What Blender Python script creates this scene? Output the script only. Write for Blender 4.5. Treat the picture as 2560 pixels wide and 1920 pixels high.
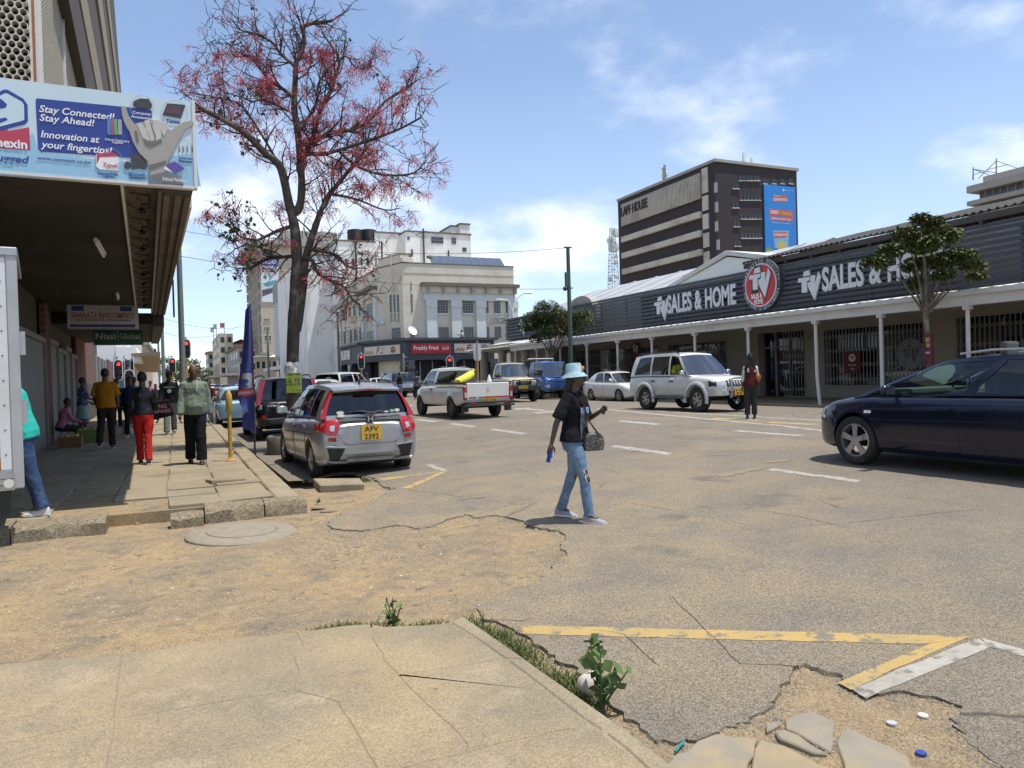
import bpy,bmesh,math,random
from mathutils import Vector as V,Matrix as M,noise as NZ
from mathutils.geometry import delaunay_2d_cdt
rad=math.radians
random.seed(7)
for o in list(bpy.data.objects):bpy.data.objects.remove(o)
SC=bpy.context.scene
COL=SC.collection
# -- camera
FPX,CX,CY=1850.0,1280.0,960.0
YAW,PIT,ROL=rad(24.42),rad(0.67),rad(1.6)
CAM=V((0,0,1.58))
_f=V((math.sin(YAW)*math.cos(PIT),math.cos(YAW)*math.cos(PIT),-math.sin(PIT)))
_r0=V((math.cos(YAW),-math.sin(YAW),0));_u0=_r0.cross(_f)
_r=_r0*math.cos(ROL)-_u0*math.sin(ROL)
_u=_u0*math.cos(ROL)+_r0*math.sin(ROL)
cd=bpy.data.cameras.new('camera');cam=bpy.data.objects.new('camera',cd);COL.objects.link(cam)
cd.sensor_width=36;cd.lens=36*FPX/2560;cd.clip_start=.05;cd.clip_end=6000
m3=M((_r,_u,-_f)).transposed().to_4x4();m3.translation=CAM;cam.matrix_world=m3
SC.camera=cam
# -- sky, sun, exposure
SUN=V((.225,-.15,.963)).normalized()
w=bpy.data.worlds.new('World');SC.world=w;w.use_nodes=True
nt=w.node_tree;nt.nodes.clear()
def N(t,k,**kw):
 n=t.nodes.new(k)
 for a,b in kw.items():setattr(n,a,b)
 return n
sky=N(nt,'ShaderNodeTexSky',sky_type='NISHITA',sun_disc=False)
sky.sun_elevation=math.asin(SUN.z);sky.sun_rotation=math.atan2(SUN.x,SUN.y)
sky.altitude=1300;sky.air_density=1.0;sky.dust_density=.7;sky.ozone_density=1.8
bg=N(nt,'ShaderNodeBackground');wo=N(nt,'ShaderNodeOutputWorld')
tc=N(nt,'ShaderNodeTexCoord');sx=N(nt,'ShaderNodeSeparateXYZ');nt.links.new(tc.outputs['Generated'],sx.inputs[0])
def wm(op,a,b=None):
 n=N(nt,'ShaderNodeMath',operation=op)
 for i,q in enumerate((a,b)):
  if q is None:continue
  if isinstance(q,(int,float)):n.inputs[i].default_value=q
  else:nt.links.new(q,n.inputs[i])
 return n.outputs[0]
den=wm('ADD',wm('MAXIMUM',sx.outputs[2],0.0),.32)
cmb=N(nt,'ShaderNodeCombineXYZ')
nt.links.new(wm('DIVIDE',sx.outputs[0],den),cmb.inputs[0]);nt.links.new(wm('DIVIDE',sx.outputs[1],den),cmb.inputs[1])
cmb.inputs[2].default_value=9.99
n1=N(nt,'ShaderNodeTexNoise');n1.inputs['Scale'].default_value=1.9;n1.inputs['Detail'].default_value=7;n1.inputs['Roughness'].default_value=.56
n1.inputs['Distortion'].default_value=0
nt.links.new(cmb.outputs[0],n1.inputs['Vector'])
cr=N(nt,'ShaderNodeValToRGB');cr.color_ramp.elements[0].position=.48;cr.color_ramp.elements[1].position=.70
cr.color_ramp.interpolation='EASE'
nt.links.new(n1.outputs[0],cr.inputs[0])
mx=N(nt,'ShaderNodeMix',data_type='RGBA');nt.links.new(wm('MULTIPLY',cr.outputs[0],.85),mx.inputs['Factor'])
hz=N(nt,'ShaderNodeMix',data_type='RGBA')
mr=N(nt,'ShaderNodeMapRange');nt.links.new(sx.outputs[2],mr.inputs[0]);mr.inputs[1].default_value=0;mr.inputs[2].default_value=.38
mr.inputs[3].default_value=.55;mr.inputs[4].default_value=.12
nt.links.new(mr.outputs[0],hz.inputs['Factor']);nt.links.new(sky.outputs[0],hz.inputs['A']);hz.inputs['B'].default_value=(4.0,4.7,5.7,1)
nt.links.new(hz.outputs['Result'],mx.inputs['A']);mx.inputs['B'].default_value=(6.0,6.2,6.6,1)
nt.links.new(mx.outputs['Result'],bg.inputs[0]);bg.inputs[1].default_value=.15
nt.links.new(bg.outputs[0],wo.inputs[0])
sl=bpy.data.lights.new('sun','SUN');sl.energy=3.9;sl.angle=rad(.55);sl.color=(1,.955,.88)
so=bpy.data.objects.new('sun',sl);COL.objects.link(so);so.rotation_euler=SUN.to_track_quat('Z','Y').to_euler();so.location=(0,0,60)
vs=SC.view_settings;vs.view_transform='Standard';vs.look='None';vs.gamma=1;vs.exposure=0.42;vs.use_curve_mapping=False
SC.cycles.max_bounces=6;SC.cycles.transparent_max_bounces=12;SC.cycles.caustics_reflective=False;SC.cycles.caustics_refractive=False
# -- pixel to place
def ray(x,y):return _f+_r*((x-CX)/FPX)+_u*((CY-y)/FPX)
def onZ(x,y,z=0.0):d=ray(x,y);return CAM+d*((z-CAM.z)/d.z)
def onX(x,y,X):d=ray(x,y);return CAM+d*((X-CAM.x)/d.x)
def onY(x,y,Y):d=ray(x,y);return CAM+d*((Y-CAM.y)/d.y)
def atD(x,y,t):return CAM+ray(x,y)*t
def zroad(X,Y=0):
 return max(0.0,.28*(1-((X-13)/11)**2))if 2<X<24 else 0.0
def onR(x,y):
 z=0
 for i in range(12):p=onZ(x,y,z);z=zroad(p.x)
 return p
# -- materials
MATS={}
def lk(t,a,b):t.links.new(a,b)
def mat(name,col,rough=.75,metal=0,var=.12,vs=6,bump=0,bs=60,coat=0,spec=.5,c2=None,c2s=.8,c2p=(.5,.68),c2d=6,stretch=None,coord='pos',emit=0,extra=None):
 m=bpy.data.materials.new(name);m.use_nodes=True;t=m.node_tree;b=t.nodes['Principled BSDF']
 b.inputs['Roughness'].default_value=rough;b.inputs['Metallic'].default_value=metal
 b.inputs['Coat Weight'].default_value=coat;b.inputs['Coat Roughness'].default_value=.06
 b.inputs['Specular IOR Level'].default_value=spec
 if coord=='pos':vec=N(t,'ShaderNodeNewGeometry').outputs['Position']
 else:vec=N(t,'ShaderNodeTexCoord').outputs['Object']
 if stretch:
  mp=N(t,'ShaderNodeMapping');mp.inputs['Scale'].default_value=stretch;lk(t,vec,mp.inputs['Vector']);vec=mp.outputs[0]
 cur=N(t,'ShaderNodeRGB');cur.outputs[0].default_value=(*col,1);cur=cur.outputs[0]
 if c2 is not None:
  n=N(t,'ShaderNodeTexNoise');n.inputs['Scale'].default_value=c2s;n.inputs['Detail'].default_value=c2d;n.inputs['Roughness'].default_value=.62
  lk(t,vec,n.inputs['Vector'])
  r=N(t,'ShaderNodeValToRGB');r.color_ramp.elements[0].position,r.color_ramp.elements[1].position=c2p
  lk(t,n.outputs[0],r.inputs[0])
  x=N(t,'ShaderNodeMix',data_type='RGBA');lk(t,r.outputs[0],x.inputs['Factor']);lk(t,cur,x.inputs['A']);x.inputs['B'].default_value=(*c2,1);cur=x.outputs['Result']
 if var:
  n=N(t,'ShaderNodeTexNoise');n.inputs['Scale'].default_value=vs;n.inputs['Detail'].default_value=8;n.inputs['Roughness'].default_value=.7
  lk(t,vec,n.inputs['Vector'])
  r=N(t,'ShaderNodeMapRange');r.inputs[1].default_value=.25;r.inputs[2].default_value=.75;r.inputs[3].default_value=1-var;r.inputs[4].default_value=1+var
  lk(t,n.outputs[0],r.inputs[0])
  x=N(t,'ShaderNodeVectorMath',operation='SCALE');lk(t,cur,x.inputs[0]);lk(t,r.outputs[0],x.inputs['Scale']);cur=x.outputs[0]
  r2=N(t,'ShaderNodeMapRange');r2.inputs[3].default_value=rough*(1-.4*var);r2.inputs[4].default_value=min(1,rough*(1+.9*var));lk(t,n.outputs[0],r2.inputs[0]);lk(t,r2.outputs[0],b.inputs['Roughness'])
 if extra:cur=extra(t,b,vec,cur)
 lk(t,cur,b.inputs['Base Color'])
 if bump:
  n=N(t,'ShaderNodeTexNoise');n.inputs['Scale'].default_value=bs;n.inputs['Detail'].default_value=6;n.inputs['Roughness'].default_value=.65;lk(t,vec,n.inputs['Vector'])
  q=N(t,'ShaderNodeBump');q.inputs['Strength'].default_value=bump;q.inputs['Distance'].default_value=.012;lk(t,n.outputs[0],q.inputs['Height']);lk(t,q.outputs[0],b.inputs['Normal'])
 if emit:
  b.inputs['Emission Color'].default_value=(*col,1);b.inputs['Emission Strength'].default_value=emit
 MATS[name]=m;return m
def glass(name,tint=(.55,.6,.6),rough=.02,ior=1.5,refl=.06):
 m=bpy.data.materials.new(name);m.use_nodes=True;t=m.node_tree;t.nodes.clear()
 o=N(t,'ShaderNodeOutputMaterial');tr=N(t,'ShaderNodeBsdfTransparent');tr.inputs[0].default_value=(*tint,1)
 g=N(t,'ShaderNodeBsdfGlossy');g.inputs['Roughness'].default_value=rough;g.inputs[0].default_value=(.95,.97,1,1)
 fr=N(t,'ShaderNodeFresnel');fr.inputs[0].default_value=ior
 ad=N(t,'ShaderNodeMath',operation='ADD');ad.inputs[1].default_value=refl;lk(t,fr.outputs[0],ad.inputs[0])
 x=N(t,'ShaderNodeMixShader');lk(t,ad.outputs[0],x.inputs[0]);lk(t,tr.outputs[0],x.inputs[1]);lk(t,g.outputs[0],x.inputs[2]);lk(t,x.outputs[0],o.inputs[0])
 MATS[name]=m;return m
def K(name,col=None,*a,**k):
 return MATS[name]if name in MATS else mat(name,col,*a,**k)
# -- meshes
class B:
 def __init__(s):s.v=[];s.f=[];s.m=[]
 def add(s,vs,fs,mi=0):
  o=len(s.v);s.v.extend([tuple(q)for q in vs])
  for f in fs:s.f.append([i+o for i in f]);s.m.append(mi)
  return s
 def box(s,x0,x1,y0,y1,z0,z1,mi=0):
  return s.add([(x,y,z)for z in(z0,z1)for y in(y0,y1)for x in(x0,x1)],[(0,2,3,1),(4,5,7,6),(0,1,5,4),(2,6,7,3),(0,4,6,2),(1,3,7,5)],mi)
 def hexa(s,p,mi=0):
  return s.add(p,[(0,2,3,1),(4,5,7,6),(0,1,5,4),(2,6,7,3),(0,4,6,2),(1,3,7,5)],mi)
 def prism(s,pts,off,mi=0,ms=None):
  n=len(pts);off=V(off);pts=[V(p)for p in pts]
  s.add(pts+[p+off for p in pts],[list(range(n))[::-1],list(range(n,2*n))],mi)
  o=len(s.v)-2*n
  for i in range(n):s.f.append([o+i,o+(i+1)%n,o+n+(i+1)%n,o+n+i]);s.m.append(mi if ms is None else ms)
  return s
 def loft(s,rings,mi=0,caps=True,closed=True,loop=False):
  n=len(rings[0]);o=len(s.v)
  for r in rings:s.v.extend([tuple(q)for q in r])
  k=len(rings)
  for j in range(k if loop else k-1):
   j2=(j+1)%k
   for i in range(n if closed else n-1):s.f.append([o+j*n+i,o+j*n+(i+1)%n,o+j2*n+(i+1)%n,o+j2*n+i]);s.m.append(mi)
  if caps and closed and not loop:
   s.f.append([o+i for i in range(n)][::-1]);s.m.append(mi);s.f.append([o+(k-1)*n+i for i in range(n)]);s.m.append(mi)
  return s
 def tube(s,pts,r,n=8,mi=0,caps=True,flat=1.0,ref=None):
  pts=[V(p)for p in pts];rs=r if isinstance(r,(list,tuple))else[r]*len(pts);rings=[];last=ref
  for i,p in enumerate(pts):
   d=(pts[min(i+1,len(pts)-1)]-pts[max(i-1,0)]).normalized()
   if last is None:last=V((0,0,1))if abs(d.z)<.9 else V((0,1,0))
   a=d.cross(last);
   if a.length<1e-4:a=d.cross(V((1,0,0)))
   a.normalize();b=a.cross(d);last=b
   rings.append([p+a*(rs[i]*math.cos(q))+b*(rs[i]*flat*math.sin(q))for q in[2*math.pi*j/n for j in range(n)]])
  return s.loft(rings,mi,caps)
 def cyl(s,p0,p1,r0,r1=None,n=12,mi=0):return s.tube([p0,p1],[r0,r0 if r1 is None else r1],n,mi)
 def ball(s,c,r,n=10,k=6,mi=0,R=None):
  c=V(c);r=(r,r,r)if isinstance(r,(int,float))else r;rings=[]
  for j in range(k+1):
   th=math.pi*(j+(.12 if j==0 else-.12 if j==k else 0))/k
   ring=[V((r[0]*math.sin(th)*math.cos(q),r[1]*math.sin(th)*math.sin(q),r[2]*math.cos(th)))for q in[2*math.pi*i/n for i in range(n)]]
   rings.append([c+(R@q if R else q)for q in ring])
  return s.loft(rings,mi)
 def lathe(s,prof,c=(0,0,0),n=16,mi=0,axis='Z',caps=True):
  c=V(c);rings=[]
  for r,h in prof:
   ring=[]
   for i in range(n):
    a=2*math.pi*i/n;x,y=r*math.cos(a),r*math.sin(a)
    ring.append(c+(V((x,y,h))if axis=='Z' else V((h,x,y))if axis=='X' else V((x,h,y))))
   rings.append(ring)
  return s.loft(rings,mi,caps)
 def mesh(s,name,mats,smooth=None,bevel=0,weld=False):
  me=bpy.data.meshes.new(name);me.from_pydata(s.v,[],s.f)
  mats=mats if isinstance(mats,(list,tuple))else[mats]
  for q in mats:me.materials.append(MATS[q]if isinstance(q,str)else q)
  me.polygons.foreach_set('material_index',s.m)
  bm=bmesh.new();bm.from_mesh(me)
  if weld:bmesh.ops.remove_doubles(bm,verts=bm.verts,dist=1e-4)
  bmesh.ops.recalc_face_normals(bm,faces=bm.faces)
  if bevel:bmesh.ops.bevel(bm,geom=[e for e in bm.edges if e.is_manifold and e.calc_face_angle(0)>.5],offset=bevel,segments=2 if bevel>.02 else 1,affect='EDGES',profile=.7)
  bm.to_mesh(me);bm.free()
  if smooth is not None:
   me.polygons.foreach_set('use_smooth',[True]*len(me.polygons));me.set_sharp_from_angle(angle=rad(smooth))
  return me
 def build(s,name,mats,parent=None,smooth=None,bevel=0,weld=False,loc=None):
  return inst(name,s.mesh(name,mats,smooth,bevel,weld),parent,loc)
def inst(name,me,parent=None,loc=None,rot=None,scale=None,mw=None):
 o=bpy.data.objects.new(name,me);COL.objects.link(o)
 if parent is not None:o.parent=parent
 if loc is not None:o.location=loc
 if rot is not None:o.rotation_euler=rot
 if scale is not None:o.scale=scale
 if mw is not None:o.matrix_basis=mw
 if parent is not None and parent.name in WORLDLY:o.matrix_parent_inverse=parent.matrix_basis.inverted()
 return o
WORLDLY=set()
def tag(o,label,cat=None,group=None,kind=None):
 if label:o['label']=label
 if cat:o['category']=cat
 if group:o['group']=group
 if kind:o['kind']=kind
 return o
def thing(name,label,cat,loc=(0,0,0),rz=0,group=None,world=False):
 o=bpy.data.objects.new(name,None);COL.objects.link(o);o.empty_display_size=.2
 o.location=loc;o.rotation_euler=(0,0,rz)
 if world:WORLDLY.add(o.name)
 return tag(o,label,cat,group)
def struct(o):o['kind']='structure';return o
def stuff(o):o['kind']='stuff';return o
def dup(root,loc,rz=None,label=None,scale=None):
 r=root.copy();COL.objects.link(r);r.location=loc
 if rz is not None:r.rotation_euler=(0,0,rz)
 if scale:r.scale=(scale,)*3
 if label:r['label']=label
 for ch in root.children:
  c=ch.copy();COL.objects.link(c);c.parent=r
  for g in ch.children:d=g.copy();COL.objects.link(d);d.parent=c
 return r
class Pl:
 def __init__(s,o,u,v=(0,0,1)):s.o=V(o);s.u=V(u).normalized();s.v=V(v).normalized();s.n=s.u.cross(s.v)
 def P(s,a,b,c=0):return s.o+s.u*a+s.v*b+s.n*c
 def px(s,x,y):
  d=ray(x,y);t=(s.o-CAM).dot(s.n)/d.dot(s.n);q=CAM+d*t-s.o;return(q.dot(s.u),q.dot(s.v))
 def box(s,b,a0,a1,b0,b1,c0=0,c1=.05,mi=0):return b.hexa([s.P(x,y,z)for z in(c0,c1)for y in(b0,b1)for x in(a0,a1)],mi)
 def poly(s,b,pts,c0=0,c1=.05,mi=0,ms=None):return b.prism([s.P(x,y,c0)for x,y in pts],s.n*(c1-c0),mi,ms)
 def pxr(s,x0,y0,x1,y1):
  a,b=s.px(x0,y0);c,d=s.px(x1,y1);return(min(a,c),max(a,c),min(b,d),max(b,d))
 def mw(s,a,b,c=0):
  m=M((s.u,s.v,s.n)).transposed().to_4x4();m.translation=s.P(a,b,c);return m
def text(st,h,mt,pl,a,b,c=.01,parent=None,name='lettering',ext=.004,bold=0,shear=0,sx=1,align='CENTER',space=1,fit=None,rot=0):
 cu=bpy.data.curves.new(name,'FONT');cu.body=st;cu.align_x=align;cu.align_y='CENTER';cu.size=h/.70;cu.extrude=ext
 cu.offset=bold*h;cu.shear=shear;cu.space_character=space;cu.resolution_u=3;cu.space_line=.95
 ob=bpy.data.objects.new(name,cu);me=bpy.data.meshes.new_from_object(ob);bpy.data.objects.remove(ob);bpy.data.curves.remove(cu)
 me.materials.clear();me.materials.append(MATS[mt]if isinstance(mt,str)else mt)
 if len(me.vertices)==0:return None
 xs=[q.co.x for q in me.vertices];ys=[q.co.y for q in me.vertices];w_=max(xs)-min(xs)
 if fit:sx=fit/w_
 cx=(max(xs)+min(xs))/2 if align=='CENTER' else min(xs)
 cy=(max(ys)+min(ys))/2
 me.transform(M.Rotation(rot,4,'Z')@M.Diagonal((sx,1,1,1))@M.Translation((-cx,-cy,0)))
 return inst(name,me,parent,mw=pl.mw(a,b,c))
XF=lambda X,Y0=0:Pl((X,Y0,0),(0,-1,0))
YF=lambda Y,X0=0:Pl((X0,Y,0),(1,0,0))
def circle(cx,cy,rx,ry=None,n=24,a0=0,a1=360):return[(cx+rx*math.cos(rad(a0+(a1-a0)*i/n)),cy+(ry or rx)*math.sin(rad(a0+(a1-a0)*i/n)))for i in range(n if a1-a0==360 else n+1)]
def inset(pts,d):
 n=len(pts);A=sum(pts[i][0]*pts[(i+1)%n][1]-pts[(i+1)%n][0]*pts[i][1]for i in range(n));sg=1 if A>0 else-1;out=[]
 for i in range(n):
  p0,p1,p2=V(pts[i-1]),V(pts[i]),V(pts[(i+1)%n]);e1=(p1-p0).normalized();e2=(p2-p1).normalized()
  nn=V((-e1.y-e2.y,e1.x+e2.x))*sg
  if nn.length>1e-6:nn.normalize()
  out.append(tuple(p1+nn*d))
 return out
# == ground
def speckle(scale,lo,hi,pos=(.55,.66),fac=1.0,dist=None):
 def ex(t,b,vec,cur):
  n=N(t,'ShaderNodeTexVoronoi');n.inputs['Scale'].default_value=scale;lk(t,vec,n.inputs['Vector'])
  s=N(t,'ShaderNodeSeparateColor');lk(t,n.outputs['Color'],s.inputs[0])
  r=N(t,'ShaderNodeMapRange');r.inputs[3].default_value=lo;r.inputs[4].default_value=hi;lk(t,s.outputs[0],r.inputs[0])
  x=N(t,'ShaderNodeVectorMath',operation='SCALE');lk(t,cur,x.inputs[0]);lk(t,r.outputs[0],x.inputs['Scale'])
  return x.outputs[0]
 return ex
def layers(*ls,spk=None):
 def ex(t,b,vec,cur):
  for sc,det,p0,p1,col in ls:
   n=N(t,'ShaderNodeTexNoise');n.inputs['Scale'].default_value=sc;n.inputs['Detail'].default_value=det;n.inputs['Roughness'].default_value=.62;lk(t,vec,n.inputs['Vector'])
   r=N(t,'ShaderNodeValToRGB');r.color_ramp.elements[0].position=p0;r.color_ramp.elements[1].position=p1;lk(t,n.outputs[0],r.inputs[0])
   x=N(t,'ShaderNodeMix',data_type='RGBA');lk(t,r.outputs[0],x.inputs['Factor']);lk(t,cur,x.inputs['A']);x.inputs['B'].default_value=(*col,1);cur=x.outputs['Result']
  return spk(t,b,vec,cur)if spk else cur
 return ex
def road_extra(t,b,vec,cur):
 def noi(sc,det,p0,p1,rough=.6):
  n=N(t,'ShaderNodeTexNoise');n.inputs['Scale'].default_value=sc;n.inputs['Detail'].default_value=det;n.inputs['Roughness'].default_value=rough;lk(t,vec,n.inputs['Vector'])
  r=N(t,'ShaderNodeValToRGB');r.color_ramp.elements[0].position=p0;r.color_ramp.elements[1].position=p1;lk(t,n.outputs[0],r.inputs[0]);return n,r.outputs[0]
 def mix(f,a,col):
  x=N(t,'ShaderNodeMix',data_type='RGBA');lk(t,f,x.inputs['Factor']);lk(t,a,x.inputs['A']);x.inputs['B'].default_value=(*col,1);return x.outputs['Result']
 _,f=noi(.55,8,.50,.72);cur=mix(f,cur,(.255,.202,.135))
 ds_=N(t,'ShaderNodeVectorMath',operation='DISTANCE');lk(t,vec,ds_.inputs[0]);ds_.inputs[1].default_value=(2.2,6.6,0)
 mr_=N(t,'ShaderNodeMapRange');lk(t,ds_.outputs['Value'],mr_.inputs[0]);mr_.inputs[1].default_value=1.2;mr_.inputs[2].default_value=6.5;mr_.inputs[3].default_value=.95;mr_.inputs[4].default_value=0
 _,f2=noi(1.4,8,.36,.62);mm=N(t,'ShaderNodeMath',operation='MULTIPLY');lk(t,mr_.outputs[0],mm.inputs[0]);lk(t,f2,mm.inputs[1]);cur=mix(mm.outputs[0],cur,(.285,.222,.14))
 _,f=noi(.9,7,.60,.72);cur=mix(f,cur,(.125,.112,.094))
 g=speckle(150,.52,1.48)(t,b,vec,cur)
 wv=N(t,'ShaderNodeTexNoise');wv.inputs['Scale'].default_value=2.2;wv.inputs['Detail'].default_value=4;lk(t,vec,wv.inputs['Vector'])
 ad=N(t,'ShaderNodeMix',data_type='VECTOR');ad.inputs['Factor'].default_value=.16;lk(t,vec,ad.inputs['A']);lk(t,wv.outputs['Color'],ad.inputs['B'])
 vo=N(t,'ShaderNodeTexVoronoi',feature='DISTANCE_TO_EDGE');vo.inputs['Scale'].default_value=.42;lk(t,ad.outputs['Result'],vo.inputs['Vector'])
 r=N(t,'ShaderNodeMapRange');r.inputs[1].default_value=.002;r.inputs[2].default_value=.007;r.inputs[3].default_value=1;r.inputs[4].default_value=0;lk(t,vo.outputs[0],r.inputs[0])
 _,mk=noi(.35,3,.52,.60)
 mu=N(t,'ShaderNodeMath',operation='MULTIPLY');lk(t,r.outputs[0],mu.inputs[0]);lk(t,mk,mu.inputs[1])
 m2=N(t,'ShaderNodeMath',operation='MULTIPLY');lk(t,mu.outputs[0],m2.inputs[0]);m2.inputs[1].default_value=.75
 return mix(m2.outputs[0],g,(.05,.045,.04))
mat('asphalt',(.188,.163,.128),.93,var=.13,vs=1.3,bump=.55,bs=160,spec=.25,extra=road_extra)
mat('dirt',(.345,.25,.138),.96,var=.2,vs=9,bump=.9,bs=110,spec=.2,c2=(.25,.198,.13),c2s=1.1,c2p=(.40,.64),extra=layers((2.3,8,.54,.68,(.19,.158,.115)),(.7,5,.58,.75,(.36,.25,.135)),(5,6,.60,.72,(.37,.295,.195)),(7,7,.60,.68,(.15,.125,.095)),spk=speckle(150,.66,1.32)))
mat('far_ground',(.25,.215,.17),.95,var=.15,vs=.5)
mat('near_concrete',(.325,.252,.148),.9,var=.13,vs=2.2,bump=.4,bs=190,spec=.3,c2=(.225,.188,.13),c2s=.8,c2p=(.42,.60),extra=layers((2.6,7,.60,.72,(.215,.178,.125)),(1.6,9,.56,.70,(.385,.30,.185)),(9,3,.70,.76,(.17,.14,.10)),spk=speckle(170,.74,1.26)))
mat('kerb_concrete',(.30,.245,.16),.9,var=.16,vs=3,bump=.4,bs=150,spec=.3,c2=(.215,.18,.125),c2s=2.2,c2p=(.45,.7),extra=speckle(150,.8,1.2))
mat('paving',(.295,.24,.155),.9,var=.14,vs=3,bump=.25,bs=150,spec=.3,c2=(.22,.185,.13),c2s=1.2,c2p=(.42,.68),extra=speckle(140,.84,1.14))
mat('rough_stone',(.24,.195,.13),.95,var=.3,vs=14,bump=1.0,bs=50,spec=.2,extra=speckle(60,.6,1.3))
mat('flagstone',(.28,.245,.19),.92,var=.16,vs=5,bump=.5,bs=70,spec=.25,c2=(.31,.245,.15),c2s=2.5,c2p=(.45,.62))
mat('yellow_paint',(.46,.31,.10),.88,var=.16,vs=12,bump=.4,bs=150,c2=(.33,.25,.12),c2s=3,c2p=(.4,.7),extra=layers((9,9,.53,.60,(.20,.17,.125)),spk=speckle(200,.85,1.12)))
mat('white_paint',(.40,.375,.32),.88,var=.14,vs=10,bump=.4,bs=150,c2=(.29,.265,.215),c2s=3,c2p=(.4,.7),extra=layers((9,9,.52,.60,(.19,.165,.13)),spk=speckle(200,.85,1.12)))
mat('tar_edge',(.15,.125,.092),.95,var=.35,vs=20,bump=1,bs=60,c2=(.24,.19,.125),c2s=9,c2p=(.42,.62))
mat('pebble',(.31,.24,.155),.9,var=.35,vs=25)
mat('pebble_grey',(.21,.178,.132),.9,var=.3,vs=25)
mat('pebble_white',(.52,.47,.38),.85,var=.15,vs=25)
mat('grass',(.14,.165,.055),.8,var=.35,vs=18,spec=.25)
mat('weed',(.10,.15,.045),.7,var=.3,vs=20,spec=.3)
DZ=-.018
g_=B();g_.add([(-1500,-400,-.13),(1500,-400,-.13),(1500,3000,-.13),(-1500,3000,-.13)],[(0,1,2,3)])
struct(g_.build('ground','far_ground'))
def dirt_z(x,y):return DZ+zroad(x)+(.004 if y<3.6 and x>1.6 else 0)+.008*NZ.noise((x*.8,y*.8,1))+.007*NZ.noise((x*4,y*4,7))
b=B();nx,ny=150,96;x0,x1,y0,y1=-16,6,-1.5,11.2
for j in range(ny+1):
 for i in range(nx+1):
  x=x0+(x1-x0)*i/nx;y=y0+(y1-y0)*j/ny;b.v.append((x,y,dirt_z(x,y)))
for j in range(ny):
 for i in range(nx):k=j*(nx+1)+i;b.f.append([k,k+1,k+nx+2,k+nx+1]);b.m.append(0)
struct(b.build('dirt_lane','dirt',smooth=60))
# --- the road: one sheet with a crown and a ragged near edge
edge_px=[(2560,1990),(2467,1913),(2416,1870),(2380,1838),(2374,1822),(2408,1798),(2372,1786),(2336,1772),(2300,1768),(2277,1760),(2229,1754),(2200,1760),(2181,1754),(2150,1750),(2125,1734),(2108,1712),(2094,1707),(2060,1700),(2030,1691),(2010,1680),(1992,1684),(1975,1720),(1950,1745),(1935,1774),(1911,1790),(1890,1794),(1871,1802),(1840,1812),(1811,1818),(1779,1834),(1750,1846),(1720,1850),(1690,1858),(1640,1850),(1600,1818),(1560,1780),(1500,1728),(1440,1680),(1390,1640),(1330,1600),(1285,1572),(1240,1552),(1205,1538),(1192,1520),(1210,1508),(1236,1496),(1290,1478),(1348,1459),(1372,1434),(1388,1414),(1420,1402),(1417,1391),(1404,1383),(1400,1373),(1414,1366),(1413,1354),(1405,1347),(1403,1340),(1370,1337),(1333,1331),(1318,1322),(1296,1312),(1262,1304),(1229,1299),(1200,1304),(1181,1303),(1166,1294),(1140,1300),(1110,1307),(1085,1318),(1059,1322),(1025,1318),(990,1312),(950,1320),(905,1326),(865,1324),(833,1318),(822,1304),(850,1284),(880,1272),(936,1258),(965,1240),(992,1226),(975,1228),(962,1224),(948,1212),(931,1201),(912,1192),(890,1186),(860,1184),(830,1186),(800,1192),(772,1200)]
edge=[]
for i,(x,y)in enumerate(edge_px):
 p=onZ(x,y,0);edge.append(V((p.x,p.y)))
 if i+1<len(edge_px):
  q=onZ(*edge_px[i+1],0);L=(V((q.x,q.y))-edge[-1]).length;k=int(L/.045)
  for s in range(1,k+1):
   r=edge[-1]if False else V((p.x,p.y)).lerp(V((q.x,q.y)),s/(k+1));h=NZ.noise_vector((r.x*5,r.y*5,2));h2=NZ.noise_vector((r.x*17,r.y*17,5));edge.append(r+V((h.x,h.y))*.05+V((h2.x,h2.y))*.03)
n_edge=len(edge)
rest=[(1.58,12.2),(1.55,16),(1.5,30),(1.5,46),(-3,47.5),(-80,47.5),(-80,66),(-3,66),(1.5,68),(1.5,420),(17.5,420),(17.5,74),(19,72),(140,72),(140,56),(24,56),(22.2,54),(22.2,-14),(3.4,-14),(3.4,1.2)]
outline=edge+[V(q)for q in rest]
pts=list(outline);nO=len(outline);ed=[(i,(i+1)%nO)for i in range(nO)]
import numpy as np
_ox=np.array([q.x for q in outline]);_oy=np.array([q.y for q in outline]);_px,_py=np.roll(_ox,1),np.roll(_oy,1);_dy=np.where(_py==_oy,1e-9,_py-_oy)
def inside(x,y):
 c=(_oy>y)!=(_py>y);return bool(np.count_nonzero(c&(x<(_px-_ox)*(y-_oy)/_dy+_ox))%2)
Y=-13.5
while Y<110:
 st=.34 if 1<Y<14 else 2.2
 X=1.6
 while X<22.2:
  sx_=.34 if(X<7.5 and 1<Y<14)else 1.4
  jx,jy=random.uniform(-.1,.1)*sx_,random.uniform(-.1,.1)*st
  if inside(X+jx,Y+jy)and np.min((_ox-X-jx)**2+(_oy-Y-jy)**2)>.006:pts.append(V((X+jx,Y+jy)))
  X+=sx_
 Y+=st
vo,_,fo,_,_,_=delaunay_2d_cdt(pts,ed,[],1,1e-5)
b=B()
def road_z(x,y):
 z=zroad(x,y)+.012*NZ.noise((x*.6,y*.6,4))
 if 1.5<y<13:z+=.008*NZ.noise((x*2.4,y*2.4,9))
 return z
b.v=[(q.x,q.y,road_z(q.x,q.y))for q in vo];b.f=[list(f)for f in fo];b.m=[0]*len(b.f)
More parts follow.
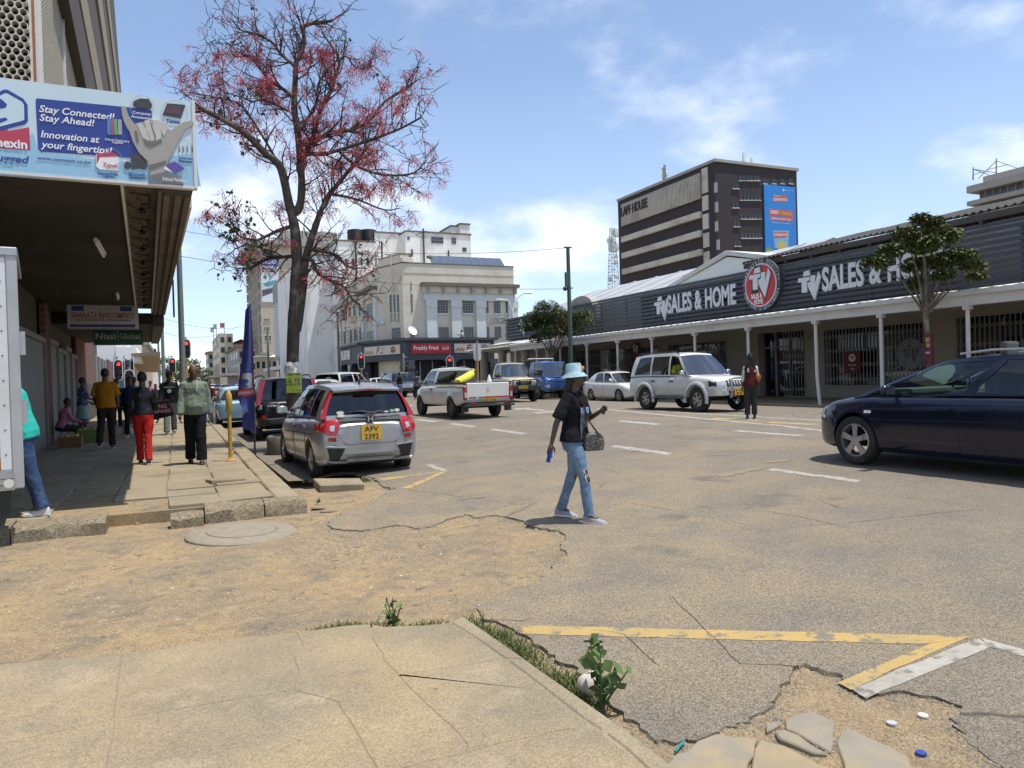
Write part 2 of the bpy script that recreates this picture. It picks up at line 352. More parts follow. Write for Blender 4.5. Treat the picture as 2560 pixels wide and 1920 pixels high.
for i in range(n_edge-1):
 p,q=edge[i],edge[i+1];zp,zq=road_z(*p),road_z(*q)
 nn=V((-(q-p).y,(q-p).x)).normalized()*.03
 if inside((p.x+q.x)/2+nn.x,(p.y+q.y)/2+nn.y):nn=-nn
 o0,o1=p+nn*abs(NZ.noise((p.x*9,p.y*9,2)))*2,q+nn*abs(NZ.noise((q.x*9,q.y*9,2)))*2
 b.add([(p.x,p.y,zp),(q.x,q.y,zq),(o1.x,o1.y,zq+DZ-.025),(o0.x,o0.y,zp+DZ-.025)],[(0,1,2,3)],1)
from mathutils.bvhtree import BVHTree
_rb=BVHTree.FromPolygons(b.v,b.f)
struct(b.build('road',['asphalt','tar_edge'],smooth=50))
def road_s(x,y):
 h=_rb.ray_cast(V((x,y,3)),V((0,0,-1)))[0];return h.z if h else road_z(x,y)
road=bpy.data.objects['road']
clod=B();clod.ball((0,0,0),(.06,.035,.014),8,5);cm=clod.mesh('tar_clod','tar_edge',smooth=50)
for(x,y,sx_)in[(1035,1321,1.2),(1052,1324,1.3),(1072,1322,1.1),(1180,1303,1.3),(1200,1305,1.5),(1226,1301,1.2),(1404,1380,1.5),(1414,1360,1.3),(1409,1348,1),(1360,1473,2.2),(1385,1485,2.0),(1410,1484,1.4),(935,1203,2.0),(945,1211,2),(955,1220,2),(966,1226,1.7),(2112,1722,2),(2128,1738,2),(2150,1752,2),(2380,1835,2.6),(2410,1868,2.4),(2440,1893,2.2),(1905,1792,1.8),(2250,1756,1.4),(2330,1772,1.4),(800,1268,2.6),(822,1276,2.0)]:
 p=onZ(x,y,0);inst('tar_clod',cm,road,(p.x,p.y,-.014),(random.uniform(-.2,.2),random.uniform(-.2,.2),random.uniform(0,6)),(sx_,sx_*random.uniform(.7,1.1),.9))
def ribbon(pxs,wd,zoff,name,mt,parent,jag=.02,taper=True):
 P=[onR(*q)for q in pxs];Q=[]
 for i in range(len(P)-1):
  k=max(1,int((P[i+1]-P[i]).length/.09))
  for s in range(k):r=P[i].lerp(P[i+1],s/k);h=NZ.noise_vector((r.x*6,r.y*6,5));Q.append(r+V((h.x,h.y,0))*jag)
 Q.append(P[-1]);bb=B();n=len(Q);L=[];Rr=[]
 for i,q in enumerate(Q):
  d=Q[min(i+1,n-1)]-Q[max(i-1,0)];s=V((-d.y,d.x,0)).normalized();e=wd*(.35+.65*math.sin(math.pi*(i+.3)/n))if taper else wd
  e*=.6+.8*abs(NZ.noise((q.x*9,q.y*9,3)))
  for lst,sg in((L,1),(Rr,-1)):r=q+s*e*sg;lst.append((r.x,r.y,road_s(r.x,r.y)+zoff))
 bb.add(L+Rr,[(i,i+1,n+i+1,n+i)for i in range(n-1)])
 return bb.build(name,mt,parent)
mat('crack',(.09,.078,.062),.98,var=.2)
mat('sand_hollow',(.235,.19,.128),.96,var=.2,vs=12,bump=.6,bs=120)
for c in[[(1000,1206),(1100,1190),(1210,1178),(1290,1174),(1340,1186),(1356,1200)],[(935,1258),(1010,1262),(1080,1250)],[(1755,1142),(1790,1134),(1830,1130)],[(1885,1160),(1925,1158),(1960,1152)],[(1870,1270),(1950,1282),(2040,1300),(2130,1322)],[(2055,1250),(2080,1262),(2108,1273)],[(1680,1490),(1790,1600),(1850,1660),(1990,1668)],[(1480,1575),(1535,1582),(1560,1588),(1640,1660)],[(1180,1548),(1300,1552),(1330,1546)],[(1500,1170),(1555,1185),(1590,1182)]]:
 ribbon(c,.0045,.003,'crack','crack',road)
for c,wd in[([(1760,1140),(1800,1137),(1835,1133)],.10),([(1915,1156),(1945,1154),(1975,1150)],.12),([(1800,1192),(1850,1180),(1905,1170)],.12),([(1150,1250),(1185,1246),(1215,1242)],.05)]:
 ribbon(c,wd,.005,'sandy_hollow','sand_hollow',road,jag=.06)
# --- painted markings
mk_n=[0]
def marking(pxs,mt,name,label,cat='road marking',z=.0025,sub=.12):
 P=[onR(*q)for q in pxs];bb=B()
 if len(P)==4:
  n=max(2,int((P[1]-P[0]).length/sub));m_=3;top=[]
  for j in range(m_+1):
   for i in range(n+1):
    q=P[0].lerp(P[1],i/n).lerp(P[3].lerp(P[2],i/n),j/m_)
    if j in(0,m_):h=NZ.noise((q.x*8,q.y*8,6))*.012;q=q+(P[3]-P[0]).normalized()*h
    top.append((q.x,q.y,road_s(q.x,q.y)+z))
  bb.add(top,[(j*(n+1)+i,j*(n+1)+i+1,(j+1)*(n+1)+i+1,(j+1)*(n+1)+i)for j in range(m_)for i in range(n)])
 else:
  bb.add([(q.x,q.y,road_s(q.x,q.y)+z)for q in P],[list(range(len(P)))])
 o=bb.build(name,mt);tag(o,None,None,None,'structure');return o
marking([(1306,1564),(2440,1592),(2310,1612),(1307,1586)],'yellow_paint','yellow_line','')
marking([(2095,1708),(2330,1610),(2420,1594),(2126,1725)],'yellow_paint','yellow_line','')
marking([(2129,1724),(2446,1597),(2480,1619),(2165,1748)],'white_paint','white_line','')
marking([(2452,1596),(2700,1662),(2690,1680),(2478,1621)],'white_paint','white_line','')
marking([(945,1197),(1092,1180),(1120,1177),(953,1203)],'yellow_paint','yellow_line','')
marking([(1002,1221),(1102,1181),(1122,1178),(1025,1221)],'yellow_paint','yellow_line','')
marking([(1062,1163),(1080,1161),(1120,1176),(1104,1178)],'white_paint','white_line','')
for q in[(1049.6,1047,1098,1053),(1135,1058,1191,1065),(1236.6,1072,1318,1083),(1540,1114,1682,1132),(1932,1171,2155,1200),(1554,1051,1653,1059),(1842,1076,2011,1088),(1010,1010,1036,1012.5),(1420,1040,1480,1045)]:
 d=3.2 if q[1]<1100 else 5.0
 marking([(q[0],q[1]),(q[2],q[3]),(q[2]-14,q[3]+d),(q[0]-14,q[1]+d-.6)],'white_paint','lane_dash','')
marking([(1494,1020.5),(1960,1064),(1960,1067),(1490,1022.5)],'white_paint','white_line','')
marking([(1960,1064),(2075,1077),(2075,1080.5),(1960,1067)],'white_paint','white_line','')
marking([(1640,1027),(2080,1052),(2080,1054),(1640,1028.5)],'white_paint','white_line','')
for x in(1790,1930):
 y=1038+(x-1680)*.072
 marking([(x,y-2),(x+110,y+4),(x+100,y+7),(x-14,y+1)],'yellow_paint','yellow_line','')
marking([(1285,1021),(1325,1018.5),(1322,1021),(1365,1025),(1362,1028),(1310,1023),(1290,1025)],'white_paint','turn_arrow','')
marking([(1332,1031),(1420,1026),(1400,1030),(1345,1034)],'white_paint','turn_arrow','')
# --- near pavement: cast slabs split where the photograph shows joints and cracks
NS=.125
def slab(name,pxs,z,th,mt,parent=None,gap=.006,jag=.0,bevel=.006,tilt=None):
 P=[onZ(x,y,z)for x,y in pxs];q=[]
 for i in range(len(P)):
  a,c=P[i],P[(i+1)%len(P)];q.append((a.x,a.y));k=int((c-a).length/.12)if jag else 0
  for s in range(1,k+1):r=a.lerp(c,s/(k+1));h=NZ.noise_vector((r.x*7,r.y*7,8));q.append((r.x+h.x*jag,r.y+h.y*jag))
 q=inset(q,gap);bb=B();bb.prism([V((x,y,z-th))for x,y in q],(0,0,th))
 if tilt:bb.v=[(x,y,zz+tilt[0]*(x-P[0].x)+tilt[1]*(y-P[0].y))for x,y,zz in bb.v]
 return bb.build(name,mt,parent,bevel=bevel)
b=B();q=[onZ(*p,NS)for p in[(-700,1740),(0,1664),(305,1636),(560,1602),(760,1584),(900,1568),(1130,1560),(1160,1550),(1320,1657),(1541,1811),(1659,1897),(1800,2015)]]
poly=[(p.x,p.y)for p in q]+[(1.72,-6),(-12,-6),(-12,6.2)]
b.prism([V((x,y,DZ-.02))for x,y in poly],(0,0,NS-.0035-DZ+.02));near=struct(b.build('near_pavement','kerb_concrete'))
J3=[(744,1588),(757,1614),(732,1643),(746,1675),(732,1725)]
CB=[(929,1594),(956,1632),(963,1654),(998,1687),(1028,1723),(1085,1776),(1146,1833),(1168,1860),(1165,1882)]
for pxs in[[(-640,1770),(-200,1690),(0,1661),(305,1633),(285,1797),(0,1860),(-640,1990)],[(305,1633),(430,1620),(529,1603),(650,1590),(740,1580)]+J3+[(504,1762),(285,1797)],[(742,1580),(870,1563),(926,1560)]+CB+[(1070,1902),(960,1935),(941,1917),(903,1852),(842,1752)]+J3[::-1],[(930,1561),(985,1569),(1045,1565),(1123,1557),(1168,1582),(1256,1643),(1203,1656),(998,1687),(963,1654),(956,1632),(929,1594)],[(998,1687),(1203,1656),(1256,1646),(1309,1685),(1449,1795),(1450,1818),(1404,1825),(1225,1863)]+CB[::-1][:6],[(1165,1882),(1225,1863),(1404,1825),(1450,1818),(1503,1829),(1556,1871),(1609,1920),(1740,2060),(1180,2060),(960,1935),(1070,1902)],[(504,1764),(732,1726),(842,1752),(903,1852),(941,1917),(960,1935),(1180,2060),(235,2060),(264,1925),(297,1911),(360,1872),(443,1813)],[(285,1797),(504,1763),(443,1813),(360,1871),(297,1910),(264,1922)],[(-640,1992),(0,1861),(285,1798),(264,1922),(235,2060),(-640,2200)]]:
 slab('slab',pxs,NS,.03,'near_concrete',near,gap=.0018,jag=.010,bevel=.003)
for pxs in[[(1124,1557),(1138,1545),(1158,1539),(1172,1545),(1322,1648),(1258,1645),(1170,1584)],[(1260,1647),(1324,1650),(1547,1805),(1505,1829),(1451,1795),(1311,1685)],[(1506,1831),(1550,1807),(1659,1889),(1860,2050),(1780,2090),(1612,1921),(1558,1871)]]:
 slab('kerb_stone',pxs,NS+.004,.17,'kerb_concrete',near,gap=.003,bevel=.018)
flag_root=thing('flagstone_patch','cracked flagstones sunk in sandy ground at the bottom right corner','flagstones',tuple(onZ(1990,1860,0)),world=True)
for pxs in[[(1680,1890),(1740,1850),(1790,1831),(1842,1838),(1897,1840),(1890,1880),(1868,1925),(1800,2000),(1600,2000)],[(1900,1846),(1960,1862),(2040,1900),(2080,1935),(2050,1990),(1840,2000),(1875,1925)],[(1960,1798),(2000,1781),(2035,1780),(2060,1790),(2090,1808),(2086,1850),(2078,1882),(2040,1862),(1990,1832),(1962,1820)],[(1934,1826),(1962,1822),(2000,1838),(2040,1868),(2072,1888),(2030,1884),(1985,1862),(1945,1845)],[(2098,1830),(2118,1815),(2170,1842),(2230,1868),(2275,1895),(2282,1960),(2150,1990),(2110,1930),(2096,1880)],[(1912,1808),(1936,1800),(1956,1806),(1940,1818),(1915,1828)]]:
 slab('flagstone',pxs,.020,.06,'flagstone',flag_root,gap=.004,jag=.03,bevel=.006,tilt=(random.uniform(-.02,.02),random.uniform(-.02,.02)))
# --- far pavement along the left-hand shops
FS=.145
b=B();b.box(-14,1.08,9.55,47,DZ-.05,FS-.03);b.box(-40,1.3,66,400,-.1,FS-.03);left_pav=struct(b.build('left_pavement','dirt'))
sw,sd=.61,.92;cols=6;smesh=[]
for k in range(5):
 bb=B();bb.box(-sw/2+.006,sw/2-.006,-sd/2+.006,sd/2-.006,-.065,0)
 if k>=3:
  bb=B();c=(.2,.34)[k-3];bb.prism([V((-sw/2+.006,-sd/2+.006,-.065)),V((sw/2-.006-c*.6,-sd/2+.006,-.065)),V((sw/2-.006,-sd/2+c,-.065)),V((sw/2-.006,sd/2-.006,-.065)),V((-sw/2+.006,sd/2-.006,-.065))],(0,0,.065))
 smesh.append(bb.mesh('paving_slab','paving',bevel=.008))
row=0;y=9.62
rnd=random.Random(5)
while y<30:
 d_=sd if row!=1 else .62
 for c in range(cols):
  x=1.07-sw/2-c*sw
  if row==0 and c in(2,3):continue
  if row==1 and c==3:continue
  near_f=max(0,1-(y-9.5)/6)
  inst('paving_slab',smesh[rnd.choice([0,1,2]if rnd.random()>.25*near_f else[3,4])],left_pav,(x+(.012*rnd.uniform(-1,1))*(1+near_f),y+d_/2+.015*rnd.uniform(-1,1),FS+.014*near_f*rnd.uniform(-1,1.2)),(rnd.gauss(0,.022)*near_f,rnd.gauss(0,.022)*near_f,rnd.gauss(0,.02)*near_f),(1,d_/sd,1))
 y+=d_;row+=1
inst('paving_slab',smesh[3],left_pav,(-.42,9.98,FS-.075),(.10,-.12,.55),(.95,.8,1))
inst('paving_slab',smesh[0],left_pav,(.62,11.55,FS+.045),(-.05,.04,.18),(.8,.45,1.5))
b=B();b.add([(-14,30,FS),(1.08,30,FS),(1.08,47,FS),(-14,47,FS)],[(0,1,2,3)]);b.add([(-40,66,FS),(1.3,66,FS),(1.3,400,FS),(-40,400,FS)],[(0,1,2,3)])
b.add([(-14,9.6,FS-.012),(1.07-cols*sw-.01,9.6,FS-.012),(1.07-cols*sw-.01,30,FS-.012),(-14,30,FS-.012)],[(0,1,2,3)])
b.build('paved_surface','paving',left_pav)
kb=B();kb.box(-.15,.15,-.48,.48,-.25,0);kme=kb.mesh('kerb_stone','kerb_concrete',bevel=.02)
for i in range(38):
 y=9.55+i*.98
 inst('kerb_stone',kme,left_pav,(1.24+.006*rnd.uniform(-1,1),y+.49,FS+.003+.006*rnd.uniform(-1,1)),(0,0,.008*rnd.uniform(-1,1)))
def rough_block(x0,x1,yf,dp,h,seed,lean=0):
 rr=random.Random(seed);bb=B();n=max(2,int((x1-x0)/.08));rings=[]
 for i in range(n+1):
  x=x0+(x1-x0)*i/n;j=lambda a:rr.uniform(-a,a)
  rings.append([(x,yf+j(.006),DZ-.04),(x,yf+dp,DZ-.04),(x,yf+dp,h+j(.008)),(x,yf+dp*.55,h+j(.012)),(x,yf+.05+j(.02),h-.01+j(.015)),(x,yf+.008+j(.012),h-.05+j(.018))])
 bb.loft(rings);return bb.build('edge_block','rough_stone',left_pav,smooth=40)
for a in[(-3.6,-2.42,9.22,.42,.15,1),(-2.40,-1.62,9.16,.42,.16,2),(-1.60,-.74,9.12,.44,.15,3),(-.10,.24,9.02,.22,.13,4),(.26,.90,9.12,.42,.16,5),(.92,1.40,9.16,.40,.15,6)]:rough_block(*a)
mat('iron_cover',(.265,.225,.165),.9,var=.2,vs=9,bump=.6,bs=90)
c=onZ(605,1336,DZ);b=B()
b.lathe([(.56,-.03),(.555,.015),(.53,.035),(.36,.045),(.355,.035),(.35,.05),(.0,.052)],(0,0,0),40,caps=False)
cv=b.build('manhole_cover','iron_cover',smooth=40,loc=(c.x,c.y,DZ));tag(cv,'round concrete manhole cover standing proud of the dirt lane','manhole cover');cv.rotation_euler=(.02,.03,0)
b=B();p=[onZ(x,y,.09)for x,y in[(783,1196),(800,1213),(911,1209),(900,1195)]]
b.prism([V((q.x,q.y,-.03))for q in p],(0,0,.12));tag(b.build('concrete_slab','kerb_concrete',bevel=.012),'loose rectangular concrete slab lying behind the silver hatchback','slab')
# --- right-hand pavement and kerb
RS=.20
b=B();b.box(21.0,90,-30,55.4,-.1,RS);b.box(17.8,90,73.5,400,-.1,RS);struct(b.build('right_pavement','paving'))
b=B();b.box(20.78,20.99,-30,55.4,-.1,RS+.01);struct(b.build('right_kerb','kerb_concrete',bevel=.02))
# == buildings
mat('plaster_cream',(.70,.64,.53),.9,var=.07,vs=1.2,bump=.15,bs=30,c2=(.57,.51,.41),c2s=.5,c2p=(.45,.75))
mat('plaster_white',(.80,.79,.76),.9,var=.06,vs=.8,bump=.1,bs=20,c2=(.50,.49,.46),c2s=.45,c2p=(.52,.72),stretch=(1,1,.35))
mat('plaster_grey',(.36,.345,.31),.9,var=.08,vs=1,c2=(.28,.27,.24),c2s=.6)
mat('trim_pale',(.66,.70,.67),.85,var=.05,vs=2)
mat('stain_dark',(.17,.15,.125),.92,var=.2,vs=3)
mat('shop_navy',(.050,.058,.072),.55,var=.10,vs=2)
mat('shop_wall',(.31,.285,.245),.85,var=.05,vs=2,bump=.08,bs=40)
mat('porch_white',(.66,.65,.62),.7,var=.06,vs=3,c2=(.5,.48,.43),c2s=1.2,c2p=(.55,.75))
mat('roof_sheet',(.50,.51,.51),.45,metal=.35,var=.08,vs=1.2,c2=(.36,.35,.33),c2s=.6)
mat('porch_sheet',(.66,.65,.61),.6,metal=.1,var=.12,vs=2,c2=(.36,.32,.27),c2s=1.6,c2p=(.5,.72))
mat('slat_navy',(.040,.046,.062),.5,var=.08,vs=2)
mat('sign_silver',(.56,.56,.58),.35,metal=.35,var=.04,vs=2)
mat('sign_red',(.42,.022,.030),.35,var=.05,vs=2)
mat('sign_black',(.012,.012,.014),.4,var=.0)
mat('sign_white',(.80,.80,.80),.5,var=.03,vs=3)
mat('steel_grey',(.27,.275,.28),.5,metal=.3,var=.08,vs=6)
mat('brown_brick',(.042,.033,.035),.85,var=.10,vs=1.5,bump=.2,bs=8)
mat('brown_panel',(.030,.024,.026),.7,var=.10,vs=1)
mat('band_concrete',(.56,.52,.44),.9,var=.08,vs=.6,c2=(.36,.33,.28),c2s=.3)
mat('rib_concrete',(.35,.33,.29),.9,var=.08,vs=.6)
mat('dark_room',(.018,.018,.02),.8,var=.1)  # near-black colour stands in for the darkness of unlit interiors
glass('window_glass',(.10,.115,.13),.03,1.5,.05)
mat('window_dark',(.022,.025,.030),.12,spec=.6,var=.15,vs=1.2)
mat('window_bar',(.38,.38,.36),.6,var=.05)
mat('red_tile',(.40,.13,.075),.85,var=.15,vs=6)
mat('tan_stone',(.48,.42,.33),.9,var=.08,vs=.6)
mat('water_tank',(.02,.02,.021),.5,var=.1)
mat('solar_panel',(.10,.13,.18),.15,metal=.2,var=.05)
def facade_window(parent,pl,a0,a1,b0,b1,nx=2,ny=3,depth=.10,sill=True,frame='window_bar',bar=.035,dark='window_dark',opened=0):
 b=B();pl.box(b,a0,a1,b0,b1,-depth,.012)
 w=b.build('window',dark,parent)
 b=B()
 for i in range(nx+1):x=a0+(a1-a0)*i/nx;pl.box(b,x-bar/2,x+bar/2,b0,b1,.012,.05)
 for j in range(ny+1):y=b0+(b1-b0)*j/ny;pl.box(b,a0,a1,y-bar/2,y+bar/2,.012,.046)
 b.build('window_frame',frame,w)
 if sill:b=B();pl.box(b,a0-.12,a1+.12,b0-.16,b0-.01,0,.14);b.build('sill','trim_pale' if frame=='window_bar' else frame,w)
 if opened:
  p2=Pl(pl.P(a0 if opened>0 else a1,b0,.03),pl.u*.25+pl.n*.97,pl.v);s=(a1-a0)*.5;b=B()
  for x in(0,s*.5,s):p2.box(b,x-bar*.6,x+bar*.6,0,b1-b0,0,.03)
  for j in range(ny+1):y=(b1-b0)*j/ny;p2.box(b,0,s,y-bar*.6,y+bar*.6,0,.028)
  b.build('open_casement','steel_grey',w)
 return w
# -- corner house with shops, far side of the junction
YL,XL=75.0,20.4
fr=YF(YL);lf=XF(XL)
c2=onY(1012,900,YL);c1=onX(950,900,XL)
ZP=13.6;c1.z=c2.z=0
xr=fr.px(1284,700)[0];yb=onX(793,800,XL).y
lux=thing('corner_building','cream three-storey corner building with tall pilasters above navy shops across the junction','building',(c2.x+4,YL+4,0),world=True)
foot=[V((c1.x,c1.y,0)),V((c2.x,c2.y,0)),V((xr,YL,0)),V((xr,YL+24,0)),V((XL+3,yb,0)),V((XL,yb,0))]
b=B();b.prism(foot,(0,0,ZP-.9));b.build('wall','plaster_cream',lux)
def ring(zz0,zz1,grow,name,mt,parent=lux,pts=foot[:3]+[foot[5]]):
 path=[foot[5],foot[0],foot[1],foot[2]];b=B()
 nrm=[V((-1,0,0)),None,None,V((0,-1,0))];cn=V(((foot[1]-foot[0]).y,-(foot[1]-foot[0]).x,0)).normalized()
 nrm[1]=(V((-1,0,0))+cn).normalized()/max(.3,(V((-1,0,0))+cn).normalized().dot(cn));nrm[2]=(V((0,-1,0))+cn).normalized()/max(.3,(V((0,-1,0))+cn).normalized().dot(cn))
 rings=[]
 for p,q in zip(path,nrm):o=p+q*grow;i_=p-q*.3;rings.append([V((i_.x,i_.y,zz0)),V((o.x,o.y,zz0)),V((o.x,o.y,zz1)),V((i_.x,i_.y,zz1))])
 b.loft(rings);return b.build(name,mt,parent)
ring(ZP-1.0,ZP,.04,'parapet','plaster_cream');ring(ZP,ZP+.12,.10,'coping','stain_dark')
cp=Pl(c1,c2-c1);cl=(c2-c1).length
b=B();cp.box(b,-.3,cl+.3,ZP+.12,ZP+.55,-1.2,.10);b.build('corner_parapet','plaster_cream',lux)
b=B();cp.box(b,.3,cl-.2,ZP+.55,ZP+.95,-1.0,.06);b.build('corner_parapet','plaster_cream',lux)
b=B();cp.box(b,.25,cl-.15,ZP+.95,ZP+1.05,-1.05,.10);b.build('coping','stain_dark',lux)
for i in range(10):
 x0=c2.x+3.4+i*(xr-c2.x-4.2)/10;b=B();w_=(xr-c2.x-4.2)/10-.06
 b.hexa([V((x0,YL+.4,ZP+.10)),V((x0+w_,YL+.4,ZP+.10)),V((x0,YL+1.6,ZP+1.15)),V((x0+w_,YL+1.6,ZP+1.15)),V((x0,YL+.36,ZP+.15)),V((x0+w_,YL+.36,ZP+.15)),V((x0,YL+1.56,ZP+1.2)),V((x0+w_,YL+1.56,ZP+1.2))])
 b.build('solar_panel','solar_panel',lux)
A=lambda x,y:fr.px(x,y)
ca0=A(1057,710)[0];zc=A(1120,715)[1]
b=B();fr.box(b,ca0-.3,xr+.3,zc-.1,zc+.25,0,.95);b.build('cornice','stain_dark',lux)
b=B();fr.box(b,ca0-.1,xr+.12,zc-.75,zc-.1,0,.55);b.build('cornice','plaster_cream',lux)
for i in range(7):
 x=ca0+.4+i*(xr-ca0-.6)/6;b=B();fr.poly(b,[(x-.14,zc-.1),(x+.14,zc-.1),(x+.14,zc-.8),(x-.14,zc-.8)],.5,.85);b.build('bracket','plaster_grey',lux)
b=B();fr.box(b,ca0,xr,zc-1.55,zc-.75,0,.30);b.build('frieze','trim_pale',lux)
zs=5.6
for x in(1077,1138.5,1200,1284):
 a=A(x,780)[0];w_=.55;a=min(a,xr-.3)
 b=B();fr.box(b,a-w_,a+w_,zs,zc-1.55,0,.38);p_=b.build('pilaster','trim_pale',lux)
 b=B();fr.box(b,a-w_-.06,a+w_+.06,zc-2.3,zc-1.56,.38,.46);b.build('capital','trim_pale',p_)
for(x0,y0,x1,y1,nx)in[(1093,745,1120,783,4),(1156,746,1183,783,4),(1212.5,746,1221,783,2),(1234,747,1251,783,3),(1264,747,1272,783,2),(1097,818,1122,856,4),(1160,818,1184,856,4),(1214.5,817,1223,853,2),(1236.5,817,1253,853,3),(1266,817,1274,853,2)]:
 a0,a1,b0,b1=fr.pxr(x0,y0,x1,y1);b0=fr.px((x0+x1)/2,y1)[1];b1=fr.px((x0+x1)/2,y0)[1]
 facade_window(lux,fr,a0,a1,max(b0,5.75),b1,nx,6 if y0<800 else 5,sill=y0<800)
a0,a1,b0,b1=fr.pxr(1217,792,1273,811);b=B();fr.box(b,a0,a1,b0,b1,0,.06);pn=b.build('name_panel','plaster_cream',lux)
mat('letter_pale',(.62,.60,.55),.8,var=.03)
text('LUXOR',.62,'letter_pale',fr,(a0+a1)/2,b1-.45,.07,pn,ext=.05,fit=(a1-a0)*.72,bold=.02);text('HOUSE',.62,'letter_pale',fr,(a0+a1)/2,b0+.38,.07,pn,ext=.05,fit=(a1-a0)*.62,bold=.02)
for(x0,y0,x1,y1)in[(1026,705,1029,727),(1027,735,1032,780),(1030,818,1035,853)]:
 a0,a1,b0,b1=fr.pxr(x0,y0,x1,y1);facade_window(lux,fr,a0,a1,b0,b1,1,4,sill=False)
for(x0,x1)in[(975,980),(984.5,989),(993.5,998)]:
 a0=cp.px(x0,760)[0];a1=cp.px(x1,760)[0];b1=cp.px(x0,737)[1];b0=cp.px(x0,781)[1]
 facade_window(lux,cp,a0,a1,b0,b1,1,5,sill=False)
 b=B();cp.box(b,a0,a1,cp.px(x0,805)[1],b0-.1,0,.05);b.build('grille','plaster_grey',lux)
a0,a1,b0,b1=cp.pxr(980,821,1002,849);facade_window(lux,cp,a0,a1,b0,b1,4,4,sill=False)
wa,wb=cp.px(985,703);b=B()
for s in(-1,1):cp.poly(b,[(wa,wb-.25),(wa+s*.5,wb-.25),(wa+s*1.1,wb-.1),(wa+s*1.75,wb+.45),(wa+s*1.2,wb+.42),(wa+s*.6,wb+.2),(wa,wb+.25)],0,.14)
em=b.build('winged_ornament','plaster_cream',lux)
b=B();b.cyl(cp.P(wa,cp.px(985,722)[1],.3),cp.P(wa,cp.px(985,635)[1],.3),.09,.04);b.ball(cp.P(wa,cp.px(985,724)[1],.3),(.2,.2,.3));b.build('flag_pole','plaster_cream',lux)
def lpx(x,y):return lf.px(x,y)
e0,e1=lpx(905,720)[0],lpx(943,720)[0];ze=lpx(925,730)[1]
b=B();lf.box(b,e0,e1,ze-.1,ze+.3,0,.9);b.build('cornice','stain_dark',lux)
b=B();lf.box(b,e0+.2,e1-.1,ze-.8,ze-.1,0,.45);b.build('cornice','plaster_cream',lux)
for a in(e0+.7,e1-.5):b=B();lf.box(b,a-.5,a+.5,zs,ze-.8,0,.3);b.build('pilaster','trim_pale',lux)
zm=9.6
b=B();lf.box(b,-yb,e0-.1,lpx(850,762)[1]-.5,lpx(850,762)[1]+.05,0,.55);b.build('cornice','plaster_grey',lux)
wid=1.15
W2=[(801,798,822),(811,795,821),(821,791,819),(834.5,786,814),(847,780,810),(860.5,775,802),(875.5,768,800),(887,760,798),(901,757,790)]
for i,(x,yt,y_)in enumerate(W2):
 a=lpx(x,800)[0];facade_window(lux,lf,a-wid/2,a+wid/2,lpx(x,y_)[1],lpx(x,yt)[1],2,3,opened=1 if i in(1,2,3,6)else 0,sill=True)
for i,(x,yt,y_)in enumerate([(803,850,873),(813,842,872),(825.5,841,871),(838,838,866),(850,830,866),(862.5,829,860),(877.5,826,858),(889,822,852),(903,818,850)]):
 a=lpx(x,850)[0];facade_window(lux,lf,a-wid/2,a+wid/2,lpx(x,y_)[1],lpx(x,yt)[1],2,3,opened=1 if i in(5,6,7,8)else 0,sill=False)
facade_window(lux,lf,(e0+e1)/2-1.4,(e0+e1)/2+1.3,lpx(928,798)[1],lpx(928,758)[1],4,5,opened=1)
facade_window(lux,lf,(e0+e1)/2-1.4,(e0+e1)/2+1.3,5.8,lpx(928,828)[1],4,4,opened=1)
for x in(811,845,887):a=lpx(x,820)[0];b=B();lf.box(b,a-1.0,a+1.0,zm-.9,zm-.2,0,.6);b.build('balcony','plaster_cream',lux)
for x,yv in((810,715),(845,716),(888,706)):
 a=lpx(x,740)[0];b=B();lf.box(b,a-.9,a+.9,ZP-1.25,ZP-.35,0,.06);b.build('vent_panel','plaster_grey',lux)
S1=onX(905,930,XL-1.6);S2=onY(1016,930,YL-1.2);xe=31.5;S1.z=S2.z=0
shop=thing('navy_shopfront','dark navy shopfront with rounded openings wrapping the foot of the corner building','shopfront',(S2.x+2,S2.y,0),world=True)
faces=[(Pl((XL-1.6,S1.y,0),(0,-1,0)),-(onX(852,930,XL-1.6).y-S1.y),0.0),(Pl((S1.x,S1.y,0),S2-S1),0.0,(V((S2.x,S2.y))-V((S1.x,S1.y))).length),(Pl((S2.x,YL-1.2,0),(1,0,0)),0.0,xe-S2.x)]
zt_,zb_=5.45,4.05
for k,(pl,a0,a1)in enumerate(faces):
 b=B();pl.box(b,a0,a1,zb_-.6,zt_,-1.2,0.0);b.build('fascia','shop_navy',shop)
 b=B();pl.box(b,a0-.35,a1+.35,zt_,zt_+.28,-1.6,.35);b.build('cornice','shop_navy',shop)
 n=(2,1,2)[k];ps=[a0+(a1-a0)*i/n for i in range(n+1)]
 for i,a in enumerate(ps):
  b=B();pl.box(b,a-.42,a+.42,0,zb_-.6,-.8,.02);pl.box(b,a-.5,a+.5,2.55,2.85,-.8,.10);b.build('pier','shop_navy',shop)
 for i in range(n):
  p,q=ps[i]+.42,ps[i+1]-.42;r_=.75
  for x,s in((p,1),(q,-1)):
   b=B();pl.poly(b,[(x,zb_-.6)]+[(x+s*(r_-r_*math.cos(rad(90*t/8))),zb_-.6-r_+r_*math.sin(rad(90*t/8)))for t in range(9)],-.5,.0);b.build('arch_shoulder','shop_navy',shop)
  b=B();pl.box(b,p-.3,q+.3,.1,zb_-.3,-1.17,-1.12);b.build('shop_interior','dark_room',shop)  # thin dark panel over the wall, painting in the unlit shop's darkness
  for x in(p+(q-p)*.34,p+(q-p)*.67):b=B();pl.box(b,x-.06,x+.06,.1,zb_-.7,-1.1,-1.02);b.build('mullion','steel_grey',shop)
  b=B();pl.box(b,p,p+(q-p)*.6,.15,1.3,-1.1,-.7);b.build('counter',K('counter_grey',(.22,.20,.17)),shop)
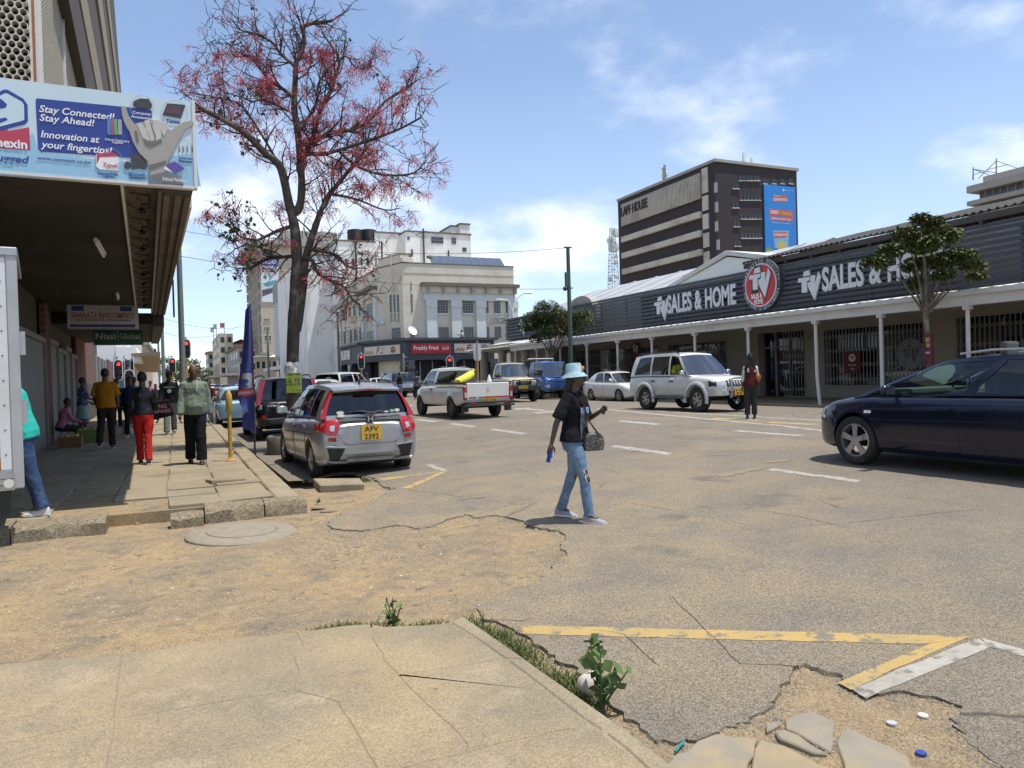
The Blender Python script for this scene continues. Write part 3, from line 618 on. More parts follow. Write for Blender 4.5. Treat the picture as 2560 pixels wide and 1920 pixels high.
sg=lambda pl,x0,y0,x1,y1,name,mt,par,c=.04:(lambda r:(Pl.box(pl,(bb:=B()),*r,.0,c),bb.build(name,mt,par),r)[1:])(pl.pxr(x0,y0,x1,y1))
mat('sign_pale',(.66,.63,.58),.6,var=.05,vs=2);mat('food_red',(.36,.03,.03),.6);mat('food_gold',(.50,.30,.09),.6);mat('bun',(.42,.21,.07),.6);mat('salad',(.16,.30,.05),.6);mat('chicken',(.46,.25,.10),.7,c2=(.66,.5,.35),c2s=6)
def food_sign(pl,a0,a1,b0,b1,label,full=True):
 b=B();pl.box(b,a0,a1,b0,b1,.03,.12);r=b.build('shop_sign','sign_pale');tag(r,label,'sign')
 w_,h=a1-a0,b1-b0
 text('F',h*.78,'food_red',pl,a0+w_*(.40 if full else .3),b0+h*.5,.124,r,shear=.3,bold=.03)
 text('amily',h*.26,'food_gold',pl,a0+w_*(.53 if full else .62),b0+h*.66,.124,r,shear=.3);text('ood',h*.30,'food_red',pl,a0+w_*(.50 if full else .6),b0+h*.26,.124,r,shear=.3)
 if full:
  for i in range(7):b=B();pl.poly(b,circle(a0+w_*(.04+.034*i),b0+h*(.22+.1*(i%3)),h*.16,n=10),.12,.123+.001*(i%2));b.build('picture_patch','chicken',r)
  bx=a0+w_*.82
  for pts,m_ in[([(bx-h*.45,b0+h*.55)]+[(bx+h*.45*math.cos(rad(180-20*t)),b0+h*.58+h*.30*math.sin(rad(20*t)))for t in range(10)],'bun'),([(bx-h*.48,b0+h*.42),(bx+h*.48,b0+h*.42),(bx+h*.46,b0+h*.55),(bx-h*.46,b0+h*.55)],'salad'),([(bx-h*.45,b0+h*.28),(bx+h*.45,b0+h*.28),(bx+h*.45,b0+h*.42),(bx-h*.45,b0+h*.42)],'food_red'),([(bx-h*.40,b0+h*.14),(bx+h*.40,b0+h*.14),(bx+h*.44,b0+h*.28),(bx-h*.44,b0+h*.28)],'bun')]:
   b=B();pl.poly(b,pts,.12,.125);b.build('picture_patch',m_,r)
 return r
p1_,p2_,p3_=faces[0][0],faces[1][0],faces[2][0]
food_sign(p2_,*p2_.pxr(913,871,1002,886)[:2],4.15,5.1,'pale takeaway sign with burger on the canted corner of the navy shop')
a0,a1,_,_=p3_.pxr(1135,865,1225,880);food_sign(p3_,a0,a1,4.15,5.1,'pale takeaway sign with burger, to the right of the red sign')
a0,a1,_,_=p1_.pxr(855,877,877,890);food_sign(p1_,a0,a1,4.0,5.1,'small narrow pale takeaway sign on the shaded side of the navy shop',full=False)
a0,a1,_,_=p3_.pxr(1027,865,1126,880);b=B();p3_.box(b,a0,a1,4.1,5.15,.03,.14);r=b.build('shop_sign','sign_red');tag(r,'wide red sign with white lettering over the middle shop opening','sign')
text('Freshly Fried',.42,'sign_white',p3_,a0+(a1-a0)*.37,4.63,.145,r,fit=(a1-a0)*.62,bold=.03);text('Coca-Cola',.36,'sign_white',p3_,a0+(a1-a0)*.865,4.66,.145,r,shear=.35,fit=(a1-a0)*.17,bold=.01)
for(x,y,pl)in[(1026.5,829,fr),(957,804,cp)]:
 a,bb_=pl.px(x,y);b=B();c=pl.P(a,bb_,.5);R_=M.Rotation(rad(60),3,'X')@M.Rotation(rad(20),3,'Y')
 b.lathe([(.0,.0),(.3,.04),(.55,.14),(.53,.16),(.28,.06),(.0,.02)],(0,0,0),16,caps=False);b.v=[tuple(c+R_@V(q))for q in b.v];b.cyl(c,pl.P(a,bb_-.3,0),.04)
 tag(b.build('satellite_dish','sign_white',smooth=40),'white satellite dish on the '+('front wall left edge' if pl is fr else 'canted corner')+' of the cream corner building','satellite dish')
# -- white blocks behind it
YW=98.0;wf=YF(YW)
wb_=thing('white_block','tall stained white building rising behind the cream corner building','building',(30,YW+8,0),world=True)
def blk(parent,x0,x1,yt,name='wall',mt='plaster_white',Yf=YW,dp=18,dz=0,cap=True):
 pl=YF(Yf);a0=pl.px(x0,yt)[0];a1=pl.px(x1,yt)[0];z=pl.px((x0+x1)/2,yt)[1]
 b=B();b.box(a0,a1,Yf,Yf+dp,0,z);o=b.build(name,mt,parent)
 if cap:b=B();b.box(a0-.1,a1+.1,Yf-.12,Yf+dp,z,z+.22);b.build('coping','stain_dark',parent)
 return a0,a1,z
blk(wb_,1014,1176,584);blk(wb_,936,1013,584,Yf=YW+3);blk(wb_,845,937,605,Yf=YW+1);blk(wb_,762,846,640,Yf=YW+6,dp=30);a0,a1,z=blk(wb_,1150,1174,562,'stair_head',Yf=YW+4,dp=5);
a0,a1,z=blk(wb_,1127,1150,567,'stair_head',Yf=YW+5,dp=5)
for(x0,y0,x1,y1,nx)in[(1018,591,1024,600,2),(1078,592,1108,609,6),(1129,594,1140,610,3),(1020,634,1027,643,2),(1080,652,1110,661,6),(1131,654,1143,662,3),(863,647,869,664,1),(879,647,885,664,1),(901,645,907,663,1),(916,646,922,664,1),(866,709,873,718,1),(1156,619,1166,629,1)]:
 pl=YF(YW if x0>1013 else YW+1);facade_window(wb_,pl,*pl.pxr(x0,y0,x1,y1),nx,2,sill=False,frame='steel_grey',bar=.05)
for(x,y0,y1,Yf)in[(1057,572,662,YW),(888,604,700,YW+1),(953,604,650,YW+1),(1029,624,642,YW),(1120,627,645,YW)]:
 pl=YF(Yf);a=pl.px(x,y0)[0];b=B();b.cyl(pl.P(a,pl.px(x,y1)[1],.2),pl.P(a,pl.px(x,y0)[1],.2),.12,n=8);b.build('drain_pipe',K('pipe_dark',(.06,.06,.07)),wb_)
for k,x in enumerate((889,921)):
 pl=YF(YW+4);a=pl.px(x,600)[0];z0,z1=pl.px(x,605)[1],pl.px(x,574)[1];r_=1.15;h=z1-z0
 b=B();b.lathe([(r_,0)]+[(r_*(1.0 if i%2 else .95),h*(.05+.078*i))for i in range(12)]+[(r_*.8,h*.96),(r_*.3,h),(0.01,h)],(0,0,0),20)
 tag(b.build('water_tank','water_tank',smooth=30,loc=(a,YW+4,z0)),('left' if k==0 else 'right')+' one of two black ribbed water tanks on the white rooftop','water tank','rooftop water tanks')
# -- fluted white building and the tall tower down the street
fl=thing('fluted_building','white building with a finely fluted street front, behind the red-flowering tree','building',(26,160,0),world=True)
pl=XF(21.0);y0_,y1_=onX(735,700,21).y,onX(684,700,21).y;zt2=23.2
b=B();b.box(21,40,y0_,y1_,6.6,zt2);b.build('wall',K('plaster_pale',(.55,.545,.53),.9,c2=(.42,.41,.39),c2s=.4),fl)
b=B();b.box(20.7,21,y0_,y1_,zt2-4.2,zt2+.2);b.build('parapet','rib_concrete',fl)
b=B();b.box(20.75,21,y0_,y1_,6.5,7.2);b.build('sill_band','rib_concrete',fl)
for i in range(26):
 y=y0_+.5+i*(y1_-y0_-1)/25;b=B();b.box(20.72,21,y-.2,y+.2,7.2,zt2-4.2);b.build('fin','trim_pale',fl)
b=B();b.box(21.5,40,y0_,y1_,0,6.6);b.build('shop_floor','shop_wall',fl)
b=B();b.box(18.2,21.4,y0_-3,y1_,4.0,4.7);b.build('street_canopy','porch_white',fl)
for(x0,y0,x1,y1)in[(767,768,771,790),(771,836,775,859)]:
 p_=YF(y0_);facade_window(fl,p_,*p_.pxr(x0,y0,x1,y1),1,3,sill=False)
tw=thing('office_tower','tall beige office tower with a blue phone banner far down the street','building',(30,262,0),world=True)
YT=255.0;tf=YF(YT);a0=tf.px(650,700)[0];a1=tf.px(850,700)[0];zt=tf.px(700,615)[1];tl=XF(a0);yfar=onX(619,700,a0).y
b=B();b.box(a0,a1,YT,yfar,0,zt);b.build('wall','tan_stone',tw)
b=B();b.box(a0-3.2,a1+1,YT-1.2,yfar+3,zt,zt+1.6);b.build('roof_slab','plaster_grey',tw)
b=B();b.box(a0+8,a1,YT+3,yfar,zt+1.6,zt+6);b.build('plant_room','plaster_grey',tw)
for j in range(11):
 for i in range(6):
  y=YT+2.5+i*(yfar-YT-4)/5.4;z=zt-3.6-j*3.55;b=B();tl.box(b,-y-1.0,-y+.9,z,z+2.2,-.2,.04);q=b.build('window','window_dark',tw)
  b=B();tl.box(b,-y-1.5,-y-1.05,z-.6,z+2.6,.04,.8);b.build('sun_fin','band_concrete',tw)
for(x0,y0,x1,y1)in[(658,623,681,638),(658.5,796,675,805),(659,818,675,826),(661,839,678,852),(700,646,704,651),(712,646,716,651),(702,688,706,695),(714,689,718,695)]:
 facade_window(tw,tf,*tf.pxr(x0,y0,x1,y1),3,2,sill=True,frame='band_concrete',bar=.15)
b=B();c_=tf.pxr(651,645,698,756);tf.box(b,*c_,.05,.3);bn=b.build('phone_banner',K('banner_white',(.66,.72,.76),.6,var=.03));tag(bn,'tall phone advertising banner with blue header on the beige tower','banner')
h_=c_[3]-c_[2];w_=c_[1]-c_[0];b=B();tf.box(b,c_[0],c_[1],c_[3]-h_*.17,c_[3],.3,.34);b.build('banner_header',K('tecno_blue',(.03,.12,.48)),bn)
text('TECNO',h_*.085,'sign_white',tf,(c_[0]+c_[1])/2,c_[3]-h_*.085,.36,bn,fit=w_*.8,bold=.05);text('CAMON 40',h_*.05,'sign_black',tf,(c_[0]+c_[1])/2,c_[3]-h_*.24,.32,bn,fit=w_*.75)
text('Business Connections',h_*.02,'sign_black',tf,(c_[0]+c_[1])/2,c_[3]-h_*.29,.32,bn,fit=w_*.65)
for pts,m_ in[([(.05,.42),(.38,.34),(.95,.46),(.85,.51)],K('phone_teal',(.10,.36,.42))),([(.02,.27),(.65,.33),(.7,.23),(.05,.13)],K('phone_dark',(.10,.10,.15))),(circle(.22,.57,.1,.05,12),K('logo_green',(.05,.28,.22)))]:
 b=B();tf.poly(b,[(c_[0]+x*w_,c_[2]+y*h_)for x,y in pts],.3,.33);b.build('banner_picture',m_,bn)
def far_house(name,label,x0,x1,xl,ytop,Yf,mt,roof=None,rows=3,colsN=3,side=4):
 pl=YF(Yf);a0,z=pl.px(x0,ytop);a1=pl.px(x1,ytop)[0];yb2=min(onX(xl,ytop,a0).y,Yf+90)if xl<x0 else Yf+12
 t=thing(name,label,'building',((a0+a1)/2,Yf+4,0),world=True)
 b=B();b.box(a0,a1,Yf,yb2,0,z);b.build('wall',mt,t)
 if roof=='hip':
  h=(a1-a0)*.28;b=B();q=.8;A_=[V((a0-q,Yf-q,z)),V((a1+q,Yf-q,z)),V((a1+q,yb2+q,z)),V((a0-q,yb2+q,z))];k_=(a1-a0)/2
  b.add(A_+[V(((a0+a1)/2,Yf+k_,z+h)),V(((a0+a1)/2,yb2-k_,z+h))],[(0,1,4),(1,2,5,4),(2,3,5),(3,0,4,5),(3,2,1,0)]);b.build('roof','red_tile' if 'red' in label else 'plaster_white',t)
 elif roof:b=B();b.box(a0-.5,a1+.5,Yf-.6,yb2,z,z+.7);b.build('roof_slab',roof,t)
 for pl2,n0,n1,nn in((pl,a0,a1,colsN),(XF(a0),-yb2,-Yf,side)):
  for j in range(rows):
   for i in range(nn):
    a=n0+(n1-n0)*(i+.5)/nn;z0=4.2+(z-4.6)*j/rows;w2=min(1.1,(n1-n0)/nn*.28)
    b=B();pl2.box(b,a-w2,a+w2,z0+.8,z0+(z-4.6)/rows*.78,-.1,.03);b.build('window','window_dark',t)
 b=B();b.box(a0-3,a0,Yf,yb2,3.6,4.2);b.build('street_canopy','plaster_grey',t)
 return t
far_house('hip_roof_hall','low pale hall with white hipped roof behind the blue banner',638,692,637,893,190,'tan_stone','hip',1,4,1)
far_house('brown_shop_block','brown two-storey shop block with flat awning left of the blue banner',595,640,566,868,205,'plaster_grey','stain_dark',2,3,5)
far_house('stone_tower_house','tan stone four-storey house with square tower down the street',547,582,530,834,260,'tan_stone',None,4,2,5)
far_house('red_roof_wing','long wing with red tiled roof beside the tan stone house',580,625,579,860,268,'plaster_cream','hip',2,4,1)
far_house('corner_gable_house','narrow grey house with red tiled roof, last before the street vanishes',520,534,514,880,330,'plaster_grey','hip',3,1,4)
for k,(x,y0,y1)in enumerate([(534,864,817),(541,860,809),(561,846,806)]):
 p,q=onY(x,y0,262),onY(x,y1,262);b=B();b.cyl(p,q,.14,.08,6);t=thing('flag_pole',['left','middle','right'][k]+'most of three rooftop flag poles on the tan stone house','flag pole',tuple(p),group='rooftop flag poles',world=True);b.build('pole','plaster_grey',t)
 b=B();b.hexa([q+V((dx,dy,dz))for dy in(0,.04)for dz in(-1.8-.5*(dy>0)*0,-.2)for dx in(0,-1.0-.4*(k==2))]);b.build('flag',K('flag_red',(.42,.10,.09))if k==2 else 'plaster_grey',t)
# -- the long furniture shop on the right
XW,XP=26.3,21.15
tv=thing('furniture_shop','long single-storey furniture shop with white-posted porch and slatted name board','building',(30,24,0),world=True)
wl=XF(XW);YA,YB_=46.8,2.0
b=B();b.box(XW,XW+14,YB_,YA,RS,6.2);
wall_bits=[('gate',2062,2321,.72,3.2),('gate',2394,2700,.55,3.25),('door',1896,2012,.22,3.3),('gate',1672,1818,.7,3.1),('gate',1466,1560,.25,3.2),('gate',1562,1645,.7,3.1),('wide',1440,1462,.25,3.2)]
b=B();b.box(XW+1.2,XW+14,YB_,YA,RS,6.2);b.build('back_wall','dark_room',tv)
spans=[]
for kd,x0,x1,z0,z1 in wall_bits:
 p,q=wl.px(x0,900)[0],wl.px(x1,900)[0];spans.append((max(-YA+.2,min(p,q)),min(-YB_-.2,max(p,q)),z0,z1,kd))
spans.sort();cur=-YA
for a0,a1,z0,z1,kd in spans:
 b=B();wl.box(b,cur,a0,RS,4.3,-1.2,0);b.build('pier','shop_wall',tv);cur=a1
 b=B();wl.box(b,a0,a1,z1,4.3,-1.2,-.01);b.build('lintel','shop_wall',tv)
 if z0>RS+.1:b=B();wl.box(b,a0,a1,RS,z0,-.6,-.01);b.build('window_sill_wall','shop_wall',tv)
b=B();wl.box(b,cur,-YB_,RS,4.3,-1.2,0);b.build('pier','shop_wall',tv)
b=B();wl.box(b,-YA,-YB_,4.3,6.55,-1.2,-.25);b.build('parapet',K('parapet_beige',(.42,.39,.32),.85,c2=(.34,.31,.26)),tv)
def scissor_gate(parent,pl,a0,a1,b0,b1,c=.02):
 n=max(3,int((a1-a0)/.17));bt=B()
 for i in range(n+1):x=a0+(a1-a0)*i/n;pl.box(bt,x-.014,x+.014,b0,b1,c,c+.03)
 rows=max(2,int((b1-b0)/.62))
 for j in range(rows):
  yc=b0+(b1-b0)*(j+.45)/rows
  for i in range(n):
   x,x2=a0+(a1-a0)*i/n,a0+(a1-a0)*(i+1)/n
   for s in(-1,1):bt.add([pl.P(x,yc-s*.10,c+.035),pl.P(x,yc-s*.10+.028,c+.035),pl.P(x2,yc+s*.10+.028,c+.035),pl.P(x2,yc+s*.10,c+.035)],[(0,1,2,3)])
 pl.box(bt,a0,a1,b1-.03,b1+.03,c-.01,c+.05);pl.box(bt,a0,a1,b0-.02,b0+.03,c-.01,c+.05)
 return bt.build('trellis_gate','steel_grey',parent)
for a0,a1,z0,z1,kd in spans:
 b=B();wl.box(b,a0,a1,z0,z1,-.42,-.40);b.build('shop_window','window_glass',tv)
 if kd=='door':
  m=a0+(a1-a0)*.58
  for x in(a0,a0+(m-a0)*.5,m):b=B();wl.box(b,x-.04,x+.04,z0,z1,-.4,-.3);b.build('door_frame','steel_grey',tv)
  b=B();wl.box(b,a0,m,2.55,2.63,-.4,-.3);b.build('door_frame','steel_grey',tv)
  scissor_gate(tv,wl,m,a1,z0,z1)
  b=B();wl.box(b,m-.16,m-.12,1.0,1.5,-.3,-.22);b.build('door_handle','sign_silver',tv)
 else:
  scissor_gate(tv,wl,a0,a1,z0,z1)
  for i in range(max(2,int((a1-a0)/1.6))):
   x=a0+.8+i*1.6
   if x+.5>a1:break
   b=B();wl.box(b,x-.55,x+.5,z0,z0+.5+.5*((i*7)%3)/2,-1.1,-.6);b.build('display_goods',[K('goods_red',(.20,.03,.03)),K('goods_white',(.4,.4,.38)),K('goods_grey',(.12,.12,.13))][i%3],tv,bevel=.04)
def tv_mark(pl,ca,cb,h,parent,mt,c0,c1,name='emblem',vy=1):
 k=h/2.0;b=B()
 pl.poly(b,[(ca+x*k,cb+y*k)for x,y in[(-.95,.28),(-.88,.55),(.08,.55),(.02,.30),(-.18,.30),(-.18,-.42),(-.62,-.42),(-.62,.28)]],c0,c1)
 o1=b.build(name,mt,parent);b=B()
 pl.poly(b,[(ca+x*k,cb+y*k)for x,y in[(-.50,.62),(-.42,.92),(.02,.98),(.08,.62)]],c0,c1);b.build(name,mt,parent);b=B()
 pl.poly(b,[(ca+x*k,cb+y*k)for x,y in[(.14,.60),(.50,.60),(.46,-.02),(.74,.78),(.95,.45),(.42,-1.02),(-.10,-.1),(-.12,.18),(.10,.22)]],c0,c1);b.build(name,mt,parent)
 return o1
a,z=wl.px(2134,915);b=B();wl.box(b,a-.42,a+.42,1.25,2.2,.06,.08);ps=b.build('poster',K('poster_maroon',(.11,.015,.025),.6));tag(ps,'maroon poster with round emblem in the gated shop window','poster')
b=B();wl.poly(b,circle(a,1.92,.17,n=18),.08,.084);b.build('poster_disc','sign_pale',ps);tv_mark(wl,a,1.92,.22,ps,'sign_red',.084,.088)
text('Summer',.09,'sign_pale',wl,a,1.62,.082,ps,shear=.3);text('Sale',.09,'sign_pale',wl,a,1.46,.082,ps,shear=.3)
for k,(x,y,r_)in enumerate([(2260,885,.62),(2580,870,.62)]):
 a,z=wl.px(x,y);b=B();wl.poly(b,circle(a,z,r_,n=28),-.385,-.38);o=b.build('window_emblem',K('frosted',(.30,.31,.32),.6));tag(o,'large frosted round emblem on the window glass '+('beside the maroon poster' if k==0 else 'above the dark blue car'),'window sticker')
 tv_mark(wl,a,z,r_*1.3,o,'goods_grey',-.38,-.376)
a,z=wl.px(1592,876);b=B();wl.poly(b,circle(a,z,.52,n=24),.09,.11);o=b.build('round_window_sign',K('poster_maroon'));tag(o,'dark red round emblem in the shop window above the white sedan','sign');tv_mark(wl,a,z+.1,.7,o,'sign_pale',.11,.115)
a,z=wl.px(2540,880);text('SSB',.2,'sign_silver',wl,wl.px(2462,882)[0],wl.px(2462,882)[1],-.37,tv,bold=.02)
pw=XF(XP);zb2,zg=3.26,3.57
for i,y in enumerate([8.1,11.2,14.3,17.25,20.0,23.5,26.9,30.2,33.3,36.5,39.7,42.9,46.2]):
 b=B();ln=.0 if i!=4 else .12
 b.tube([(XP+.15,y-ln,RS),(XP+.15,y-ln*.2,1.2),(XP+.15,y,zb2)],.062,10);b.box(XP+.05,XP+.25,y-.1,y+.1,zb2-.12,zb2)
 b.build('porch_post','porch_white',tv,smooth=40)
b=B();b.box(XP+.06,XP+.26,YB_,YA,zb2,zg);b.build('porch_beam','porch_white',tv)
b=B();b.box(XP-.10,XP+.06,YB_,YA,zg-.02,zg+.12);b.build('gutter','porch_white',tv)
for i in range(20):
 y0=YB_+i*(YA-YB_)/20;y1=y0+(YA-YB_)/20-.02;b=B();n=9;rg=[]
 for j in range(n+1):y=y0+(y1-y0)*j/n;h=.018*(1 if j%2 else-1);rg.append([(XP-.04,y,zg+.14+h),(XW-.1,y,4.22+h+.02*math.sin(i*2.1)),(XW-.1,y,4.20+h),(XP-.04,y,zg+.12+h)])
 b.loft(rg);b.build('roof_sheet','porch_sheet',tv)
b=B();b.box(XP+.3,XW,YB_,YA,3.52,3.56);b.build('porch_ceiling','porch_white',tv)
sb=thing('slat_name_board','dark slatted fascia screen carrying the shop name above the porch','sign board',(XW,24,4.25),world=True);XS=XW-.35;sp=XF(XS);NSL=9
for j in range(NSL):
 z=4.32+j*.223;b=B();sp.box(b,-YA+.1,-YB_,z,z+.13,0,.05);b.build('slat','slat_navy',sb)
y=YB_+1.5
while y<YA:b=B();sp.box(b,-y-.05,-y+.05,4.2,6.22,-.10,-.002);b.build('post','slat_navy',sb);y+=3.0
b=B();sp.box(b,-YA+.1,-YB_,6.30,6.40,-.02,.07);b.build('top_rail','slat_navy',sb)
for(x0,x1)in((1600,1860),(1962,2375)):
 p,q=sp.px(x0,760)[0],sp.px(x1,760)[0];b=B();sp.box(b,p,q,4.3,6.1,-.09,-.07);b.build('backing_panel',K('backing',(.055,.058,.068),.6),sb)
def tv_words(x0,xm,x1,ytop,ybot,label):
 ca=(sp.px(x0,ytop)[0]+sp.px(xm,ytop)[0])/2;t=thing('name_lettering',label,'lettering',tuple(sp.P(ca,5.2,.06)),world=True)
 h=abs(sp.px(xm,ytop+700)[0]-sp.px(x0,ytop+700)[0])/.95;tv_mark(sp,ca,5.22,h,t,'sign_silver',.06,.14);a0,a1=sp.px(xm+8,700)[0]+.22,sp.px(x1,700)[0]
 w_=a1-a0;zc=5.38
 for st,f0,f1 in(('SALES',0,.385),('&',.43,.535),('HOME',.585,1.0)):
  text(st,.98,'sign_silver',sp,a0+w_*(f0+f1)/2,zc,.06,t,name='word',ext=.04,bold=.045,fit=w_*(f1-f0))
 return t
tv_words(1621,1656,1842,0,0,'silver shop name in block letters left of the round red sign')
tv_words(1984,2041,2362,0,0,'silver shop name in block letters right of the round red sign, half behind the tree')
ra,rz_=sp.px(1911,713);R_=1.72*(sp.px(1864,720)[0]*0+1);R_=abs(sp.px(1958,713)[0]-sp.px(1864,713)[0])/2
rs_=thing('round_sign','large round red and silver emblem sign standing up through the slatted board','sign',tuple(sp.P(ra,rz_-R_,.2)),world=True)
b=B();sp.poly(b,circle(ra,rz_,R_,n=56),.08,.22);b.build('disc','slat_navy',rs_)
b=B();sp.poly(b,circle(ra,rz_,R_*.84,n=56),.22,.25);b.build('silver_ring','sign_silver',rs_)
b=B();sp.poly(b,circle(ra,rz_,R_*.78,n=56),.25,.27);b.build('red_disc','sign_red',rs_)
b=B();sp.poly(b,[(ra+x*R_,rz_+y*R_)for x,y in[(-.62,.30),(-.55,.44),(-.16,.44),(-.34,.6),(-.28,.78),(.06,.74),(.02,.5),(.16,.46),(.18,-.02),(.46,.52),(.62,.36),(.27,-.62),(-.06,-.1),(-.14,-.3),(-.46,-.3),(-.44,.26)]],.27,.285);b.build('emblem_shadow','sign_black',rs_)
tv_mark(sp,ra+R_*.02,rz_+R_*.10,R_*1.22,rs_,'sign_silver',.285,.32)
text('SALES &',R_*.18,'sign_white',sp,ra-R_*.20,rz_-R_*.40,.275,rs_,bold=.03,fit=R_*.58);text('HOME',R_*.18,'sign_white',sp,ra-R_*.10,rz_-R_*.62,.275,rs_,bold=.03,fit=R_*.46)
def arc_text(st,r_,a_start,a_end,h,top=True):
 n=len(st)
 for i,ch in enumerate(st):
  if ch==' ':continue
  an=rad(a_start+(a_end-a_start)*i/(n-1));text(ch,h,'sign_silver',sp,ra+r_*math.cos(an),rz_+r_*math.sin(an),.225,rs_,name='rim_letter',rot=an-math.pi/2 if top else an+math.pi/2)
arc_text('GUARANTEED QUALITY',R_*.92,172,8,R_*.11);arc_text('FURNITURE & APPLIANCES',R_*.92,196,344,R_*.11,False)
b=B();b.box(XW+.6,XW+12,6.0,29,6.2,6.8);b.build('clerestory_wall',K('parapet_beige'),tv)
b=B();rg=[];n=240
for j in range(n+1):
 y=5.5+23.7*j/n;h=.05*math.sin(j*2*math.pi/2.9);rg.append([(XW-.1,y,6.95+h),(XW+7,y,8.6+h),(XW+7,y,8.56+h),(XW-.1,y,6.90+h)])
b.loft(rg);b.build('corrugated_roof',K('roof_dark',(.05,.047,.044),.8),tv)
b=B();b.box(XW-.02,XW+.10,5.5,29.2,6.62,6.86);b.build('eave_board',K('eave_brown',(.10,.08,.07)),tv)
for i in range(15):b=B();b.box(XW-.05,XW+.62,6.2+i*1.55,6.3+i*1.55,6.45,6.62);b.build('rafter',K('eave_brown'),tv)
hall=thing('gabled_hall','grey-roofed hall with white front gable rising behind the slatted board','building',(32,42,0),world=True);gp=XF(28.0)
g0=[gp.px(*q)for q in[(1660,728),(1818,631),(1890,690)]];gl=g0[0][0];ga=g0[1];gr=ga[0]+(ga[0]-gl)
b=B();gp.poly(b,[(gl,5),(gr,5),(gr,6.5),(ga[0],ga[1]-.25),(gl,6.5)],-8,0);b.build('gable_wall',K('gable_white',(.82,.84,.83),.85,var=.03),hall)
for s,e in((gl-.5,-1),(gr+.5,1)):
 b=B();b.hexa([gp.P(x,z,c)for c in(-9,.12)for(x,z)in((s,6.35),(ga[0],ga[1]-.15),(s,6.6),(ga[0],ga[1]+.1))]);b.build('gable_roof','porch_white',hall)
hx=[onX(1500,735,33.5),onX(1765,664,33.5)];zr_=8.75;y0_,y1_=30,57
b=B();b.add([(27.2,y0_,6.45),(27.2,y1_,6.45),(33.5,y1_-2,zr_),(33.5,y0_,zr_),(27.2,y0_,6.35),(27.2,y1_,6.35),(40,y1_,6.45),(40,y0_,6.45)],[(0,1,2,3),(2,6,7,3),(1,6,2),(4,5,1,0)]);b.build('hall_roof','roof_sheet',hall)
for i in range(9):y=y0_+2+i*2.9;b=B();b.tube([(27.2,y,6.5),(33.5,y,zr_+.04)],.03,5);b.build('roof_seam','steel_grey',hall)
b=B();b.box(27.4,39,y0_,y1_,0,6.4);b.build('hall_wall','plaster_grey',hall)
cs=thing('corner_shop','low corner shop with thick round porch columns beside the junction','building',(24,50,0),world=True)
b=B();b.box(XW-1.6,34,47.2,54.6,RS,6.0);b.build('wall','shop_wall',cs)
for i,y in enumerate([42.2,45.9,49.8,53.4]):
 b=B();b.lathe([(.34,0),(.32,.06),(.30,2.9),(.36,3.0),(.36,3.2)],(0,0,0),16);b.build('column','plaster_grey',cs,smooth=40,loc=(XP+.75,y,RS))
b=B();b.box(XP+.2,XW,46.9,55.0,3.42,3.85);b.build('porch_beam','plaster_grey',cs)
b=B();rg=[[(XP-.1,y,3.62),(XW-1.6,y,4.35),(XW-1.6,y,4.30),(XP-.1,y,3.57)]for y in(46.9,50,55.4)];b.loft(rg);b.build('porch_roof','porch_sheet',cs)
sp2=XF(XW-1.9)
for j in range(7):z=4.45+j*.25;b=B();sp2.box(b,-54.6,-47.0,z,z+.15,0,.06);b.build('slat','slat_navy',cs)
b=B();sp2.box(b,-54.5,-47.1,4.4,6.1,-.08,-.05);b.build('backing_panel','backing',cs)
ca=sp2.px(1309,835)[0];t=thing('emblem_lettering','small silver emblem on the slats of the corner shop, half hidden by a tree','lettering',tuple(sp2.P(ca,5.2,.06)),world=True);tv_mark(sp2,ca,5.25,1.3,t,'sign_silver',.07,.12)
ca,cz=sp2.px(1411,838)[0],5.0;b=B();sp2.poly(b,circle(ca,cz,1.15,n=32),.07,.2);o=b.build('round_sign','sign_silver');tag(o,'smaller round red sign partly hidden behind the street tree and green pole','sign');b=B();sp2.poly(b,circle(ca,cz,.98,n=32),.2,.22);b.build('red_disc','sign_red',o)
pd=XF(26.0);b=B();pd.poly(b,[(-47.4,5.2),(-43.2,5.2),(-43.2,6.2)]+[(-45.3+1.6*math.cos(rad(12*t)),6.25+.75*math.sin(rad(12*t)))for t in range(16)]+[(-47.4,6.2)],-.6,0);b.build('curved_pediment','plaster_grey',hall)
for y in(16.2,24.8):b=B();b.tube([(XW-.02,y,3.1),(XW-.25,y,3.1),(XW-.3,y,2.95)],.03,6);b.ball((XW-.32,y,2.9),.08);b.build('wall_lamp','steel_grey',tv)
# -- brown office block
XO,YO=89.0,105.5;ol=XF(XO);of=YF(YO)
ob=thing('brown_office_block','dark brown brick office block with pale concrete bands and ribbed parapet','building',(98,118,0),world=True)
zt=of.px(1803,406)[1];yfar=onX(1559,600,XO).y;xr2=of.px(1993,500)[0]
b=B();b.box(XO,xr2,YO,YO+32,0,zt);b.build('brick_core','brown_brick',ob)
b=B();b.box(XO-.3,xr2+.3,YO-.3,YO+32,zt,zt+.5);b.build('coping','rib_concrete',ob)
ys=onX(1755,500,XO).y;zt2=ol.px(1700,455)[1]
b=B();b.box(XO+.6,xr2-2,ys,yfar,0,zt2);b.build('office_wing','brown_panel',ob)
zf=[ol.px(1740,y)[1]for y in(497,540,588,634,682)]
zr0,zr1=ol.px(1752,497)[1],ol.px(1752,433)[1]
b=B();b.box(XO-.4,XO+.6,ys,yfar,zr0,zr1);b.build('ribbed_parapet','rib_concrete',ob)
for i in range(64):y=ys+.3+i*(yfar-ys-.6)/63;b=B()if i==0 else b;b.box(XO-.62,XO-.4,y-.10,y+.10,zr0-.1,zr1-.5)
stuff(b.build('parapet_ribs','band_concrete',ob))
H0=3.45
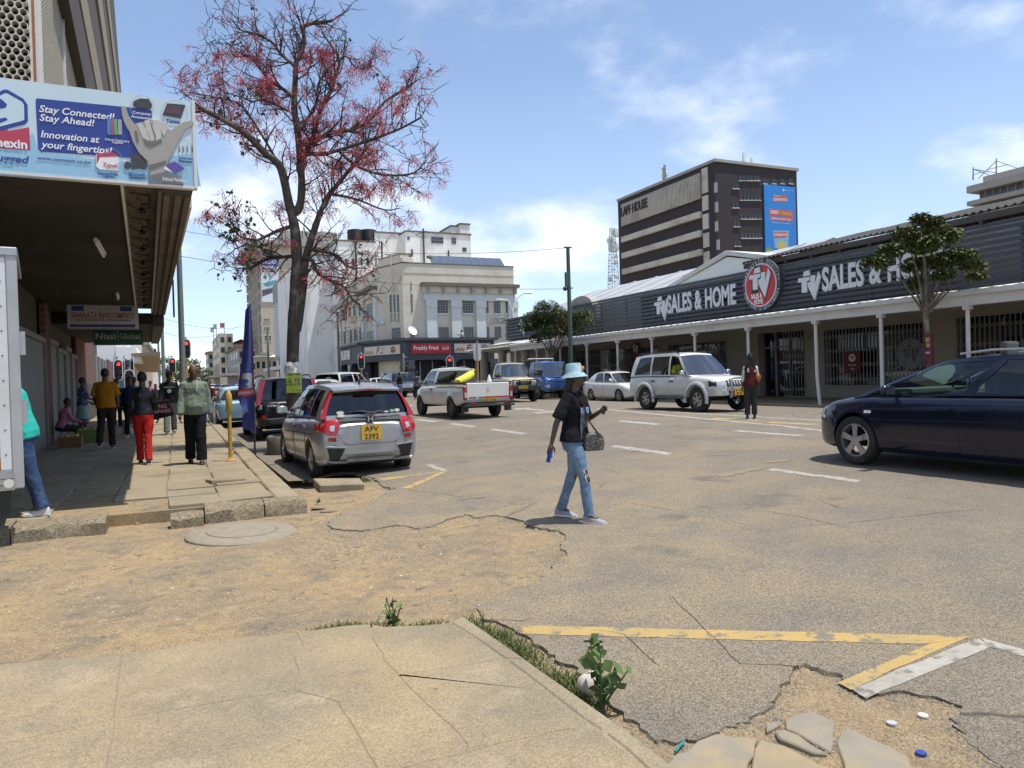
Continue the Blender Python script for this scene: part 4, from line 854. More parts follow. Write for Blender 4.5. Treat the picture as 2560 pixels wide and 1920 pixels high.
for j in range(4):
 z1=zr0-.1-j*H0
 b=B();b.box(XO-.7,XO+.6,ys,yfar,z1-H0+.0,z1-H0+1.15);b.build('concrete_band','band_concrete',ob)
 for i in range(11):
  y=ys+.8+(yfar-ys)*i/11;b=B();ol.box(b,-y-1.15,-y,z1-H0+1.15,z1,-.62,-.55);b.build('window','window_dark',ob)
ms=onX(1772,500,XO).y;me_=onX(1758,500,XO).y
for j in range(5):
 z1=[ol.px(1769,y)[1]for y in(418,488,534,582,629)][j];z0=[ol.px(1769,y)[1]for y in(481,525,572,618,665)][j]
 b=B();b.box(XO-.25,XO+.1,ms,me_,z0,z1);b.build('stair_panel','band_concrete',ob)
for(x,y)in[(1789,469),(1791,518),(1791,566),(1795,612)]:a,z=ol.px(x,y);b=B();ol.box(b,a-.35,a+.35,z-.9,z+.9,-.1,.06);b.build('window','window_bar',ob)
for y0,xs in[(445,[1850,1859,1869,1877,1887,1895]),(465,[1834,1843]),(494,[1852,1862,1871,1880,1889,1897]),(513,[1834,1843]),(541,[1854,1863,1873,1881,1890,1899]),(560,[1837,1846]),(589,[1855,1864,1874,1883,1892,1900]),(609,[1839,1848]),(636,[1858,1866,1875,1884,1893,1902]),(453,[1912,1934,1955,1976])]:
 for x in xs:
  a,z=of.px(x,y0);w2=.32 if y0!=453 else .5
  b=B();of.box(b,a-w2,a+w2,z-.45,z+.45,-.1,.06);q=b.build('window','window_dark',ob);b=B();of.box(b,a-w2-.08,a+w2+.08,z-.62,z-.45,-.02,.2);b.build('sill','band_concrete',q)
ca,cz=ol.px(1594,520);text('LAPF HOUSE',1.9,K('letter_dark',(.05,.04,.04)),ol,ol.px(1592,520)[0],ol.px(1592,519)[1],.68,ob,ext=.12,bold=.02,fit=abs(ol.px(1627,515)[0]-ol.px(1561,525)[0]))
c_=of.pxr(1907,462,1989,640);bl=[of.px(1907,461),of.px(1985,468),of.px(1990,640),of.px(1914,645)]
b=B();a0,a1,z1,z0=bl[0][0],bl[1][0],bl[0][1],of.px(1950,643)[1];of.box(b,a0,a1,z0,z1,.05,.3);bn=b.build('cereal_banner',K('banner_blue',(.02,.22,.62),.5,var=.02));tag(bn,'tall bright blue cereal advertising banner on the brown office block','banner')
W_,H_=a1-a0,z1-z0;U=lambda x,y:(a0+x*W_,z0+y*H_)
def bp(pts,m_,c=.31):b=B();of.poly(b,[U(*q)for q in pts],.3,c);return b.build('banner_picture',m_,bn)
K('ad_red',(.55,.10,.07),.5);K('ad_yellow',(.62,.45,.06),.5);K('ad_bowl',(.62,.55,.45),.5);K('ad_corn',(.50,.45,.16),.6);K('ad_leaf',(.18,.33,.10),.6)
bp([(.30,.76),(.29,.86),(.72,.87),(.74,.78)],'ad_red');text('CEREVITA',H_*.036,'sign_white',of,*U(.5,.805),.32,bn,bold=.02,fit=W_*.46,rot=.05);text('Nestlé',H_*.018,'sign_white',of,*U(.40,.853),.32,bn,fit=W_*.16)
bp([(.14,.575),(.14,.665),(.90,.66),(.90,.57)],'ad_red');bp([(.14,.51),(.14,.56),(.90,.555),(.90,.505)],'ad_red');text('EVERY',H_*.048,'sign_white',of,*U(.32,.62),.32,bn,bold=.02,fit=W_*.25);text('MORNING',H_*.048,'ad_yellow',of,*U(.67,.615),.32,bn,bold=.02,fit=W_*.36)
text('DESERVES A SMART START',H_*.026,'sign_white',of,*U(.52,.532),.32,bn,bold=.01,fit=W_*.64);text('Mighty Nutritious. Simply Delicious.',H_*.013,'sign_white',of,*U(.52,.475),.32,bn,fit=W_*.6)
bp([(.29,.12),(.24,.36),(.76,.38),(.72,.10)],K('ad_pack',(.20,.42,.62)),.32);bp([(.28,.26),(.28,.34),(.70,.355),(.68,.28)],'ad_red',.33);text('CEREVITA',H_*.034,'sign_white',of,*U(.49,.31),.34,bn,bold=.02,fit=W_*.4,rot=.05)
bp(circle(.52,.16,.17,.07,20),'ad_corn',.33);bp([(.0,.0),(.0,.10),(.14,.13),(.26,.08),(.30,.0)],'ad_leaf',.325);bp([(.30,.0),(.26,.08),(.42,.10),(.62,.0)],'ad_corn',.327);bp([(.62,.0),(.60,.09)]+[(.82+.22*math.cos(rad(180-18*t))*.95,.10+.03*math.sin(rad(18*t)))for t in range(1,10)]+[(1.0,.09),(.98,.0)],'ad_bowl',.33)
bp([(.60,.93),(.64,.93),(.64,.96),(.60,.96)],'sign_white');text('facebook.com/mycerevita',H_*.012,'sign_white',of,*U(.8,.944),.32,bn,fit=W_*.25)
rt=thing('banded_tower','grey office tower with white concrete bands at the right edge of the sky','building',(100,50,0),world=True);XR=92.0;rl=XF(XR);ye=onX(2424,480,XR).y
zz=[rl.px(2430,y)[1]for y in(470,483,504,515,534)]
b=B();b.box(XR+.7,XR+14,20,ye-.8,0,zz[0]);b.build('glazing',K('tower_glass',(.10,.105,.115),.3,c2=(.15,.15,.16),c2s=.7),rt)
for z0,z1 in((zz[1],zz[0]+.2),(zz[3],zz[2]),(zz[4]-1.4,zz[4])):b=B();b.box(XR-.6,XR+14,20,ye,z0,z1);b.build('concrete_band','rib_concrete',rt)
b=B();b.box(XR+.2,XR+13,20,ye-1.6,zz[0]+.2,zz[0]+1.1);b.build('roof_parapet',K('roof_pink',(.42,.37,.34)),rt)
for j,(z0,z1)in enumerate(((zz[2],zz[1]),(zz[4],zz[3]))):
 for i in range(26):y=ye-1.6-i*.92;b=B();b.box(XR+.58,XR+.7,y-.05,y+.05,z0,z1);b.build('mullion','window_bar',rt)
zt3=zz[0]+1.1
for k,(x,yt,yb3,sp_)in enumerate([(2433,418,466,1.0),(2491,396,453,1.4)]):
 p=onX(x,yb3,XR+.5);q=onX(x,yt,XR+.5);b=B();b.cyl(V((p.x,p.y,zt3)),q,.09,.06,6);m=p.lerp(q,.86)
 for dy in(-2.2*sp_,-3.2*sp_)if k==0 else(2.2,-2.6):b.cyl(V((p.x,p.y+dy,zt3)),V((q.x,q.y,zt3+(q.z-zt3)*.85)),.05,.05,5)
 b.cyl(V((p.x,p.y+(1.2 if k else 0),zt3+(q.z-zt3)*.42)),V((p.x,p.y-1.4,zt3+(q.z-zt3)*.42)),.04,.04,5)
 tag(b.build('roof_mast','steel_grey'),('shorter' if k==0 else 'taller')+' of two steel tripod masts on the grey tower roof','mast','tripod masts')
def lattice_mast(name,label,x,ytop,ybot,Yd,wpx,dishes):
 p0=onY(x,ybot,Yd);p1=onY(x,ytop,Yd);t=thing(name,label,'mast',(p0.x,Yd,0),world=True);w0=(onY(x+wpx,ybot,Yd)-p0).length/2;z0,z1=0,p1.z;b=B();c0=V((p0.x,Yd,0))
 cor=[(-1,-1),(1,-1),(1,1),(-1,1)];kk=26
 def cw(z):return w0*(1.25-.75*(z-p0.z)/(z1-p0.z))if z>p0.z else w0*1.25
 zs_=[p0.z-6+(z1-p0.z+6)*i/kk for i in range(kk+1)]
 for(sx_,sy_)in cor:b.tube([c0+V((sx_*cw(z),sy_*cw(z),z))for z in zs_],.09,5)
 for i in range(kk):
  for k in range(4):
   a_,c_=cor[k],cor[(k+1)%4];za,zc=zs_[i],zs_[i+1]
   if(i+k)%2:a_,c_=c_,a_
   b.cyl(c0+V((a_[0]*cw(za),a_[1]*cw(za),za)),c0+V((c_[0]*cw(zc),c_[1]*cw(zc),zc)),.045,.045,4)
   b.cyl(c0+V((a_[0]*cw(za),a_[1]*cw(za),za)),c0+V((c_[0]*cw(za),c_[1]*cw(za),za)),.04,.04,4)
 b.build('lattice','steel_grey',t)
 for(dx,y,r_)in dishes:
  q=onY(x+dx,y,Yd);b=B();b.lathe([(.02,0),(r_*.7,.05),(r_,.22),(r_,.34),(.02,.3)],q,14,axis='Y');b.build('dish_antenna','trim_pale',t)
 return t
lattice_mast('lattice_mast','tall steel lattice telecom mast with dishes, left of the brown office block',1534,570,712,190,14,[(8,580,1.6),(-6,601,1.4),(2,615,2.0),(-7,622,.8),(8,640,.7),(-8,697,.8),(10,692,.7),(8,655,.8)])
lattice_mast('lattice_mast','slim steel lattice mast on the brown office block roof',1662,412,465,150,5,[(-2,420,.7),(2,434,.9),(-2,442,.5)])
for k,(x,y0,y1)in enumerate([(1857,406,382),(1877,408,395)]):
 p,q=onY(x,y0+3,YO+4),onY(x,y1,YO+4);b=B();b.cyl(p,q,.12,.08,6);t=thing('roof_antenna',('taller' if k==0 else 'shorter')+' panel antenna standing on the brown office block','antenna',tuple(p),world=True);b.build('pole','steel_grey',t)
 b=B();b.box(q.x-.15,q.x+.25,YO+3.7,YO+3.95,q.z-1.5,q.z-.1);b.box(q.x+.3,q.x+.5,YO+3.7,YO+3.95,q.z-2.4,q.z-1.6);b.build('panel','trim_pale',t)
# == left-hand building with the street canopy
def brick_extra(t,b,vec,cur):
 s=N(t,'ShaderNodeSeparateXYZ');lk(t,vec,s.inputs[0]);c=N(t,'ShaderNodeCombineXYZ');lk(t,s.outputs[1],c.inputs[0]);lk(t,s.outputs[2],c.inputs[1])
 k=N(t,'ShaderNodeTexBrick');k.inputs['Scale'].default_value=1;k.inputs['Brick Width'].default_value=.23;k.inputs['Row Height'].default_value=.085;k.inputs['Mortar Size'].default_value=.007
 k.inputs['Color1'].default_value=(.20,.075,.05,1);k.inputs['Color2'].default_value=(.15,.055,.04,1);k.inputs['Mortar'].default_value=(.16,.13,.11,1);lk(t,c.outputs[0],k.inputs['Vector']);return k.outputs[0]
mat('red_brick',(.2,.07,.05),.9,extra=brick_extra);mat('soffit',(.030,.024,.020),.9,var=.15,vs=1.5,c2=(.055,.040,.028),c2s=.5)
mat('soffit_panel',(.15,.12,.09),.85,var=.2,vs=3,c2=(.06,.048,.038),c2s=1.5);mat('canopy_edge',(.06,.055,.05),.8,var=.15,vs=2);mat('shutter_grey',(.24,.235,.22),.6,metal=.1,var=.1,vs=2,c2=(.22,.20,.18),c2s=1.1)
mat('concrete_brown',(.065,.052,.042),.9,var=.12,vs=1);mat('concrete_sand',(.26,.215,.15),.9,var=.08,vs=1);mat('block_cream',(.58,.54,.44),.9,var=.12,vs=4);mat('rust_orange',(.40,.15,.05),.9,var=.2,vs=4);mat('board_pale',(.56,.68,.74),.45,var=.03,vs=1);mat('board_sky',(.30,.52,.68),.45,var=.02)
mat('board_blue',(.028,.055,.27),.45,var=.03);mat('board_red',(.48,.05,.09),.45,var=.02);mat('print_dark',(.05,.05,.055),.5,var=.1);mat('print_grey',(.42,.42,.43),.5);mat('skin_print',(.36,.34,.30),.6,var=.06,vs=14);mat('skin_print_shade',(.16,.145,.13),.6);mat('skin_print_light',(.52,.50,.45),.6)
O2=V((.28,9.75,0));dn=V((.99946,.0330,0));ds=V((-.0330,.99946,0))
def LP(a,s,z):return O2+dn*a+ds*s+V((0,0,z))
FB=Pl(O2,dn);WA=-2.92;WP=Pl(O2+dn*WA,ds)
lb=thing('canopy_building','brown concrete building with honeycomb screens and a deep dark street canopy on the left','building',tuple(LP(-4,12,0)),world=True)
def lbox(a0,a1,s0,s1,z0,z1,name,mt,parent=lb,z0b=None,z1b=None,**k):
 b=B();z0b=z0 if z0b is None else z0b;z1b=z1 if z1b is None else z1b
 b.hexa([LP(a0,s0,z0),LP(a1,s0,z0),LP(a0,s1,z0b),LP(a1,s1,z0b),LP(a0,s0,z1),LP(a1,s0,z1),LP(a0,s1,z1b),LP(a1,s1,z1b)]);return b.build(name,mt,parent,**k)
SE=15.0
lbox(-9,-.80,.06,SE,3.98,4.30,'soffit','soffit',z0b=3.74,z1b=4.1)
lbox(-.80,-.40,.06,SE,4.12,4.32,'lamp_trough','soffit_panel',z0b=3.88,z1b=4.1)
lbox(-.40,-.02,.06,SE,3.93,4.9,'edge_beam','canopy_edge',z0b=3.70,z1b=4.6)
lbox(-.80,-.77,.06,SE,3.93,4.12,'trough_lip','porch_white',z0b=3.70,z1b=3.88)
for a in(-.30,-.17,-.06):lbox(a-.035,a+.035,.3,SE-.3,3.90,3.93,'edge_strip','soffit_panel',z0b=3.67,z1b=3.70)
lbox(-.40,-.36,.06,SE,3.90,3.93,'edge_shadow_gap','sign_black',z0b=3.67,z1b=3.70)  # solid black strip, the shade of a gap painted beside the beam
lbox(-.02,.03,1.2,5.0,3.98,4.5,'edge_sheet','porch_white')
for i in range(9):
 s=1.0+i*1.5;z=4.09-s*.016;b=B();b.tube([LP(-.72,s,z),LP(-.50,s+.05,z-.01),LP(-.48,s+.5,z-.02),LP(-.60,s+.55,z-.02),LP(-.62,s+.2,z-.03)],.012,5);b.tube([LP(-.75,s+.7,z),LP(-.6,s+.85,z-.05),LP(-.45,s+.8,z)],.01,5);b.ball(LP(-.58,s+.95,z-.03),.045,8,5);b.build('loose_wiring','sign_black',lb)
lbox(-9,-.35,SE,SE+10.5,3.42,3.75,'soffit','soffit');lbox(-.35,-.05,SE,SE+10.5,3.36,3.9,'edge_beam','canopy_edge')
lbox(-9,WA,.6,SE+21,4.3,5.2,'upper_wall','concrete_brown')
def wbox(x0,x1,z0,z1,name,mt,c0=-.3,c1=0,s0=None,s1=None):
 s0=WP.px(x0,1000)[0]if s0 is None else s0;s1=WP.px(x1,1000)[0]if s1 is None else s1;b=B();WP.box(b,s0,s1,z0,z1,c0,c1);return b.build(name,mt,lb)
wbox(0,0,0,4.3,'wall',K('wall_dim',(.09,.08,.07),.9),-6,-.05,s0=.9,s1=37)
s_a,s_b=WP.px(116,1000)[0],WP.px(186,1000)[0]
wbox(0,0,FS,3.7,'brick_pier','red_brick',0,.12,s0=s_a-.9,s1=s_a-.05)
def shutter(s0,s1,z0,z1):
 b=B();n=int((s1-s0)/.09);rg=[[WP.P(s0+(s1-s0)*i/n,z,.05+(.03 if i%2 else 0))for z in(z0,z1)]for i in range(n+1)]
 b.loft(rg,closed=False,caps=False);o=b.build('metal_shutter','shutter_grey',lb)
 b=B();WP.box(b,s0-.05,s0+.03,z0,z1+.1,0,.14);WP.box(b,s1-.03,s1+.05,z0,z1+.1,0,.14);WP.box(b,s0,s1,z1,z1+.12,0,.14);b.build('shutter_frame','shutter_grey',o);return o
k=4
for i in range(k):
 s0=s_a+(s_b-s_a)*i/k+.08;s1=s_a+(s_b-s_a)*(i+1)/k-.08;shutter(s0,s1,FS,2.75 if i%2==0 else 2.6)
 b=B();WP.box(b,s1-.28,s1-.22,.95,1.25,.1,.16);b.build('bolt','steel_grey',lb)
shutter(1.2,s_a-1.1,FS,2.7)
wbox(187,232,FS,3.5,'brick_wall','red_brick',0,.10);wbox(187,232,FS,1.7,'plaster_patch','concrete_brown',.10,.115)
for x in(238,247,256,263):wbox(x-2,x+2,FS,3.2,'window_post','shutter_grey',0,.12)
wbox(236,268,FS,3.2,'shop_window','window_dark',0,.03)
wbox(269,280,FS,3.4,'brick_pier','red_brick',0,.10)
cor=onX(112,200,(O2+dn*WA+ds*9).x);sC=(V((cor.x,cor.y,0))-O2).dot(ds);EP=Pl(LP(WA,sC,0),dn)
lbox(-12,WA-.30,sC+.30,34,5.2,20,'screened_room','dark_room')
hexc=B();Rr,rr_,dp=.112,.082,.26;o6=[(Rr*math.cos(rad(60*i+30)),Rr*math.sin(rad(60*i+30))*.82)for i in range(6)];i6=[(rr_*math.cos(rad(30*i)),rr_*math.sin(rad(30*i))*.9)for i in range(12)]
vv=[(x,-dp,y)for x,y in o6]+[(x,0,y)for x,y in o6]+[(x,-dp,y)for x,y in i6]+[(x,0,y)for x,y in i6];ff=[]
for i in range(6):
 j=(i+1)%6;ff.append((i,j,6+j,6+i))
 for base,ob_ in((12,0),(24,6)):p=base+(2*i+1)%12;q=base+(2*i+2)%12;r2=base+(2*i+3)%12;ff+=[(ob_+i,p,q),(ob_+i,q,ob_+j),(ob_+j,q,r2)]
for i in range(12):j=(i+1)%12;ff.append((12+i,24+i,24+j,12+j))
hexc.add(vv,ff);hm=hexc.mesh('screen_block','block_cream')
px_=abs(EP.px(70.8,100)[0]-EP.px(50,100)[0]);pz_=abs(EP.px(50,116.5)[1]-EP.px(50,100)[1]);zh0=EP.px(50,238)[1]
for j in range(26):
 for i in range(8):
  a=-.16-px_/2-i*px_-(px_/2 if j%2 else 0);z=zh0+j*pz_
  p=EP.P(a,z,0)
  inst('screen_block',hm,lb,tuple(p),(0,0,math.atan2(dn.y,dn.x)),(px_/.194,1,pz_/.138))
for a0,a1,mt in((-.16,-.10,'porch_white'),(-.10,-.03,'rust_orange'),(-.03,.05,'porch_white')):b=B();EP.box(b,a0,a1,5.1,20,-.2,.05);b.build('corner_strip',mt,lb)
s_e=WP.px(236,230)[0];b=B();z=7.0
while z<19:
 k=int(round((z-5.2)/.17));s=sC+.25+(.12 if k%2 else 0)
 while s<s_e:
  q=[(s+.10*math.cos(rad(60*i+30)),z+.085*math.sin(rad(60*i+30)))for i in range(6)];r2=[(s+.068*math.cos(rad(60*i+30)),z+.056*math.sin(rad(60*i+30)))for i in range(6)]
  vv=[WP.P(x,y,.02)for x,y in q]+[WP.P(x,y,.02)for x,y in r2]+[WP.P(x,y,-.2)for x,y in r2]
  b.add(vv,[f for i in range(6)for f in((i,(i+1)%6,6+(i+1)%6,6+i),(6+i,6+(i+1)%6,12+(i+1)%6,12+i))]);s+=.2
 z+=.17
stuff(b.build('street_screen','block_cream',lb))
for s in[sC+.2+(s_e-sC)*f for f in(0,.25,.5,.75,1)]:b=B();WP.box(b,s-.05,s+.05,5.1,20,0,.10);b.build('screen_mullion','porch_white',lb)
def fin(pxs,a,th,mt,name='concrete_fin'):
 pl=Pl(O2+dn*a,ds);b=B();b.prism([pl.P(*pl.px(*q),0)for q in pxs],dn*-th);return b.build(name,mt,lb)
fin([(160,-60),(196,-60),(254,240),(220,240)],-2.55,.6,'concrete_brown');fin([(190,-60),(207,-60),(261,240),(247,240)],-2.50,.25,'concrete_sand')  # paler strips paint the fins' sunlit front edges into the colour
fin([(205,-60),(240,-60),(282,240),(258,240)],-2.62,.6,'concrete_brown');fin([(236,-60),(247,-60),(287,240),(280,240)],-2.50,.2,'concrete_sand')
fin([(246,-60),(262,-60),(297,240),(286,240)],-2.60,.5,'concrete_brown');fin([(260,-60),(266,-60),(300,240),(296,240)],-2.50,.2,'concrete_sand');fin([(264,-60),(280,-60),(304,240),(299,240)],-2.60,.6,'concrete_brown')
# -- the billboard on the canopy's end
bp_=Pl(O2-ds*.03,dn);zt_b,zb_b=4.985,3.965
bb=thing('canopy_billboard','pale blue computer shop billboard with slogan and hand, on the canopy end','billboard',tuple(LP(-2,-.1,3.96)),world=True)
b=B();bp_.box(b,-6.5,0,zb_b,zt_b,-.06,0);b.build('panel','board_pale',bb)
b=B();bp_.box(b,-.005,.03,zb_b-.02,zt_b+.02,-.12,.012);b.build('edge_trim','porch_white',bb)
b=B();bp_.box(b,-6.5,.0,zb_b-.03,zb_b,-.1,.01);b.build('edge_trim','porch_white',bb)
def art(pxs,mt,c,name='print'):b=B();bp_.poly(b,[bp_.px(*q)for q in pxs],0,c);return b.build(name,mt,bb)
Q=lambda pts,ox=0,oy=0,s=3.456:[(ox+x/s,oy+y/s)for x,y in pts]
art(Q([(0,1290),(290,1150),(330,1310),(1000,1400),(1640,1330),(1700,1400),(1735,1612),(0,1512)]),'board_sky',.002)
b=B();pts=Q([(308,865),(320,850),(1290,945),(1312,960),(1315,1200),(1220,1370),(350,1310),(330,1290)]);art(pts,'board_blue',.004)
def btext(st,x,y,hpx,mt,fitpx=None,sh=.22,bold=.02,c=.008,al='LEFT'):
 a,z=bp_.px(x,y);h=abs(bp_.px(x,y)[1]-bp_.px(x,y+hpx)[1]);fit=abs(bp_.px(x+fitpx,y)[0]-a)if fitpx else None
 an=math.atan2(bp_.px(x+60,y+60*.095)[1]-z,bp_.px(x+60,y)[0]-a)
 return text(st,h,mt,bp_,a,z,c,bb,shear=sh,bold=bold,align=al,fit=fit,ext=.001)
btext('Stay Connected!',98,274,17,'sign_white',188);btext('Stay Ahead!',99,296,17,'sign_white',137);btext('Innovation at',102,335,17,'sign_white',146);btext('your fingertips!',102,363,17,'sign_white',178)
btext('www.connexin.co.zw',94,395,9,'board_blue',134,bold=.01);btext('School Stationery',262,349,6,'sign_white',62,bold=.005);btext('Supplies',280,356,6,'sign_white',28,bold=.005)
btext('Computer',332,282,7,'sign_white',46,sh=0,bold=.01);btext('Accessories',328,291,7,'sign_white',52,sh=0,bold=.01);btext('Tablets',416,302,9,'board_blue',34,sh=.1);btext('Internet',447,394,7,'board_blue',34,sh=0);btext('Routers',448,402,7,'board_blue',32,sh=0)
btext('Inks and Print',245,433,7,'board_blue',50,sh=0,bold=.005);btext('Supplies',256,441,7,'board_blue',29,sh=0,bold=.005);btext('Bluetooth',322,435,8,'board_blue',42,sh=0);btext('Speakers',324,443,8,'board_blue',40,sh=0);btext('School Folders',406,448,8,'sign_white',58,sh=.1,c=.03)
art([(-40,262),(12,300),(20,328),(73,318),(76,376),(-40,368)],'board_red',.004)
btext('nnexin',-28,354,22,'sign_white',96,sh=0,bold=.04,c=.01);btext('plugged',-35,394,18,'board_blue',108,sh=.2,bold=.03)
b=B()
hexo=[(-20,240),(10,224),(20,225),(58,247),(69,262),(70,302),(62,311),(-20,332)];hexi=[(-20,250),(12,234),(18,234),(55,255),(60,262),(61,298),(57,302),(-20,322)]
art(hexo,'board_blue',.005);art(hexi,'board_pale',.007);art([(-20,236),(6,250),(18,262),(14,270),(0,272),(-20,272)],'board_blue',.009);art([(-20,302),(14,294),(20,300),(0,308),(-20,316)],'board_blue',.009)
for(cx_,cy_,r_)in[(355,268,30),(435,285,34),(272,404,34),(345,418,32),(440,430,28),(455,375,26)]:
 o_=[(cx_+r_*math.cos(rad(15*t)),cy_+r_*math.sin(rad(15*t)))for t in range(24)];i_=[(cx_+(r_-.8)*math.cos(rad(15*t)),cy_+(r_-.8)*math.sin(rad(15*t)))for t in range(24)]
 b=B();A1=[bp_.P(*bp_.px(*q),.006)for q in o_];A2=[bp_.P(*bp_.px(*q),.006)for q in i_];b.add(A1+A2,[(i,(i+1)%24,24+(i+1)%24,24+i)for i in range(24)]);b.build('print','print_grey',bb)
art([(334,254),(350,247),(372,248),(380,262),(378,272),(345,272),(332,264)],'print_dark',.012);art([(418,259),(463,263),(452,296),(406,288)],'print_dark',.012);art([(420,265),(455,268),(447,288),(413,283)],K('print_screen',(.10,.06,.08)),.014)
for i,(x0,c_)in enumerate([(268,(.06,.25,.55)),(276,(.45,.08,.18)),(284,(.10,.42,.16)),(295,(.35,.36,.40))]):art([(x0,296+i),(x0+9,297+i),(x0+10,338),(x0,336)],K('stationery%d'%i,c_),.012)
art([(240,386),(278,384),(297,392),(295,428),(250,424),(240,416)],'sign_white',.012);art([(242,385),(280,381),(297,392),(250,393),(242,412)],'board_red',.014);btext('Typek',258,414,10,'board_red',38,bold=.02,c=.018)
art([(326,388),(342,384),(365,396),(368,418),(330,424)],'print_dark',.012)
for c_ in((319,414),(358,415)):art([(c_[0]+9*math.cos(rad(30*t)),c_[1]+9*math.sin(rad(30*t)))for t in range(12)],'print_dark',.014)
for x in(447,457,467,479):art([(x,365),(x+1.2,365),(x+2.5,380),(x+1,380)],'print_dark',.012)
art([(412,414),(437,405),(460,421),(435,434)],K('print_violet',(.12,.08,.32)),.024);art([(412,414),(435,434),(445,438),(410,424)],'sign_white',.022)
art(Q([(1048,930),(1062,918),(1088,928),(1110,1000),(1165,1080),(1178,1130),(1110,1130),(1075,1060),(1055,1000)]),'skin_print',.016)
art(Q([(1110,1110),(1178,1070),(1320,1040),(1420,1070),(1470,1130),(1530,1100),(1580,1060),(1650,1045),(1675,1065),(1660,1090),(1600,1120),(1545,1210),(1480,1340),(1450,1400),(1430,1500),(1300,1520),(1280,1400),(1200,1320),(1150,1230)]),'skin_print',.018)
for q in[[(1182,1075),(1215,1062),(1250,1100),(1300,1200),(1280,1235),(1230,1190)],[(1245,1050),(1285,1035),(1320,1080),(1350,1190),(1310,1230),(1270,1150)],[(1320,1045),(1370,1040),(1395,1090),(1390,1200),(1350,1220),(1330,1120)],[(1390,1070),(1430,1085),(1450,1120),(1420,1180),(1398,1150)]]:art(Q(q),'skin_print_light',.022)
for q in[[(1240,1200),(1310,1235),(1390,1205),(1400,1230),(1300,1275),(1255,1250)],[(1165,1130),(1185,1140),(1200,1230),(1180,1225)],[(1285,1430),(1440,1390),(1430,1420),(1290,1470)],[(1296,1060),(1304,1060),(1345,1190),(1338,1200)]]:art(Q(q),'skin_print_shade',.024)
art(Q([(1290,1520),(1420,1490),(1560,1530),(1585,1600),(1285,1585)]),K('cuff_grey',(.17,.18,.19)),.021)
# -- fittings under the canopy
def tube_light(x0,y0,x1,y1,label):
 p,q=onZ(x0,y0,3.78),onZ(x1,y1,3.74);t=thing('tube_light',label,'light',tuple(p),world=True);d=(q-p).normalized()
 b=B();b.tube([p+V((0,0,.05)),q+V((0,0,.05))],.045,4);b.build('batten','porch_white',t);b=B();b.tube([p+d*.05,q-d*.05],.02,8);b.build('tube','sign_white',t)
tube_light(240,608,260,643,'unlit fluorescent tube under the dark canopy, the nearer one');tube_light(292,735,295,750,'unlit fluorescent tube under the dark canopy above the hanging signs')
p=onY(170,687,20.5);t=thing('flood_light','square floodlight with pale face under the dark canopy','light',tuple(p),world=True)
b=B();b.box(p.x-.19,p.x+.19,p.y-.02,p.y+.10,p.z-.13,p.z+.16);b.build('housing','sign_black',t);b=B();b.box(p.x-.16,p.x+.16,p.y-.035,p.y-.02,p.z-.10,p.z+.09);b.build('lens','sign_pale',t);b=B();b.cyl(p+V((0,.04,.16)),V((p.x,p.y+.04,3.8)),.02);b.build('bracket','sign_black',t)
b=B();p2=onY(141,683,20.5);b.box(p2.x-.07,p2.x+.09,p2.y-.08,p2.y+.1,p2.z-.07,p2.z+.06);b.cyl(p2,V((p2.x,p2.y,3.8)),.02);tag(b.build('security_camera','print_grey'),'small pale box camera beside the floodlight under the canopy','camera')
def hung_sign(name,label,x0,x1,y0,y1,s,mt,ztop=3.8):
 pl=Pl(LP(0,s,0),dn);a0,a1,z0,z1=pl.pxr(x0,y0,x1,y1);z0=pl.px((x0+x1)/2,y1)[1];z1=pl.px((x0+x1)/2,y0)[1]
 t=thing(name,label,'sign',tuple(pl.P((a0+a1)/2,z0)),world=True);b=B();pl.box(b,a0,a1,z0,z1,-.16,0);b.build('sign_box',mt,t);b=B();pl.box(b,a0,a1,z0-.02,z0,-.17,.01);pl.box(b,a0,a1,z1,z1+.02,-.17,.01);b.build('sign_frame','steel_grey',t)
 for f in(.22,.82):b=B();b.tube([pl.P(a0+(a1-a0)*f,z1,-.08),pl.P(a0+(a1-a0)*f,ztop,-.08)],.018,6);b.build('hanger','steel_grey',t)
 return t,pl,a0,a1,z0,z1
t,pl,a0,a1,z0,z1=hung_sign('hanging_sign','white hanging shop sign with red slanted letters under the canopy',167,347,764,821,12.9,K('sign_offwhite',(.55,.54,.53),.6))
W_,H_=a1-a0,z1-z0;text('SHAKATA INVESTMENTS',H_*.24,'board_red',pl,(a0+a1)/2,z0+H_*.56,.006,t,shear=.35,fit=W_*.9,bold=.01);text('FOR ALL YOUR GROCERIES & KITCHEN WHOLESALE',H_*.085,K('green_dark',(.05,.10,.07)),pl,(a0+a1)/2,z0+H_*.36,.006,t,fit=W_*.78)
b=B();pl.box(b,a0+W_*.03,a1-W_*.05,z0+H_*.05,z0+H_*.18,0,.004);b.build('stripe',K('violet',(.08,.07,.22)),t)
for f in(.06,.74):b=B();pl.box(b,a0+W_*f,a0+W_*(f+.17),z1-H_*.24,z1-H_*.03,0,.004);b.build('logo_patch','board_blue',t)
t,pl,a0,a1,z0,z1=hung_sign('hanging_sign','green hanging sign with pale lettering behind the white one',233,358,818,861,18.0,K('sign_green',(.012,.11,.075),.5),3.45);W_,H_=a1-a0,z1-z0
text('Nissi',H_*.36,'sign_offwhite',pl,a0+W_*.24,z0+H_*.48,.006,t,bold=.03,fit=W_*.40);text('Global',H_*.32,'sign_offwhite',pl,a0+W_*.73,z0+H_*.48,.006,t,bold=.01,fit=W_*.42);b=B();pl.box(b,a0+W_*.48,a0+W_*.49,z0+H_*.2,z0+H_*.8,0,.004);b.build('divider','sign_offwhite',t)
